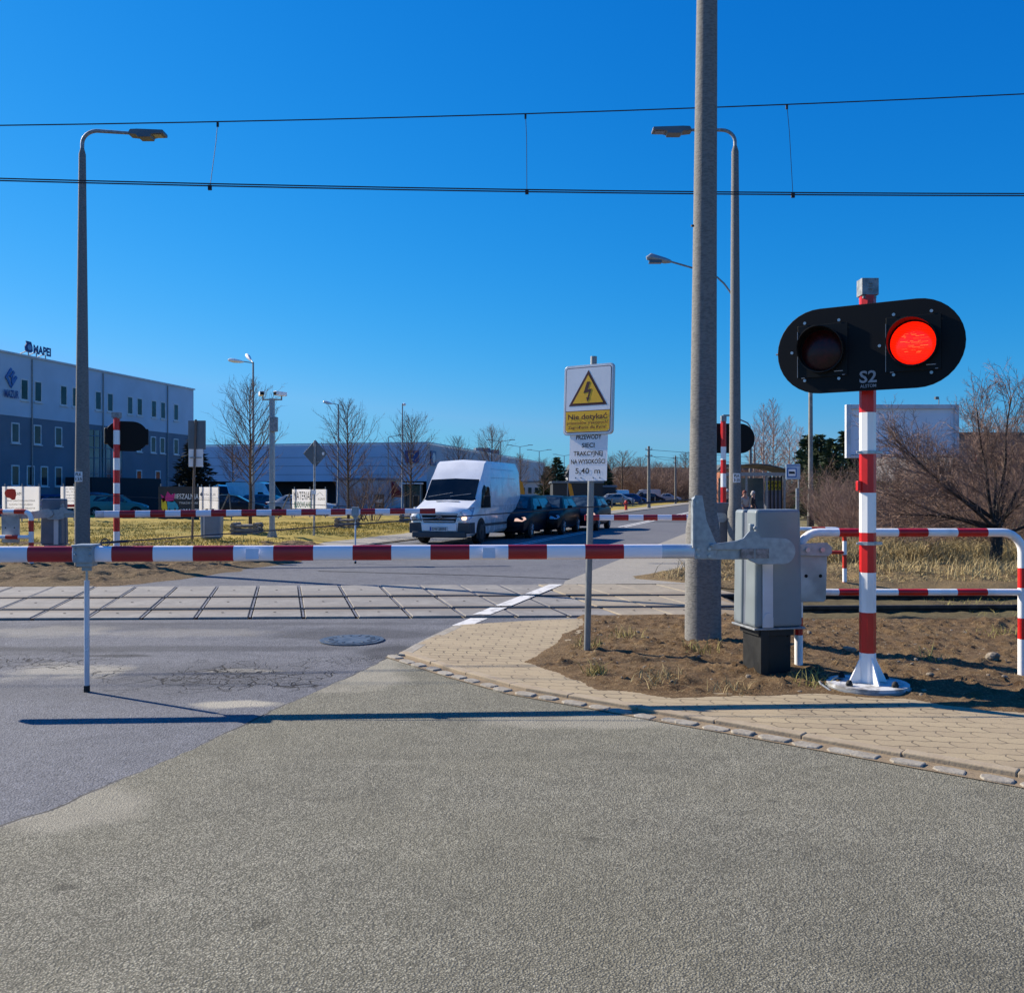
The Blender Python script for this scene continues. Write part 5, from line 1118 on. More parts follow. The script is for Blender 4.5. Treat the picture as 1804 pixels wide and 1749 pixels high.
def far_van(label, px, d, rz, paint, L=4.9, H=1.95):
    q = D(px, 868, d); t = thing('van', label, 'van', (q.x, d, 0), rz); w = .92
    S = [(0, vr(.6, .3, .78, .38, .8, .66, .78, .8, .66, .88, .02)), (.3, vr(.8, .26, .9, .36, .92, .76, .9, .92, .76, 1.02, .03)), (.85, vr(.85, .26, w, .36, w, .9, .89, 1.1, .76, 1.18, .03)),
         (1.6, vr(.85, .26, w, .36, w, 1.05, .87, 1.5, .72, H - .12, .04)), (2.0, vr(.85, .26, w, .36, w, 1.1, .86, 1.5, .72, H - .04, .04)), (L - .1, vr(.85, .28, w, .38, w, 1.1, .86, 1.5, .72, H - .04, .04)), (L, vr(.8, .3, .88, .4, .88, 1.1, .82, 1.5, .68, H - .1, .04))]
    s_ = Shell(S); s_.mesh('body', paint, t); b = MB(); s_.toppatch(b, .9, 1.55, .74, .68); b.build('windscreen', M['glass'], t, local=True)
    b = MB(); s_.sidepatch(b, [(1.25, 1.14), (2.1, 1.14), (2.05, 1.6), (1.62, 1.6)], .01); each(b, 'side_window', M['glass'], t, local=True)
    for sd in (1, -1):
        b = MB(); b.box((sd * .72, .08, .78), (.3, .12, .18)); b.build('headlight', M['headlamp'], t, local=True, bevel=.02)
    b = MB(); arch(b, s_, .95, .32, .38); arch(b, s_, L - .9, .32, .38); each(b, 'wheel_arch', M['black'], t, local=True)
    for y in (.95, L - .9):
        for sd in (1, -1): wheel(t, sd * (w + .01), y, .32, .2)
    return t
far_van('white delivery van parked side-on beyond the queue of cars', 1046, 130, R(-88), M['vanwhite'], 4.9, 1.97)
far_van('white van parked with its front towards us behind the camera mast', 505, 72, R(70), M['vanwhite'], 5.2, 2.4)
far_van('white van almost hidden behind the dark parked car on the left', 392, 70, R(30), M['vanwhite'], 5.2, 2.2)
far_van('pale blue-grey van parked far off just left of the pale utility pole', 1109, 148, R(-88), M['silver'], 4.9, 2.1)

# ------------------------------------------------------------------ buildings
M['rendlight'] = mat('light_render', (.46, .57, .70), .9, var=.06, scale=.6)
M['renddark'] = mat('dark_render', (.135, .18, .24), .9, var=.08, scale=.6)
M['clad'] = mat('blue_grey_cladding', (.42, .52, .68), .5, .1, var=.08, scale=.15)
M['clad2'] = mat('grey_cladding', (.40, .42, .50), .55, .1, var=.08, scale=.15)
M['frame'] = mat('white_frame', (.6, .62, .66), .4)
M['darkint'] = mat('dark_interior', (.02, .022, .028), .9)
M['logoblue'] = mat('logo_blue', (.01, .05, .22), .4)
M['logoblue2'] = mat('logo_mid_blue', (.03, .14, .42), .4)
oc = Vector((-29.3, 84.6, 0)); of = Vector((-5, -22.9, 0)).normalized(); on = Vector((-of.y, of.x, 0)); on = on if on.x > 0 else -on
off = thing('office_building', 'three-storey office block with pale grey top and dark blue-grey lower floors, left', 'building', (oc.x, oc.y, 0))
def obox(b, s0, s1, z0, z1, n0, n1, mi=0):
    vs = [];
    for z in (z0, z1):
        for (s_, n_) in ((s0, n0), (s1, n0), (s1, n1), (s0, n1)): q = oc + of * s_ + on * n_; vs.append((q.x, q.y, z))
    b.add(vs, [(0, 1, 2, 3), (4, 5, 6, 7), (0, 1, 5, 4), (1, 2, 6, 5), (2, 3, 7, 6), (3, 0, 4, 7)], mi)
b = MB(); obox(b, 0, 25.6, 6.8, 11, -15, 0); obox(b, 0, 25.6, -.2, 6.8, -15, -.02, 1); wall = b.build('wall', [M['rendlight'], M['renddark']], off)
b = MB(); obox(b, -.1, 25.7, 11, 11.12, -15.1, .12); b.build('roof_edge', M['frame'], off)
def sfac(px):
    k = (px - CX) / FPX; return (oc.x - k * oc.y) / (k * of.y - of.x)
def window(s, z0, z1, w=.76, tilt=False):
    b = MB(); s0, s1 = s - w / 2, s + w / 2
    obox(b, s0, s0 + .09, z0, z1, -.1, .02); obox(b, s1 - .09, s1, z0, z1, -.1, .02); obox(b, s0, s1, z1 - .09, z1, -.1, .018); obox(b, s0, s1, z0, z0 + .09, -.1, .018)
    f = b.build('window', M['frame'], off)
    b = MB(); obox(b, s0 + .05, s1 - .05, z0 + .05, z1 - .05, -.08, .006); b.build('pane', M['winglass'], f)
    b = MB(); obox(b, s0 - .06, s1 + .06, z0 - .08, z0 - .002, -.02, .10); b.build('sill', M['frame'], f)
for px in (43, 67, 112, 133, 173, 194, 229, 246, 271, 287, 310): window(sfac(px), 7.95, 9.45)
for px in (27, 66, 103, 245, 270, 286, 310): window(sfac(px), 4.95, 6.35)
for px in (27, 54, 78, 103, 245, 278): window(sfac(px), 2.0, 3.45)
for s_ in (4.2, 12.9, 20.6):
    b = MB(); q = oc + of * s_ + on * .07; b.cyl((q.x, q.y, 0), (q.x, q.y, 10.9), .05, n=8); b.build('drainpipe', M['galvdull'], off)
b = MB(); g0, g1 = sfac(215), sfac(155); obox(b, g1, g0, 1.9, 6.45, -.2, .01); gz = b.build('glazed_front', M['winglass2'] if 'winglass2' in M else M['winglass'], off)
b = MB(); n_ = 6
for i in range(n_ + 1): s_ = g0 + (g1 - g0) * i / n_; obox(b, s_ - .04, s_ + .04, 1.9, 6.45, 0, .05)
for z in (1.9, 3.0, 4.2, 5.0, 5.9, 6.4): obox(b, g1, g0, z, z + .07, 0, .045)
b.build('glazing_bars', M['renddark'], gz)
b = MB(); obox(b, g0 - 2, g1 + 2.5, 0, 2.7, .0, 2.2); b.build('entrance_block', M['darkint'], off)
sL = sfac(18); q = oc + of * sL + on * .03; E_ = -of                       # text runs from near (left) to far (right)
text('MAZUR', (q.x, q.y, 8.02), E_, (0, 0, 1), .50, M['logoblue'], off, width=1.32, bold=.03, th=.08)
b = MB(); q = oc + of * sfac(18) + on * .03
for pl in ([(-.75, 0), (-.05, .95), (.12, .78), (-.42, .03), (-.02, -.62), (.0, -.95)], [(-.18, .12), (.30, .72), (.46, .52), (.05, .0), (-.02, .02)], [(.02, -.95), (.80, .10), (.62, .28), (.30, -.12), (.22, .30), (.02, .05), (.05, -.40), (.16, -.60)]): b.prism([(u_ * .70, v_ * .72) for u_, v_ in pl], (q.x, q.y, 9.35), E_, (0, 0, 1), on * .08)
b.build('emblem', M['logoblue2'], off)
b = MB()
for s0 in (sfac(50), sfac(64), sfac(80)): q = oc + of * s0; b.tube([(q.x, q.y, 11.05), (q.x, q.y, 11.4)], .04, 5); b.tube([(q.x - 1, q.y, 11.05), (q.x, q.y, 11.5)], .04, 5)
rs_ = thing('roof_sign', 'blue letters with round jug emblem standing on the roof edge of the office block', 'sign', tuple(oc + of * sfac(66) + Vector((0, 0, 11.1))))
b.build('sign_frame', M['galvdull'], rs_)
q = oc + of * sfac(72); text('MAPEI', (q.x, q.y, 11.36), E_, (0, 0, 1), .55, M['logoblue'], rs_, width=1.75, bold=.05, th=.12)
q = oc + of * sfac(50); b = MB(); b.prism([(u_ * .62, v_ * .62) for u_, v_ in [(-.55, -.45), (-.3, -.6), (.3, -.6), (.55, -.4), (.5, .1), (.3, .6), (-.45, .62), (-.35, .4), (-.6, .0)]], (q.x, q.y, 11.72), E_, (0, 0, 1), on * .08); b.build('jug_emblem', M['logoblue'], rs_)
b = MB(); b.prism(arc(0, -.03, .2, 0, 330, 11), (q.x + on.x * .09, q.y + on.y * .09, 11.72), E_, (0, 0, 1), on * .02); b.build('emblem_disc', M['logopale'] if 'logopale' in M else M['logoblue2'], rs_)
# warehouse
K = Vector((-12.9, 139, 0)); wh = thing('warehouse', 'long blue-grey metal warehouse with a dark loading bay behind the parked cars', 'building', (K.x, K.y, 0))
ru = Vector((21.4, 98, 0)).normalized(); rn = Vector((ru.y, -ru.x, 0))
b = MB(); b.add([(K.x, K.y, 3.3), (-62, 143, 3.3), (-62, 143, 8.6), (K.x, K.y, 9.0), (K.x, K.y + 30, 3.3), (-62, 173, 3.3), (-62, 173, 8.6), (K.x, K.y + 30, 9)], [(0, 1, 2, 3), (0, 4, 5, 1), (3, 2, 6, 7), (4, 7, 6, 5), (0, 3, 7, 4)]); b.build('upper_wall', M['clad'], wh)
b = MB(); b.box((-38, 152, 1.6), (50, 14, 3.4)); b.build('loading_bay', M['darkint'], wh)
b = MB()
for z in (4.3, 5.6, 6.9): b.add([(K.x - .1, K.y - .03, z), (-62, 142.97, z), (-62, 142.97, z + .05), (K.x - .1, K.y - .03, z + .05)], [(0, 1, 2, 3)])
b.build('panel_joint', M['renddark'], wh)
b = MB(); e = K + ru * 100; b.add([(K.x, K.y, 0), (e.x, e.y, 0), (e.x, e.y, 9.1), (K.x, K.y, 9.05), (K.x - 30, K.y + 8, 0), (e.x - 30, e.y, 0), (e.x - 30, e.y, 9), (K.x - 30, K.y + 8, 9)], [(0, 1, 2, 3), (3, 2, 6, 7), (1, 5, 6, 2), (4, 7, 6, 5)]); b.build('long_wall', M['clad2'], wh)
b = MB(); b.add([(K.x + .1, K.y - .1, 9.06), (e.x + .1, e.y, 9.12), (e.x + .1, e.y, 9.35), (K.x + .1, K.y - .1, 9.28)], [(0, 1, 2, 3)]); b.add([(K.x + .1, K.y - .1, 9.02), (-62, 142.9, 8.62), (-62, 142.9, 8.82), (K.x + .1, K.y - .1, 9.24)], [(0, 1, 2, 3)]); b.build('roof_trim', M['frame'], wh)
for s_ in (46, 54): q = K + ru * s_ - rn * 3; b = MB(); b.box((q.x, q.y, 9.8), (3, 3, 1.4), .2); b.build('roof_unit', M['renddark'], wh)
b = MB(); b.box((K.x - 2.2, K.y - .2, 7.0), (2.1, .15, 1.9)); sgn = b.build('blue_sign', M['logoblue'], wh); b = MB(); b.prism(arc(0, 0, .55, 30, 300, 9) + arc(0, 0, .38, 300, 30, 9), (K.x - 2.2, K.y - .3, 7.0), (1, 0, 0), (0, 0, 1), (0, -.03, 0)); b.build('sign_mark', M['frame'], wh)
q = K + ru * 3 + rn * .1; b = MB(); b.prism([(-1.3, -1.1), (1.3, -1.1), (1.3, 1.1), (-1.3, 1.1)], (q.x, q.y, 6.9), ru, (0, 0, 1), rn * .1); b.build('blue_sign', M['logoblue'], wh)
q = q + rn * .12; b = MB(); b.prism(arc(0, 0, .8, 0, 330, 12), (q.x, q.y, 6.9), ru, (0, 0, 1), rn * .02); b.build('sign_mark', M['frame'], wh)
def simple_house(name, label, cat, px0, px1, d, ytop, wallm, roofm=None, depth=10, ybot=None, gable=0.0, wins=0, rz=0):
    x0, x1 = (px0 - CX) / FPX * d, (px1 - CX) / FPX * d; zt = zpx(ytop, d); t = thing(name, label, cat, ((x0 + x1) / 2, d, 0))
    b = MB(); b.box(((x0 + x1) / 2, d + depth / 2, zt / 2 - .1), (x1 - x0, depth, zt + .2)); b.build('wall', wallm, t)
    b = MB()
    if gable:
        b.prism([(x0 - .4, 0), (x1 + .4, 0), (x1 - gable * .3, gable), (x0 + gable * .3, gable)], (0, d - .4, zt), (1, 0, 0), (0, 0, 1), (0, depth + .8, 0))
    else: b.box(((x0 + x1) / 2, d + depth / 2, zt + .12), (x1 - x0 + .3, depth + .3, .24))
    b.build('roof', roofm or M['renddark'], t)
    for i in range(wins):
        xx = x0 + (x1 - x0) * (i + .5) / wins; b = MB(); b.box((xx, d - .02, zt * .62), ((x1 - x0) / wins * .5, .12, zt * .28)); b.build('window', M['winglass'], t)
    return t
M['sandwall'] = mat('sand_wall', (.36, .32, .27), .9, var=.1, scale=.5); M['whitewall'] = mat('white_wall', (.45, .46, .5), .9, var=.08, scale=.4)
M['orangewall'] = mat('orange_wall', (.45, .17, .09), .9, var=.1); M['slate'] = mat('slate_roof', (.06, .065, .075), .8); M['greywall'] = mat('grey_wall', (.16, .155, .17), .9, var=.12, scale=.3)
M['navywall'] = mat('navy_cladding', (.015, .022, .035), .6); M['gateside'] = mat('gate_pale', (.42, .44, .5), .9)
simple_house('gatehouse', 'low pale building behind the second staked tree', 'building', 592, 690, 92, 846, M['whitewall'], depth=9)
simple_house('site_office', 'low dark navy cabin building behind the queue of cars', 'building', 974, 1062, 108, 851, M['navywall'], depth=8)
simple_house('site_office', 'second lower dark cabin right of the warning sign pole', 'building', 1046, 1085, 120, 858, M['navywall'], depth=8)
simple_house('house', 'pale low house with dark roof seen under the height plate', 'house', 1000, 1078, 190, 838, M['whitewall'], M['slate'], gable=2.6, depth=12, wins=4)
simple_house('house', 'long far house with slate roof left of the utility pole', 'house', 1086, 1145, 210, 836, M['sandwall'], M['slate'], gable=1.8, depth=12, wins=6)
simple_house('house', 'long far house with slate roof right of the utility pole', 'house', 1150, 1240, 220, 837, M['sandwall'], M['slate'], gable=1.8, depth=12, wins=7)
simple_house('house', 'orange rendered house behind the bus shelter', 'house', 1268, 1352, 130, 828, M['orangewall'], M['slate'], gable=.8, depth=12, wins=4)
simple_house('shop_building', 'low grey commercial building behind the bare bushes at the right edge', 'building', 1680, 2150, 62, 768, M['greywall'], M['slate'], depth=16)
sb = [o for o in bpy.data.objects if o.name.startswith('shop_building')][0]
q = D(1752, 820, 61.9); text('LUKO', (q.x, 61.9, q.z + .1), (1, 0, 0), (0, 0, 1), .75, M['red'], sb, width=2.8, bold=.02, th=.06)
simple_house('office_building', 'white and red low building at the foot of the warehouse', 'building', 880, 975, 134, 850, M['whitewall'], depth=9, wins=8)

# red canopy beside gatehouse
t = thing('canopy', 'dark red awning at the right end of the low pale building', 'canopy', tuple(D(699, 868, 91) - Vector((0, 0, 1.55))))
b = MB(); q = D(700, 868, 91); b.prism([(-.5, 2.6), (.6, 1.3), (.6, 1.1), (-.6, 1.1), (-.6, 2.7)], (q.x, 91, 0), (1, 0, 0), (0, 0, 1), (0, 3, 0)); b.build('awning', M['awn'] if 'awn' in M else M['red'], t)
b = MB(); b.tube([(q.x + .5, 91.1, 0), (q.x + .5, 91.1, 1.3)], .05, 6); b.build('awning_post', M['galvdull'], t)
# roadside kiosk / bus shelter near the third tree
t = thing('shelter', 'small dark glazed shelter left of the van, behind the third staked tree', 'shelter', tuple(D(725, 868, 78) - Vector((0, 0, 1.55))))
q = D(725, 868, 78); b = MB(); b.box((q.x, 78.6, 2.35), (1.75, 1.4, .12)); b.build('roof', M['strip'], t)
b = MB()
for dx in (-.75, .75):
    for dy in (0, 1.2): b.box((q.x + dx, 78 + dy, 1.15), (.06, .06, 2.3))
b.build('post_frame', M['galvdull'], t); b = MB(); b.box((q.x, 79.15, 1.2), (1.5, .03, 2.0)); b.build('glass_wall', M['winglass'], t)

# ------------------------------------------------------------------ street furniture beyond the track
def steel_lamp(label, px, d, ytop, heads, r=.07, group='steel street lamps', base=.0, hl=.62, armlen=.6):
    """heads: list of (dx, dz, dy) direction of arm"""
    x = (px - CX) / FPX * d; zt = zpx(ytop, d); t = thing('street_lamp', label, 'street lamp', (x, d, 0), group=group)
    b = MB(); b.tube([(x, d, -.1), (x, d, 1.2), (x, d, 1.3), (x, d, zt)], [r * 1.35, r * 1.3, r, r * .6], 10); b.build('pole', M['galvdull'], t)
    for (dx, dy, dz, ln) in heads:
        v = Vector((dx, dy, dz)).normalized(); s_ = Vector((x, d, zt - .05)); e = s_ + v * ln
        b = MB(); b.tube([s_, e], .03, 6); b.build('arm', M['galvdull'], t)
        b = MB(); c = e + v * hl * .4; hd = Vector((v.x, v.y, 0)).normalized(); pts = [e - v * .08, e + v * hl * .15, e + v * hl * .55, e + v * hl * .9, e + v * hl]; b.tube([p + Vector((0, 0, -.02)) for p in pts], [.035, .09, .13, .10, .02], 10); b.build('lamp_head', M['signwhite'], t)
    return t
steel_lamp('tall steel lamp with two oval heads above the nearest bare tree', 446, 55, 638, [(-1, -.2, .12, .62), (-.45, .6, .45, .45)], .085, hl=.85)
steel_lamp('steel lamp with one oval head pointing left, above the second staked tree', 596, 76, 712, [(-1, 0, .22, .55)], .09, hl=.75)
steel_lamp('steel lamp with its head turned away, left of the warehouse corner', 709, 78, 711, [(.15, 1, .1, .3)], .08, hl=.55)
def thin_lamp(label, px, d, ytop, kind='T', ext=1.0):
    x = (px - CX) / FPX * d; zt = zpx(ytop, d); t = thing('street_lamp', label, 'street lamp', (x, d, 0), group='thin lamps of the warehouse car park')
    b = MB(); b.tube([(x, d, 0), (x, d, zt)], [.09, .055], 6); b.build('pole', M['galvdull'], t)
    for sd in ((-1, 1) if kind == 'T' else (1,)):
        b = MB(); b.tube([(x, d, zt), (x + sd * 1.25 * ext, d, zt + .20)], .035, 5); b.box((x + sd * 1.5 * ext, d, zt + .24), (.7, .25, .08)); b.build('arm', M['galvdull'], t)
    return t
thin_lamp('thin lamp with a single short arm left of the warehouse corner', 684, 108, 770, 'L')
thin_lamp('thin double lamp over the van roof, partly behind a bare tree', 882, 118, 778)
thin_lamp('thin double lamp right above the first queueing car', 916, 132, 787)
thin_lamp('thin double lamp between the two right-hand bare trees', 950, 138, 795)
thin_lamp('thin double lamp just left of the warning sign pole', 994, 150, 803)
# lamp behind the masts on the right
x = (1294 - CX) / FPX * 31; t = thing('street_lamp', 'older street lamp with a curved arm reaching left past the thick mast, hidden pole', 'street lamp', (x, 31, 0))
b = MB(); b.tube([(x, 31, 0), (x, 31, zpx(520, 31))], [.11, .07], 12); b.build('pole', M['concrete2'], t)
b = MB(); pa = [D(1294, 530, 31), D(1286, 514, 31), D(1276, 500, 31), D(1264, 489, 31), D(1245, 479, 31), D(1216, 471, 31), D(1178, 460, 31)]; b.tube(pa, .032, 8); b.build('arm', M['galvdull'], t)
b = MB(); b.tube([D(1182, 461, 31), D(1172, 459.5, 31), D(1146, 453, 31), D(1139, 455, 31)], [.05, .10, .13, .06], 10); hd = b.build('lamp_head', M['galv'], t)
b = MB(); q = D(1154, 461.5, 31); b.box((q.x, q.y, q.z), (.42, .2, .10)); b.build('lamp_glass', M['lampglass'], hd)
# tall plain lamp pole with dark foot, right
x = (1428 - CX) / FPX * 45; t = thing('street_lamp', 'slim concrete pole with a dark painted foot, rising behind the lit signal', 'street lamp', (x, 45, 0))
b = MB(); b.tube([(x, 45, .4), (x, 45, 1.4), (x, 45, 1.5), (x, 45, zpx(590, 45))], [.15, .14, .12, .085], 14); b.build('pole', M['concrete2'], t)
b = MB(); b.cyl((x, 45, -.1), (x, 45, .42), .17, n=14); b.build('painted_foot', M['ink'], t)
b = MB(); b.tube([(x, 45, zpx(592, 45)), (x + .1, 45, zpx(585, 45)), (x + .6, 45, zpx(580, 45))], .03, 6); b.box((x + .8, 45, zpx(580, 45)), (.5, .2, .08)); b.build('lamp_head', M['lamphead'], t)
def hook_lamp(label, px, d, ytop, r=.05):
    x = (px - CX) / FPX * d; zt = zpx(ytop, d); t = thing('street_lamp', label, 'street lamp', (x, d, 0), group='hooked lamps along the road')
    b = MB(); b.tube([(x, d, 0), (x, d, 2.5), (x, d, zt - .6)], [.12, .11, .08], 8); b.build('pole', M['timber'], t)
    b = MB(); b.tube([(x, d, zt - .7), (x - .02, d, zt - .25), (x - .2, d, zt), (x - 1.2, d, zt + .45)], [.05] * 4, 6); b.box((x - 1.5, d, zt + .5), (.7, .25, .1)); b.build('arm', M['galvdull'], t); return t
hook_lamp('hooked street lamp close behind the bus shelter, its arm hidden by the signal', 1322, 62, 745)
hook_lamp('smaller hooked street lamp just right of the other hooked lamp', 1329, 82, 780)
# utility poles with wires
def upole(label, px, d, ytop, m, r=.12):
    x = (px - CX) / FPX * d; zt = zpx(ytop, d); t = thing('utility_pole', label, 'utility pole', (x, d, 0), group='utility poles')
    b = MB(); b.tube([(x, d, -.1), (x, d, zt)], [r * 1.3, r * .8], 10); b.build('pole', m, t)
    for z in (.35, 1.0):
        b = MB(); b.box((x, d, zt - z), (.7, .08, .08))
        for sx_ in (-.3, .3): b.cyl((x + sx_, d, zt - z), (x + sx_, d, zt - z + .18), .035, n=6)
        b.build('crossarm', M['galvdull'], t)
    return Vector((x, d, zt))
ua = upole('pale concrete utility pole standing on the far verge between the two slate-roofed houses', 1143, 92, 786, M['concrete2'], .15)
ub = upole('dark wooden utility pole farther off, left of the thick mast', 1190, 130, 803, M['timber'], .14)
for i, dz in enumerate((.35, 1.0)):
    b = MB(); e = Vector((62, 120, ua.z - 1.2 - dz)); s_ = ua - Vector((0, 0, dz)); b.tube([s_.lerp(e, k / 8) - Vector((0, 0, 1.0 * (k / 8) * (1 - k / 8))) for k in range(9)], .018, 4)
    tag(b.build('power_line', M['wire']), ('upper' if i == 0 else 'lower') + ' thin power line running right from the pale utility pole', 'wire')
b = MB(); s_ = ua - Vector((0, 0, .8)); e = ub - Vector((0, 0, .3)); b.tube([s_.lerp(e, k / 8) - Vector((0, 0, 1.6 * (k / 8) * (1 - k / 8))) for k in range(9)], .018, 4); tag(b.build('power_line', M['wire']), 'sagging power line between the two utility poles', 'wire')
# camera mast
d = 29.5; x = (479.5 - CX) / FPX * d; t = thing('camera_mast', 'galvanised square mast carrying two white traffic cameras on the left lawn', 'camera mast', (x, d, 0))
b = MB(); b.box((x, d, zpx(702, d) / 2), (.15, .15, zpx(702, d))); b.build('mast', M['galv'], t, bevel=.01)
b = MB(); b.box((x, d, .03), (.34, .34, .04))
for sx_ in (-1, 1): b.prism([(0, .04), (.12, .04), (0, .45)], (x + sx_ * .075, d - .01, 0), (sx_, 0, 0), (0, 0, 1), (0, .02, 0))
b.prism([(0, .04), (.12, .04), (0, .45)], (x - .01, d - .075, 0), (0, -1, 0), (0, 0, 1), (.02, 0, 0)); b.build('mast_foot', M['galv'], t)
b = MB(); b.box((x + .08, d - .10, zpx(748, d)), (.24, .14, .46)); b.build('control_box', M['galvdull'], t, bevel=.01)
for sd, nm in ((-1, 'white traffic camera'), (1, 'white traffic camera')):
    b = MB(); zc = zpx(704, d); b.tube([(x, d, zc), (x + sd * .30, d, zc)], .025, 6); b.tube([(x + sd * .30, d, zc - .02), (x + sd * .30, d, zc + .12)], .025, 6); ar = b.build('camera_arm', M['galvdull'], t)
    b = MB(); c = Vector((x + sd * .30 - .02, d - .08, zc + .18)); yaw = .35 if sd < 0 else -.55; b.box(c, (.15, .46, .13), yaw); cm = b.build('camera', M['signwhite'], t, bevel=.015)
    f = Vector((math.sin(yaw), -math.cos(yaw), 0)); b = MB(); b.box(c + f * .232 + Vector((0, 0, -.01)), (.12, .02, .10), yaw); b.build('camera_glass', M['black'], cm)
# signs seen from behind
d = 28.0; x = (341 - CX) / FPX * d; t = thing('road_sign', 'tall rectangular road sign seen from behind with a smaller white plate beneath it', 'road sign', (x, d, 0))
b = MB(); b.tube([(x - .05, d, -.1), (x + .07, d, zpx(739, d))], .035, 10); b.build('pole', M['brownpole'] if 'brownpole' in M else M['galvdull'], t)
b = MB(); q = D(346, 766, d); b.box((q.x, d + .05, q.z), (.54, .025, .88), .0); b.build('upper_plate', M['signgrey'], t, bevel=.02)
b = MB(); q = D(344, 806, d); b.box((q.x, d + .05, q.z), (.44, .02, .56)); p_ = b.build('lower_plate', M['signwhite'], t, bevel=.005); b = MB(); b.box((q.x, d + .03, q.z), (.36, .02, .03)); b.box((x, d - .03, q.z), (.10, .02, .05)); each(b, 'mounting_rail', M['galvdull'], p_)
d = 30.3; x = (553 - CX) / FPX * d; t = thing('road_sign', 'diamond priority road sign seen from behind on the left lawn', 'road sign', (x, d, 0))
b = MB(); b.tube([(x, d, -.1), (x + .03, d, zpx(776, d))], .035, 10); b.build('pole', M['galvdull'], t)
q = D(555, 799, d); b = MB(); b.prism([(0, -.46), (.40, 0), (0, .46), (-.40, 0)], (q.x, d + .04, q.z), (1, 0, 0), (0, 0, 1), (0, .025, 0)); dp = b.build('diamond_plate', M['signgrey'], t, bevel=.01)
b = MB()
for dz in (.27, -.27): b.box((q.x, d + .025, q.z + dz), (.24, .02, .025))
each(b, 'mounting_rail', M['galvdull'], dp); b = MB(); b.box((q.x + .26, d + .03, q.z), (.07, .006, .09), 0); b.build('sticker', M['signwhite'], dp)
b = MB(); b.box((x, d - .04, zpx(867, d)), (.15, .02, .13)); b.build('paper_notice', M['signwhite'], t)
# litter bin
d = 27.6; x = (373.5 - CX) / FPX * d; t = thing('litter_bin', 'blue-grey plastic litter bin with two dark openings on a low stand, on the lawn', 'bin', (x, d, 0))
b = MB(); b.box((x, d, .60), (.58, .42, .88), .08, top=1.08); bd = b.build('body', M['binblue'] if 'binblue' in M else M['housing'], t, bevel=.09, segs=4)
b = MB()
for dx in (-.10, .08): b.prism([(.055 * math.cos(R(a)), .10 * math.sin(R(a))) for a in range(0, 360, 24)], (x + dx + .02, d - .245, .98), (1, 0, 0), (0, 0, 1), (0, .02, 0))
each(b, 'opening', M['ink'], bd)
b = MB(); b.box((x, d, .1), (.45, .3, .06)); b.box((x, d, .03), (.12, .12, .12)); b.build('stand', M['galvdull'], t); b = MB(); b.box((x, d - .235, .26), (.60, .02, .025)); b.box((x - .16, d - .24, .6), (.03, .02, .75)); each(b, 'strap', M['strip'], t)
# advertising boards on the lawn edge
def board(label, px0, px1, y0, y1, d, mats, posts=True, name='advertising_board', th=.012):
    x0, x1 = (px0 - CX) / FPX * d, (px1 - CX) / FPX * d; z1, z0 = zpx(y0, d), zpx(y1, d); t = thing(name, label, 'banner', ((x0 + x1) / 2, d, 0), group='advertising boards along the car park')
    b = MB(); b.box(((x0 + x1) / 2, d, (z0 + z1) / 2), (x1 - x0, th, z1 - z0)); f = b.build('panel', mats, t)
    if posts:
        for xx in (x0 + .1, (x0 + x1) / 2, x1 - .1): b = MB(); b.tube([(xx, d + .06, -.1), (xx, d + .06, z1 + .15)], .03, 6); b.build('post', M['galvdull'], t)
    def T(s, u, v, h, m, w, bold=.02): text(s, (x0 + (x1 - x0) * u, d - th / 2 - .01, z0 + (z1 - z0) * v), (1, 0, 0), (0, 0, 1), h, m, f, width=w, bold=bold, th=.002)
    return f, T, x0, x1, z0, z1
M['bannerwhite'] = banner_mat('banner_white', (.93, .93, .95), .85); M['bannerdark'] = mat('banner_dark', (.03, .032, .04), .6)
M['signred'] = mat('sign_red', (.6, .03, .015), .5); M['signgreen'] = mat('sign_green', (.02, .35, .14), .5); M['pink'] = mat('pink_paint', (.6, .02, .22), .5); M['cyan'] = mat('cyan_paint', (.02, .35, .55), .5); M['paintyellow'] = mat('paint_yellow', (.75, .6, .02), .5)
f, T, x0, x1, z0, z1 = board('white banner with a red map-shaped logo and the word BRAM at the left edge', 4, 71, 857, 906, 46, M['bannerwhite'])
b = MB(); q = D(18, 870, 45.96); b.prism([(-.27, .10), (-.15, .22), (.1, .24), (.26, .2), (.3, -.05), (.25, -.25), (.1, -.27), (-.0, -.2), (-.2, -.15), (-.28, 0)], q, (1.0, 0, 0), (0, 0, 1.1), (0, -.01, 0)); b.build('map_logo', M['signred'], f)
T('POL', .23, .68, .17, M['signwhite'], .34); T('BRAM', .40, .68, .17, M['ink'], .40, .0)
for i, s_ in enumerate(('BRAMY GARAŻOWE, OGRODZENIA', 'AUTOMATYKA, SZLABANY', 'ROLETY I MARKIZY TARASOWE', 'TELEFON')): T(s_, .5, .46 - .135 * i, .085, M['ink'], 1.4 - .2 * (i % 2), .0)
f, T, x0, x1, z0, z1 = board('white text banner with an orange band, half behind the left concrete lamp', 107, 152, 857, 895, 47, M['bannerwhite'])
for i, s_ in enumerate(('UL. SZLACHECKA 12', 'TEL. 71 345 22 81', 'usługi transportowe', 'wywóz ziemi i gruzu', 'PIASEK ŻWIR CZARNOZIEM')): T(s_, .55, .86 - .14 * i, .07, M['ink'], .9, .0)
b = MB(); b.box(((x0 + x1) / 2, 46.97, z0 + .12), (x1 - x0 - .05, .02, .14)); b.build('orange_band', M['signred'], f)
f, T, x0, x1, z0, z1 = board('black paint shop board with pink, yellow and cyan paint drips', 279, 351, 857, 915, 49, M['bannerdark'])
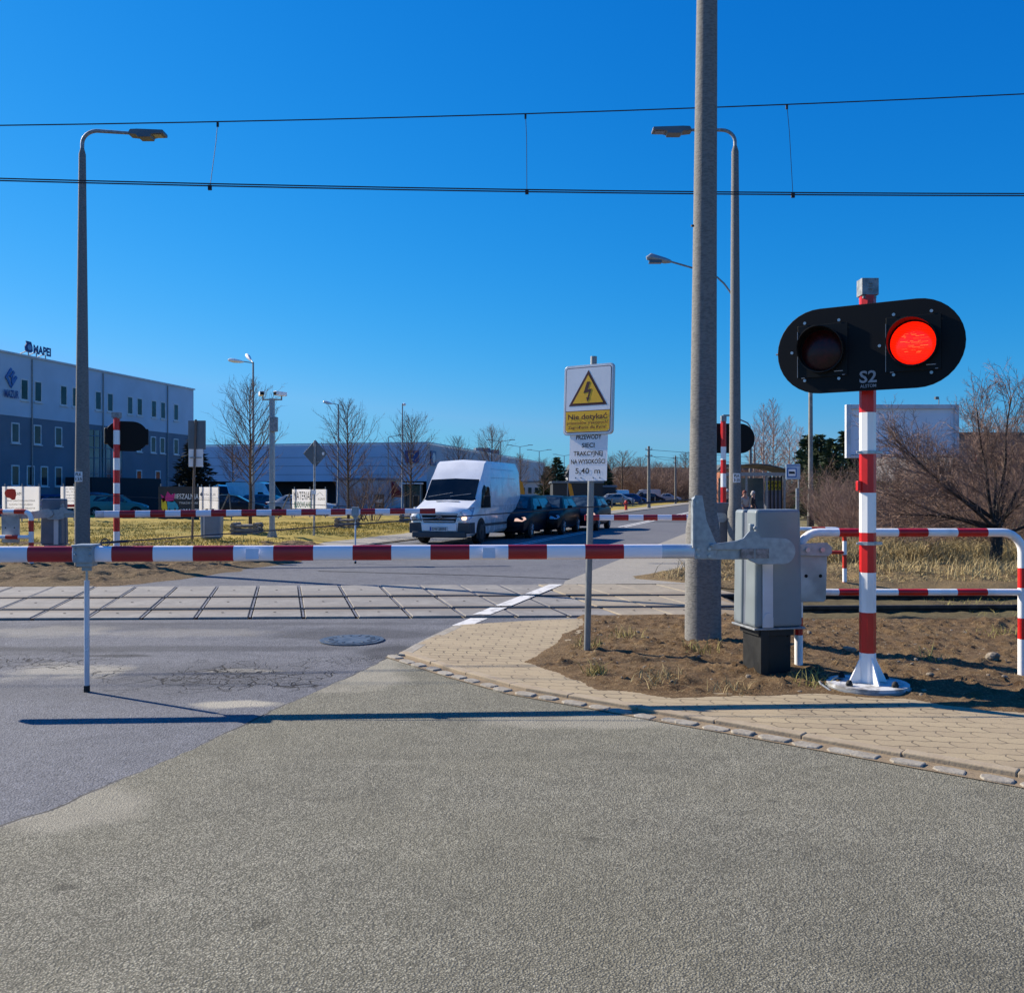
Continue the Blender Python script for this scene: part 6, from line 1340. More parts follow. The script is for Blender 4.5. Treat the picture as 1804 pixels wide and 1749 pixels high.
for cx_, pts_, m_ in ((.22, [(-.35, 1.45), (-.1, 1.25), (.02, 1.62), (.2, 1.4), (.42, 1.5), (.35, .95), (.2, .95), (.0, 1.0), (-.25, 1.1)], 'pink'), (.22, [(-.3, 1.1), (-.05, 1.0), (.02, .55), (-.05, .3), (-.14, .55), (-.2, .35), (-.3, .6)], 'paintyellow'), (.22, [(.0, 1.0), (.35, 1.05), (.55, .8), (.62, .55), (.5, .4), (.42, .65), (.3, .25), (.2, .25), (.15, .6), (.05, .4)], 'cyan')):
    b = MB(); b.prism(pts_, (x0 + (x1 - x0) * cx_, 48.98 - .01, z0 + .12), (1, 0, 0), (0, 0, .85), (0, -.01, 0)); b.build('paint_drip', M[m_], f)
b = MB(); b.prism([(0, 0), (.14, .1), (.1, .32), (-.05, .2)], (x0 + .25, 48.97, z0 + .9), (1, 0, 0), (0, 0, 1), (0, -.01, 0)); b.build('paint_splash', M['signred'], f)
T('MIESZALNIA', .66, .62, .28, M['signwhite'], 1.42, .01); T('TYNKÓW I FARB', .74, .47, .11, M['signwhite'], 1.0, .0); T('MAPEI', .80, .20, .22, M['signwhite'], .80, .02)
b = MB(); b.prism(arc(0, 0, .13, 20, 340, 10) + arc(0, 0, .07, 340, 20, 10), (x0 + 1.22, 48.97, z0 + .42), (1, 0, 0), (0, 0, 1.2), (0, -.01, 0)); b.build('logo_ring', M['bannerwhite'], f)
f, T, x0, x1, z0, z1 = board('plain white board with a thin grey MAZUR heading right of the black paint board', 351, 386, 858, 899, 50, M['bannerwhite'])
T('MAZUR', .55, .62, .14, M['inkgrey'], .62, -.004); T('Hurtownia Budowlana', .55, .05, .05, M['ink'], .6, 0)
b = MB(); b.prism([(-.09, 0), (0, .13), (.09, 0), (0, -.13)], (x0 + .13, 49.97, z0 + .87), (1, 0, 0), (0, 0, 1), (0, -.01, 0)); b.build('logo_mark', M['inkgrey'], f); b = MB(); b.box(((x0 + x1) / 2, 49.97, z0 + .66), (x1 - x0, .01, .02)); b.build('seam', M['inkgrey'], f)
f, T, x0, x1, z0, z1 = board('white banner with tall black MATERIAŁ over green lettering', 515, 576, 862, 896, 52, M['bannerwhite'])
T('MATERIAŁY', .33, .46, .46, M['ink'], 1.15, .0); T('BUDOWLANE', .30, .08, .30, M['signgreen'], .95, .02); T('AGRES', .84, .44, .13, M['ink'], .40, .0); T('Hurtownia', .84, .18, .06, M['ink'], .42, 0)
b = MB(); b.tube([(x1 - .62, 51.96, z0 + .72), (x1 - .40, 51.96, z0 + .92), (x1 - .18, 51.96, z0 + .72)], .012, 4); b.build('house_outline', M['inkgrey'], f)
b = MB(); b.box((x0 + (x1 - x0) * .66, 51.97, (z0 + z1) / 2), (.02, .01, z1 - z0)); b.build('seam', M['inkgrey'], f)
f, T, x0, x1, z0, z1 = board('small dark board with pale lettering standing by the low pale building', 660, 677, 871, 896, 60, M['bannerdark'])
T('SNOREE', .5, .42, .22, M['signwhite'], .5, .03); T('materace', .5, .25, .05, M['signwhite'], .45, 0)
# A-frames of timber (tree stakes) near the banners
for px, dd, lab in ((400, 49, 'leaning timber prop behind the left white board'), (507, 50, 'leaning timber prop left of the building materials banner')):
    q = D(px, 868, dd); t = thing('timber_prop', lab, 'prop', (q.x, dd, 0)); b = MB(); b.tube([(q.x - .6, dd, 0), (q.x + .1, dd, 1.5)], .035, 5); b.tube([(q.x + .25, dd, 0), (q.x + .1, dd, 1.5)], .035, 5); b.box((q.x - .1, dd, .55), (.7, .04, .06)); b.build('frame', M['timber'], t)
# orange flags
for px, d, y0, y1, lab in ((921, 66, 846, 889, 'left narrow orange beach flag, behind the first queueing car'), (1007, 70, 850, 886, 'right narrow orange beach flag, between the second and third queueing cars')):
    x = (px - CX) / FPX * d; t = thing('beach_flag', lab, 'flag', (x, d, 0), group='orange advertising flags'); zt = zpx(y0, d)
    b = MB(); b.tube([(x - .3, d, 0), (x - .32, d, zt * .7), (x - .28, d, zt)], .025, 6); b.build('pole', M['galvdull'], t)
    b = MB(); b.prism([(-.30, zt), (-.02, zt - .12), (.12, zt * .7), (.30, .55), (-.02, .5), (-.18, zt * .7)], (x, d, 0), (1, 0, 0), (0, 0, 1), (0, .012, 0)); b.build('cloth', M['flagorange'] if 'flagorange' in M else M['yellow'], t)
# hydrant and verge posts
x = G(1103, 899).x; d = G(1103, 899).y; t = thing('hydrant', 'small red fire hydrant on the far grass verge', 'hydrant', (x, d, 0))
b = MB(); b.cyl((x, d, 0), (x, d, .75), .12, n=12); b.dome((x, d, .75), .14, 12, 4); b.cyl((x - .22, d, .6), (x + .22, d, .6), .06, n=8); b.cyl((x, d, 0), (x, d, .06), .17, n=12); b.build('body', M['signred'], t)
for i in range(9):
    p = RD(60 + i * 8.5, -12.6 - i * .25); t = thing('verge_post', 'short post in the row along the far left verge, left of the thick mast', 'post', (p.x, p.y, 0), group='short posts along the far verge')
    b = MB(); b.box((p.x, p.y, .45), (.14, .14, .9), RZ); b.box((p.x, p.y, .93), (.16, .16, .05), RZ); b.build('post', M['signgrey'], t)
# bus shelter, stop sign, bollard
d = 44; xL, xR = (1278 - CX) / FPX * d, (1382 - CX) / FPX * d; t = thing('bus_shelter', 'steel bus shelter with curved ribbed roof and a yellow poster on its glass', 'bus shelter', ((xL + xR) / 2, d, 0))
b = MB(); zr = zpx(834, d); n_ = 9
for i in range(15):
    f = i / 14; yy = d - .2 + 1.9 * f; pts = [(xL - .3 + (xR - xL + .75) * k / n_, yy, zr + .02 + .42 * math.sin(math.pi * min(1, (k + .8) / (n_ + 1.0))) - .10 * f) for k in range(n_ + 1)]; b.tube(pts, .035, 4)
for k in range(n_):
    z_a = zr + .0 + .42 * math.sin(math.pi * min(1, (k + .8) / (n_ + 1.0))); z_b = zr + .0 + .42 * math.sin(math.pi * min(1, (k + 1.8) / (n_ + 1.0))); xa = xL - .3 + (xR - xL + .75) * k / n_; xb = xL - .3 + (xR - xL + .75) * (k + 1) / n_
    b.add([(xa, d - .25, z_a), (xb, d - .25, z_b), (xb, d + 1.7, z_b - .1), (xa, d + 1.7, z_a - .1)], [(0, 1, 2, 3)])
b.build('roof', M['shelterroof'] if 'shelterroof' in M else M['galvdull'], t)
b = MB(); b.box(((xL + xR) / 2, d - .1, zr - .04), (xR - xL + .3, .10, .16)); b.build('beam', M['galvdull'], t)
for xx in (xL, xL + 1.0, xR - .85, xR): b = MB(); b.box((xx, d, zr / 2), (.09, .09, zr)); b.build('post', M['galvdull'], t)
b = MB(); b.box(((xL + xR) / 2 - .3, d + 1.5, zr * .52), (xR - xL - .6, .02, zr * .8)); b.build('glass_wall', M['shelterglass'] if 'shelterglass' in M else M['winglass'], t)
xa, xb = (1351 - CX) / FPX * d, (1381 - CX) / FPX * d
b = MB(); b.box(((xa + xb) / 2, d + .35, zr * .5), (xb - xa, .02, zr * .86)); gl = b.build('side_panel', M['panelgrey'] if 'panelgrey' in M else M['inkgrey'], t)
b = MB(); za, zb2 = zpx(863, d), zpx(847, d); b.box(((xa + xb) / 2, d + .32, (za + zb2) / 2), (xb - xa, .02, zb2 - za)); po = b.build('yellow_poster', M['paintyellow'], gl)
text('SKUP AUT', ((xa + xb) / 2, d + .30, (za + zb2) / 2 + .03), (1, 0, 0), (0, 0, 1), .14, M['ink'], po, width=.7, bold=.03); text('GOTÓWKA', ((xa + xb) / 2, d + .30, za + .04), (1, 0, 0), (0, 0, 1), .14, M['ink'], po, width=.7, bold=.03)
for i in range(5): b = MB(); xx = xa + (xb - xa) * (i + .4) / 4.6; b.box((xx, d + .26, zr * .5), (.055, .05, zr * .96)); b.build('panel_bar', M['ink'], t)
d = 40; q = D(1396.5, 831, d); t = thing('bus_stop_sign', 'blue and white bus stop sign on a grey post beside the bus shelter', 'sign', (D(1406, 868, d).x, d, 0))
b = MB(); xp = D(1407, 868, d).x; b.tube([(xp, d, 0), (xp, d, zpx(820, d))], .035, 8); b.build('post', M['galvdull'], t)
b = MB(); b.box((q.x, d - .05, q.z), (.62, .05, .66)); pl_ = b.build('plate', M['stopblue'] if 'stopblue' in M else M['platewhite'], t, bevel=.01)
b = MB(); b.prism(rrect(.42, .40, .04), (q.x - .06, d - .08, q.z - .04), (1, 0, 0), (0, 0, 1), (0, -.005, 0)); b.build('blue_frame', M['logoblue2'], pl_)
b = MB(); b.prism(rrect(.32, .30, .03), (q.x - .06, d - .086, q.z - .04), (1, 0, 0), (0, 0, 1), (0, -.005, 0)); b.build('white_field', M['signwhite'], pl_)
b = MB(); b.prism([(-.13, -.04), (-.13, .06), (.10, .06), (.13, .0), (.13, -.04)], (q.x - .06, d - .092, q.z - .05), (1, 0, 0), (0, 0, 1), (0, -.004, 0)); b.build('bus_pictogram', M['ink'], pl_); b = MB(); b.box((q.x, d - .08, q.z + .27), (.58, .01, .03)); b.build('stripe', M['logoblue2'], pl_)
d = 36; x = (1404 - CX) / FPX * d; t = thing('post', 'short grey steel post just right of the bus shelter', 'post', (x, d, 0)); b = MB(); b.tube([(x, d, 0), (x, d, zpx(860, d))], .05, 10); b.build('tube', M['galv'], t)
# billboard
d = 38; x0, x1 = (1489 - CX) / FPX * d, (1687 - CX) / FPX * d; z0, z1 = zpx(807, d), zpx(713, d); t = thing('billboard', 'large blank pale billboard with a white frame behind the bare bushes', 'billboard', ((x0 + x1) / 2, d, 0))
b = MB(); b.box(((x0 + x1) / 2, d, (z0 + z1) / 2), (x1 - x0 - .3, .08, z1 - z0 - .3)); b.build('blank_face', M['billface'] if 'billface' in M else M['platewhite'], t)
b = MB()
for xx in (x0 + .09, x1 - .09): b.box((xx, d - .04, (z0 + z1) / 2), (.18, .22, z1 - z0))
b.box(((x0 + x1) / 2, d - .038, z1 - .09), (x1 - x0 - .37, .21, .18)); b.box(((x0 + x1) / 2, d - .038, z0 + .06), (x1 - x0 - .37, .21, .12)); b.build('frame', M['frame'], t, bevel=.01)
for xx in (x0 + 1.1, x1 - 1.1): b = MB(); b.box((xx, d + .25, z0 / 2 + .5), (.22, .22, z0 + 1)); b.build('support_post', M['galvdull'], t)
for px in (1654, 1530):
    q = D(px, 712, d); b = MB(); b.tube([(q.x, d, z1 - .05), (q.x, d, z1 + .22), (q.x - .30, d - .5, z1 + .28)], .018, 5); b.box((q.x - .33, d - .52, z1 + .22), (.14, .12, .10)); b.build('floodlight', M['signgrey'], t)
# yellow shop sign behind bushes
d = 48; x0, x1 = (1532 - CX) / FPX * d, (1596 - CX) / FPX * d; t = thing('roadside_sign', 'yellow and dark roadside sign half hidden by bushes right of the signal post', 'sign', ((x0 + x1) / 2, d, 0))
b = MB(); b.box(((x0 + x1) / 2, d, zpx(855, d)), (x1 - x0, .1, .16 + .28)); f = b.build('panel', M['bannerdark'], t); b = MB(); b.box(((x0 + x1) / 2, d - .06, zpx(851.5, d)), (x1 - x0, .02, .20)); y_ = b.build('yellow_strip', M['paintyellow'], f)
text('HISTORIA PIWA', ((x0 + x1) / 2, d - .075, zpx(854, d)), (1, 0, 0), (0, 0, 1), .13, M['ink'], y_, width=1.6, bold=.02); text('mediaexpert', ((x0 + x1) / 2, d - .065, zpx(862, d)), (1, 0, 0), (0, 0, 1), .15, M['paintyellow'], f, width=1.6, bold=.02)
b = MB(); b.box(((x0 + x1) / 2, d + .05, .75), (.3, .1, 1.6)); b.build('leg', M['whitewall'], t)

# ------------------------------------------------------------------ people waiting near the shelter
def person(label, x, y, rz, coat, legs, hairm, h=1.72, arm_up=False):
    t = thing('person', label, 'person', (x, y, 0), rz); k = h / 1.72
    V = [(0, 0, .95), (0, .0, 1.15), (0, .01, 1.38), (0, 0, 1.50), (0, -.02, 1.58), (0, -.03, 1.66),
         (.09, 0, .90), (.10, -.02, .48), (.10, .02, .08), (.10, -.12, .04), (-.09, 0, .90), (-.11, .03, .48), (-.10, .06, .08), (-.10, -.08, .04),
         (.17, .01, 1.40), (.24, .02, 1.14), (.22, -.10, .92), (.22, -.15, .84), (-.17, .01, 1.40), (-.24, .02, 1.14), (-.20, -.14, .96), (-.19, -.20, .90)]
    E_ = [(0, 1), (1, 2), (2, 3), (3, 4), (4, 5), (0, 6), (6, 7), (7, 8), (8, 9), (0, 10), (10, 11), (11, 12), (12, 13), (2, 14), (14, 15), (15, 16), (16, 17), (2, 18), (18, 19), (19, 20), (20, 21)]
    Rr = [.15, .14, .16, .06, .085, .085, .095, .06, .045, .04, .095, .06, .045, .04, .065, .045, .035, .03, .065, .045, .035, .03]
    def skin(name, idx, grow, m):
        me = bpy.data.meshes.new(name); mp_ = {v: i for i, v in enumerate(idx)}; me.from_pydata([tuple(c * k for c in V[i]) for i in idx], [(mp_[a], mp_[c]) for a, c in E_ if a in mp_ and c in mp_], [])
        o = bpy.data.objects.new(name, me); COL.objects.link(o); o.parent = t; sk = o.modifiers.new('skin', 'SKIN'); sk.use_smooth_shade = True
        for i, v in enumerate(idx): me.skin_vertices[0].data[i].radius = ((Rr[v] + grow) * k, (Rr[v] * (.72 if v < 3 else 1) + grow) * k)
        me.skin_vertices[0].data[0].use_root = True; s_ = o.modifiers.new('sub', 'SUBSURF'); s_.levels = s_.render_levels = 1; me.materials.append(m); return o
    skin('body', list(range(22)), 0, M['skin']); skin('coat', [0, 1, 2, 14, 15, 16, 18, 19, 20], .02, coat); skin('trousers', [0, 6, 7, 8, 10, 11, 12], .015, legs)
    b = MB(); b.dome((0, .005 * k, 1.655 * k), .105 * k, 12, 5, sz=1.05); b.dome((0, .035 * k, 1.60 * k), .10 * k, 12, 4, full=True); b.build('hair', hairm, t, local=True)
    b = MB(); b.dome((0, -.112 * k, 1.625 * k), .016 * k, 6, 3, full=True); b.build('nose', M['skin'], t, local=True)
    b = MB()
    for s_ in (-1, 1): b.dome((s_ * .032 * k, -.104 * k, 1.65 * k), .010 * k, 6, 3, full=True)
    each(b, 'eye', M['ink'], t, local=True)
    b = MB(); b.box((0, -.108 * k, 1.588 * k), (.045 * k, .008, .010)); b.build('mouth', M['maroon'], t, local=True)
M['skin'] = mat('skin', (.42, .22, .16), .6); M['coatdark'] = mat('dark_coat', (.02, .02, .025), .9); M['coatpale'] = mat('pale_jacket', (.42, .36, .32), .9); M['hairgrey'] = mat('grey_hair', (.45, .42, .40), .9); M['hairred'] = mat('auburn_hair', (.20, .05, .035), .8); M['jeans'] = mat('jeans', (.03, .045, .08), .9)
q = D(1312, 868, 40); person('person in a pale jacket with auburn hair waiting left of the bus shelter', q.x, 40, R(20), M['coatpale'], M['jeans'], M['hairred'], 1.62)
q = D(1281, 868, 37); person('grey-haired person in a dark coat between the signal post and the right concrete lamp', q.x, 37, R(-30), M['coatdark'], M['coatdark'], M['hairgrey'], 1.66)
q = D(1327, 868, 41); person('person in a dark coat standing close to the bus shelter glass', q.x, 41, R(60), M['coatdark'], M['jeans'], M['hairgrey'], 1.60)

# ------------------------------------------------------------------ trees
class Sticks:
    def __init__(s): s.v = []; s.f = []
    def seg(s, a, b, ra, rb, n):
        d = (b - a); x, y = perp(d); o = len(s.v)
        for p, r in ((a, ra), (b, rb)):
            for k in range(n): q = p + x * (r * math.cos(6.2832 * k / n)) + y * (r * math.sin(6.2832 * k / n)); s.v.append((q.x, q.y, q.z))
        for k in range(n): s.f.append((o + k, o + (k + 1) % n, o + n + (k + 1) % n, o + n + k))
    def path(s, pts, r0, r1, n):
        m = len(pts) - 1
        for i in range(m): s.seg(pts[i], pts[i + 1], r0 + (r1 - r0) * i / m, r0 + (r1 - r0) * (i + 1) / m, n)
    def build(s, name, m, parent):
        me = bpy.data.meshes.new(name); me.from_pydata(s.v, [], s.f); me.materials.append(m); o = bpy.data.objects.new(name, me); COL.objects.link(o); o.parent = parent; return o
def rvec(rg): return Vector((rg.gauss(0, 1), rg.gauss(0, 1), rg.gauss(0, 1))).normalized()
def grow(S, rg, p, d, ln, r, lvl, up=.25, wob=.18, kids=(6, 5, 4), n=(5, 4, 3, 3), rt=.5, ang=.8):
    k = 5 if lvl < 2 else 3; pts = [p.copy()]; dd = d.copy()
    for i in range(k): dd = (dd + rvec(rg) * wob + Vector((0, 0, up)) * .35).normalized(); pts.append(pts[-1] + dd * ln / k)
    S.path(pts, r, r * .35, n[min(lvl, 3)])
    if lvl >= len(kids): return
    for j in range(kids[lvl]):
        f = .18 + .8 * (j + rg.random()) / kids[lvl]; i = min(k - 1, int(f * k)); q = pts[i].lerp(pts[i + 1], f * k - i); base = (pts[i + 1] - pts[i]).normalized(); a, c = perp(base); th = rg.random() * 6.2832
        nd = (base + (a * math.cos(th) + c * math.sin(th)) * ang * rg.uniform(.7, 1.3)).normalized()
        grow(S, rg, q, nd, ln * rt * rg.uniform(.6, 1.15) * (1.1 - .5 * f), max(.0035, r * .5 * (1 - .4 * f)), lvl + 1, up, wob, kids, n, rt, ang)
def young_tree(seed, h, cw, lean=0, dens=34, mats=('bark', 'twig'), trunk_r=.06, low=.30, kids=(7, 4), upk=.35, twig=.007):
    rg = random.Random(seed); t = bpy.data.objects.new('bare_tree', None); COL.objects.link(t)
    tr_ = Sticks(); pts = [Vector((0, 0, -.1))]; 
    for i in range(8): pts.append(Vector((lean * (i + 1) / 8 + rg.uniform(-.02, .02) * h / 5, rg.uniform(-.02, .02) * h / 5, h * .97 * (i + 1) / 8)))
    tr_.path(pts, trunk_r, .008, 8); tr_.build('trunk', M[mats[0]], t)
    cr = Sticks()
    for j in range(dens):
        f = low + (.97 - low) * (j + rg.random()) / dens; i = min(7, int(f * 8)); q = pts[i].lerp(pts[i + 1], f * 8 - i); th = j * 2.4 + rg.random(); env = cw * (math.sin(math.pi * min(1, (f - low) / (1 - low) * .80 + .20)) ** .7) * (1.25 - f * .65)
        d = Vector((math.cos(th), math.sin(th), .45 + f * .9)).normalized(); grow(cr, rg, q, d, env * rg.uniform(.8, 1.25), .30 * trunk_r * (1.15 - f) + twig * .6, 1, upk, .13, (0,) + kids, (4, 4, 3, 3), .5, .75)
    cr.build('crown', M[mats[1]], t); return t
def place(t, name, label, cat, loc, rz=0, sc=1, group=None):
    t.name = name; t.location = loc; t.rotation_euler = (0, 0, rz); t.scale = (sc,) * 3 if isinstance(sc, (int, float)) else sc; t['label'] = label; t['category'] = cat
    if group: t['group'] = group
    return t
GT = 'bare trees along the left lawn'
T1 = young_tree(11, 5.7, 2.2, dens=44, trunk_r=.075, kids=(8, 5), twig=.009, upk=.28); p = G(441, 941); place(T1, 'bare_tree', 'nearest bare tree on the left lawn, in a timber crib by the camera mast', 'tree', (p.x, p.y, 0), 0, 1, GT)
T2 = young_tree(23, 5.7, 2.0, dens=40, trunk_r=.075, kids=(8, 5), twig=.010, upk=.28); p = G(613, 930); place(T2, 'bare_tree', 'second bare tree on the lawn in a timber crib, right of the diamond sign', 'tree', (p.x, p.y, 0), 0, 1, GT)
p = D(724, 868, 50); dup(T1, (p.x, 50, 0), 2.0, 'third bare tree along the road, just left of the white van', scale=(1.0, 1.0, 1.02))
for px, d, s_, lab, src in ((808, 74, 1.08, 'bare tree whose top shows above the left part of the van roof', T2), (866, 80, 1.28, 'bare tree rising above the right part of the van roof', T1), (917, 96, 1.0, 'bare tree behind the left orange flag', T2), (958, 104, .95, 'bare tree between the two orange flags', T1)):
    p = D(px, 868, d); dup(src, (p.x, d, 0), px * .7, lab, scale=s_)
for px, d, s_, lab in ((838, 130, .9, 'small far bare tree between the two trees above the van roof'), (410, 120, 1.5, 'distant bare tree behind the nearest staked tree')): p = D(px, 868, d); dup(T2, (p.x, d, 0), 1.0, lab, scale=s_)
# timber cribs
for px, pyb, lab in ((435, 946, 'small timber crib round the nearest bare tree'), (612, 933, 'small timber crib round the second bare tree'), (722, 924, 'small timber crib round the tree beside the van')):
    p = G(px, pyb); t = thing('tree_crib', lab, 'timber crib', (p.x, p.y, 0), group='timber cribs round the young trees')
    for k in range(3):
        for sd in (-1, 1):
            z = .09 + k * .15
            b = MB(); b.cyl((p.x - .48, p.y + sd * .34, z), (p.x + .48, p.y + sd * .34, z), .055, n=8); b.build('log', M['timber'], t); b = MB(); b.cyl((p.x + sd * .38, p.y - .44, z + .07), (p.x + sd * .38, p.y + .44, z + .07), .055, n=8); b.build('log', M['timber'], t)
# multi-stem shrubs
def shrub(seed, h, spread, stems=14, kids=(7, 5), r=.022, up=.3, m='twig', tw=1.0, wob=.2):
    rg = random.Random(seed); t = bpy.data.objects.new('bare_shrub', None); COL.objects.link(t); S = Sticks()
    for j in range(stems):
        th = 6.2832 * j / stems + rg.random(); o = rg.uniform(.05, .35); d = Vector((math.cos(th) * spread, math.sin(th) * spread, 1)).normalized()
        grow(S, rg, Vector((math.cos(th) * o, math.sin(th) * o, -.05)), d, h * rg.uniform(.75, 1.15), r * rg.uniform(.7, 1.3), 1, up, wob, (0,) + kids, (5, 4, 3, 3), .5, .75)
    S.build('branches', M[m], t); return t
S1 = shrub(5, 2.7, .55, 16, (9, 6), .02); S2 = shrub(6, 3.0, .9, 26, (12, 7), .018, .15, 'twigred'); S3 = shrub(8, 2.8, .5, 32, (11, 6), .014, .25, 'twigred')
p = D(655, 868, 46); place(S1, 'bare_shrub', 'dark multi-stemmed bare shrub right of the second staked tree', 'shrub', (p.x, 46, 0), 0, 1.0, 'bare shrubs on the left'); p = D(633, 868, 49); dup(S1, (p.x, 49, 0), 2, 'bare shrub close behind the second staked tree', scale=.9)
GB = 'leafless bushes in the thicket on the right'
LB = 'leafless brown bush, one of the tangled thicket beyond the track on the right'
place(S2, 'bare_bush', LB, 'bush', (10.7, 24.5, 0), 0, .72, GB); place(S3, 'bare_bush', LB, 'bush', (8.9, 24.0, 0), 0, .62, GB)
rg = random.Random(4)
spots = [(9.3, 21.8, .5), (12.6, 23.4, .9), (14.8, 23.2, 1.0), (11.6, 27, .85), (13.6, 28, 1.0), (16.2, 26, 1.15), (18.5, 28, 1.3), (10.1, 28, .55), (15.2, 31, 1.1), (12.6, 32, .75), (18.0, 33, 1.3), (20.8, 31, 1.5), (11.9, 33.5, .65), (13.2, 25.4, .95), (10.4, 25.6, .62), (17.4, 24.6, 1.1), (21.5, 35, 1.4), (24, 37, 1.6), (14.3, 36, 1.0), (17.0, 37, 1.1), (11.9, 22.6, .65), (11.1, 30.5, .58), (19.8, 25.5, 1.25), (14.0, 41, 1.0), (20, 42, 1.2)]
for i, (x, y, s_) in enumerate(spots): dup((S2, S3)[i % 2], (x, y, 0), rg.uniform(0, 6.28), scale=(s_ * 1.0, s_ * 1.0, s_ * rg.uniform(.78, .98)))
# the big spreading bush with a dark trunk
def big_bush():
    rg = random.Random(15); p = G(1752, 1000); t = thing('spreading_tree', 'big spreading leafless shrub tree with a dark trunk behind the near guard rail', 'tree', (p.x, p.y, 0)); S = Sticks(); C_ = Sticks()
    base = Vector((0, 0, -.05)); k0 = Vector((.03, 0, .95)); S.path([base, Vector((.05, 0, .45)), k0], .13, .10, 10)
    dirs = [(-1, .1, .42, 2.6), (-1, -.2, .75, 2.9), (-.7, .5, 1.0, 2.7), (-.35, -.3, 1.3, 2.7), (.1, .2, 1.4, 2.6), (.6, -.2, 1.2, 2.8), (1, .2, .8, 2.8), (1, -.1, .5, 2.4), (-1, .5, .2, 2.3), (.3, .8, .9, 2.4), (-.2, -.9, .7, 2.0), (-1.0, .0, .15, 2.0), (.7, .6, 1, 2.6)]
    for x, y, z, l in dirs:
        d = Vector((x, y, z)).normalized(); pts = [k0.copy() + Vector((0, 0, rg.uniform(-.35, .05)))]; dd = d
        for i in range(6): dd = (dd + rvec(rg) * .16).normalized(); pts.append(pts[-1] + dd * l / 6)
        S.path(pts, .04, .010, 6)
        for j in range(26):
            f = .15 + .83 * (j + rg.random()) / 26; i = min(5, int(f * 6)); q = pts[i].lerp(pts[i + 1], f * 6 - i); a, c = perp(pts[i + 1] - pts[i]); th = rg.random() * 6.28; nd = ((pts[i + 1] - pts[i]).normalized() + (a * math.cos(th) + c * math.sin(th)) * .8 + Vector((0, 0, .15))).normalized()
            grow(C_, rg, q, nd, rg.uniform(.8, 1.5) * (1.15 - .4 * f), .009, 1, .12, .28, (0, 8, 6), (4, 4, 3, 3), .5, .8)
    S.build('trunk', M['barkdark'] if 'barkdark' in M else M['bark'], t); C_.build('crown', M['twigred'], t)
big_bush()
# birches and conifers behind the shelter
BI = young_tree(31, 11.5, 2.6, dens=44, mats=('birch', 'birchtwig'), trunk_r=.12, low=.2, kids=(9, 6), upk=.25, twig=.02)
for i, (px, d, s_, lab) in enumerate(((1345, 82, .86, 'white-stemmed birch directly above the bus shelter roof, left one'), (1362, 84, .92, 'tallest white-stemmed birch above the bus shelter roof'), (1390, 90, .82, 'thin birch right of the tallest birch'), (1410, 86, .7, 'reddish birch left of the slim dark-footed pole'), (1330, 96, .8, 'hazy birch farther back behind the hooked lamps'))):
    p = D(px, 868, d)
    if i == 0: place(BI, 'birch_tree', lab, 'tree', (p.x, d, 0), 0, s_, 'birches behind the bus shelter')
    else: dup(BI, (p.x, d, 0), i * 1.7, lab, scale=s_)
def conifer(seed, h, r, m='needles', n=34):
    rg = random.Random(seed); t = bpy.data.objects.new('conifer', None); COL.objects.link(t); S = Sticks(); S.path([Vector((0, 0, -.1)), Vector((0, 0, h * .97))], .14, .02, 6); S.build('trunk', M['bark'], t)
    b = MB()
    for i in range(n):
        f = (i + .5) / n; z = h * (.08 + .92 * f); rr = r * (1 - f) ** .8 * rg.uniform(.75, 1.15); m_ = int(9 + 16 * (1 - f))
        for j in range(m_):
            th = rg.random() * 6.2832; ln = rr * rg.uniform(.6, 1.1) + .1
            for q in range(5):
                g = (q + .6) / 5; c = Vector((math.cos(th) * ln * g, math.sin(th) * ln * g, z - .18 * ln * g + rg.uniform(-.06, .06))); w_ = .16 + .10 * rg.random(); u = rvec(rg) * w_; v_ = (Vector((math.cos(th), math.sin(th), rg.uniform(-.3, .5)))) * w_ * 1.5
                b.add([c - u * .5, c + u * .5, c + v_ + u * .2], [(0, 1, 2)])
    b.build('crown', M[m], t, local=True, flip=False); return t
CF = conifer(3, 5.6, 1.9); CD = conifer(9, 6.4, 2.2, 'darkneedles', 44)
p = D(341, 868, 58); place(CD, 'conifer', 'very dark spruce at the right end of the office block', 'tree', (p.x, 58, 0), 0, (1.0, 1.0, .78), 'conifers')
for i, (px, d, s_, lab) in enumerate(((1442, 52, .86, 'green conifer just right of the slim dark-footed pole'), (1466, 50, .80, 'green conifer in the middle of the row left of the billboard'), (1490, 54, .92, 'green conifer half behind the left edge of the billboard'), (1510, 58, .75, 'conifer under the left part of the billboard'), (1422, 60, .95, 'brownish conifer left of the slim dark-footed pole'))):
    p = D(px, 868, d)
    if i == 0: place(CF, 'conifer', lab, 'tree', (p.x, d, 0), 0, s_, 'conifers')
    else: dup(CF, (p.x, d, 0), i * 1.3, lab, scale=s_)
for px, d, s_, lab in ((982, 120, 1.0, 'round dark pine above the dark cabin'), (965, 118, .8, 'smaller dark pine left of the round dark pine'), (1068, 125, .85, 'dark pine right of the height plate')): p = D(px, 868, d); dup(CF, (p.x, d, 0), 1, lab, scale=(s_ * 1.3, s_ * 1.3, s_ * 1.1))
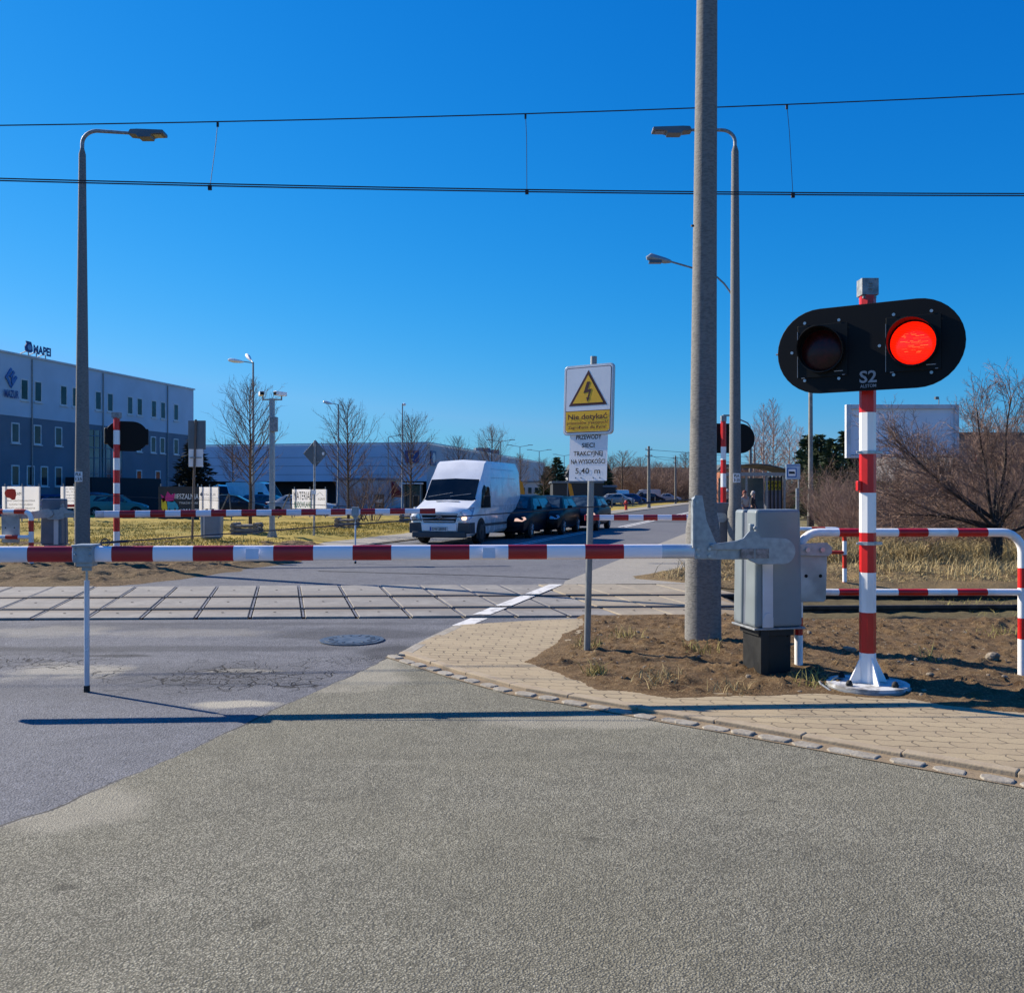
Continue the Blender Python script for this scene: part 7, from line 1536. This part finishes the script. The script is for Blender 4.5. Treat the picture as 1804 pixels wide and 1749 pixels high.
# far hedge of bare shrubs and trees beside the road
for i in range(16):
    px = 1100 + i * 11 + rg.uniform(-4, 4); d = 165 + rg.uniform(-12, 12); p = D(px, 868, d); c = dup((S3, S2)[i % 2], (p.x, d, 0), rg.uniform(0, 6), 'leafless bush in the far brown hedge left of the thick mast', scale=(2.6, 2.6, 2.0)); c['group'] = 'bushes of the far hedge'
for px, d, s_, lab in ((1096, 150, 1.9, 'far bare tree left of the utility poles'), (1128, 175, 1.9, 'far bare tree just left of the pale utility pole'), (1075, 180, 2.0, 'far bare tree right of the height plate'), (1162, 190, 1.8, 'far bare tree between the utility poles'), (1208, 185, 2.2, 'far bare tree touching the left edge of the thick mast')):
    p = D(px, 868, d); c = dup(T2, (p.x, d, 0), px, lab, scale=(s_ * 1.3, s_ * 1.3, s_ * .78)); c['group'] = 'far bare trees'
for px, d, s_ in ((1290, 60, 1.0), (1400, 62, .9), (1376, 58, .9), (1420, 64, 1.0)):
    p = D(px, 868, d); c = dup(S3, (p.x, d, 0), px, LB, scale=(s_ * 1.2, s_ * 1.2, s_)); 
# ornamental dry grass clumps
# ------------------------------------------------------------------ grass blades, stones
def blades(name, label, cat, pts, hmin, hmax, w, m, lean=.5):
    n = len(pts); a = rs.rand(n) * 6.2832; h = hmin + (hmax - hmin) * rs.rand(n) ** 1.5; la = rs.rand(n) * 6.2832; ll = h * lean * rs.rand(n) * 1.6
    P_ = np.asarray(pts); dx = np.cos(a) * w / 2; dy = np.sin(a) * w / 2; top = P_ + np.stack([np.cos(la) * ll, np.sin(la) * ll, h], -1); mid = P_ + np.stack([np.cos(la) * ll * .35, np.sin(la) * ll * .35, h * .6], -1); o = np.stack([dx, dy, np.zeros(n)], -1)
    co = np.stack([P_ - o, P_ + o, mid + o * .7, mid - o * .7, top], 1).reshape(-1, 3); b0 = np.arange(n) * 5
    me = bpy.data.meshes.new(name); me.vertices.add(n * 5); me.vertices.foreach_set('co', co.ravel())
    li = np.stack([b0, b0 + 1, b0 + 2, b0 + 3, b0 + 3, b0 + 2, b0 + 4], -1).ravel(); me.loops.add(len(li)); me.loops.foreach_set('vertex_index', li)
    me.polygons.add(2 * n); ls = np.stack([np.arange(n) * 7, np.arange(n) * 7 + 4], -1).ravel(); lt = np.tile([4, 3], n); me.polygons.foreach_set('loop_start', ls); me.polygons.foreach_set('loop_total', lt)
    me.update(); me.validate(); me.materials.append(m); ob = bpy.data.objects.new(name, me); COL.objects.link(ob); return tag(ob, label, cat, kind='stuff')
def scatter(n, x0, x1, y0, y1, hf, poly=None, dens=None, marg=.1):
    x = x0 + (x1 - x0) * rs.rand(n); y = y0 + (y1 - y0) * rs.rand(n); k = np.ones(n, bool)
    if poly is not None: k &= sdist(x, y, poly) > marg
    if dens: k &= dens(x, y) > rs.rand(n) * .5
    x = x[k]; y = y[k]; return np.stack([x, y, hf(x, y) - .01], -1)
M['bladedry'] = mat('dry_blade', (.46, .36, .17), .8, var=.4, scale=.8, col2=(.28, .21, .10)); M['bladegreen'] = mat('green_blade', (.20, .22, .05), .8, var=.4, scale=3, col2=(.34, .28, .09)); M['bladelawn'] = mat('lawn_blade', (.46, .34, .065), .8, var=.4, scale=.5, col2=(.22, .20, .045), thr=(.42, .58))
pts = scatter(60000, 2.5, 19, 15.6, 26, hF, soilF, lambda x, y: np.clip(fbm(x, y, .5, 3, 40) * 1.6 + .12 + (y - 16.2) * .07, 0, 1), .2)
blades('dry_grass', 'pale dry grass tussocks around the bare bushes', 'grass', pts, .08, .34, .012, M['bladedry'], .9)
pts = scatter(50000, 2.6, 14, 15.4, 20.5, hF, soilF, None, .15)
blades('withered_grass', 'short withered grass and litter on the soil just beyond the rails', 'grass', pts, .015, .07, .010, M['bladedry'], 2.2)
cl = [np.stack([cx_ + .9 * rs.randn(700) * .5, cy_ + .5 * rs.randn(700) * .5, np.zeros(700)], -1) for cx_, cy_ in ((8.6, 19.6), (9.6, 20.2), (7.6, 20.6), (10.6, 19.4), (6.9, 19.2), (8.2, 21.2), (6.2, 21.5), (11.8, 20.4))]; q = np.concatenate(cl); q[:, 2] = hF(q[:, 0], q[:, 1]) - .01
blades('straw_tussocks', 'long pale straw tussocks flattened in front of the spreading tree', 'grass', q, .25, .55, .014, M['bladedry'], 1.3)
pts = scatter(90000, -24, -2, 23, 44, hW, lawnL, lambda x, y: np.clip(.3 + fbm(x, y, .4, 3, 41), 0, 1), .1)
blades('lawn_grass', 'yellow-green lawn grass left of the road', 'grass', pts, .03, .11, .022, M['bladelawn'], .8)
pts = scatter(9000, 6, 16, 11.9, 15.4, lambda x, y: x * 0 - .12)
blades('track_weeds', 'short weeds between and beside the exposed rails on the right', 'weeds', pts, .04, .14, .010, M['bladegreen'], .8)
pc = [(G(1048, 1198), .10, 90, .07, .15), (G(1035, 1150), .16, 60, .05, .12), (G(1105, 1130), .22, 70, .03, .08), (G(1150, 1215), .18, 60, .04, .12), (G(1170, 1205), .22, 60, .04, .12), (G(1235, 1160), .18, 60, .03, .09), (G(1430, 1215), .15, 50, .03, .08), (G(1290, 1225), .2, 60, .04, .10), (G(1640, 1165), .2, 40, .03, .07), (G(1770, 1110), .4, 90, .03, .07)]
gp = []; dp_ = []
for i, (c, r_, n, h0, h1) in enumerate(pc):
    th = rs.rand(n) * 6.28; q = r_ * rs.rand(n) ** .7; x = c.x + q * np.cos(th); y = c.y + q * np.sin(th); z = hR(x, y) - .01; (dp_ if i in (3, 4, 7) else gp).append(np.stack([x, y, z], -1))
blades('grass_tufts', 'small green and yellow grass tufts on the bare soil round the sign pole', 'grass', np.concatenate(gp), .04, .15, .007, M['bladegreen'], 1.0)
blades('dry_tufts', 'dry straw-coloured tufts on the bare soil beside the pavement', 'grass', np.concatenate(dp_), .04, .13, .007, M['bladedry'], 1.2)
pts = scatter(22000, .3, 8.5, 6.0, 11.3, hR, soilR, None, .03)
blades('straw_litter', 'flat bits of straw and dead stalks lying on the bare soil', 'straw', pts, .008, .02, .005, M['bladedry'], 5)
def rock(b, c, r, sd, flat=.7):
    rg = random.Random(sd); bm = bmesh.new(); bmesh.ops.create_icosphere(bm, subdivisions=2, radius=1); off = [rvec(rg) for _ in range(7)]; vs = []
    for v in bm.verts:
        q = v.co.normalized(); s_ = 1 + sum(-.16 * max(0, q.dot(o) - .45) * 3 for o in off); vs.append((c[0] + q.x * r * s_, c[1] + q.y * r * s_ * .9, c[2] + q.z * r * s_ * flat))
    b.add(vs, [[v.index for v in f.verts] for f in bm.faces], 0, False); bm.free()
GS = 'loose stones on the bare soil'
for i, (px, py, r_, lab) in enumerate(((1750, 1163, .075, 'largest pale stone on the bare soil by the right guard rail leg'), (1497, 1150, .07, 'flat brown stone left of the lit signal post'), (1613, 1170, .032, 'small stone right of the signal post, left of a similar one'), (1657, 1168, .035, 'small stone in the middle of the bare soil'), (1640, 1200, .04, 'stone in the shade right of the signal base'), (1425, 1125, .03, 'small pale stone by the drive box foot'), (1770, 1200, .03, 'small stone near the foot of the right guard rail leg'), (1352, 1192, .035, 'stone at the foot of the black pedestal'), (1318, 1205, .028, 'small stone left of the black pedestal'))):
    p = G(px, py); z = float(hR(np.array([p.x]), np.array([p.y]))[0]); b = MB(); rock(b, (p.x, p.y, z + r_ * .25), r_, i); tag(b.build('stone', M['stone'], bevel=.004), lab, 'stone', GS)
b = MB(); q = scatter(1100, .3, 8.5, 5.6, 11.3, hR, soilR, None, .05)
for i, p in enumerate(q): rock(b, (p[0], p[1], p[2] + .005), random.choice((.006, .008, .011, .016, .022)) * random.uniform(.8, 1.2), i)
tag(b.build('pebbles', M['stone'], flip=False), 'small pebbles and clods scattered over the bare soil', 'pebbles', kind='stuff')
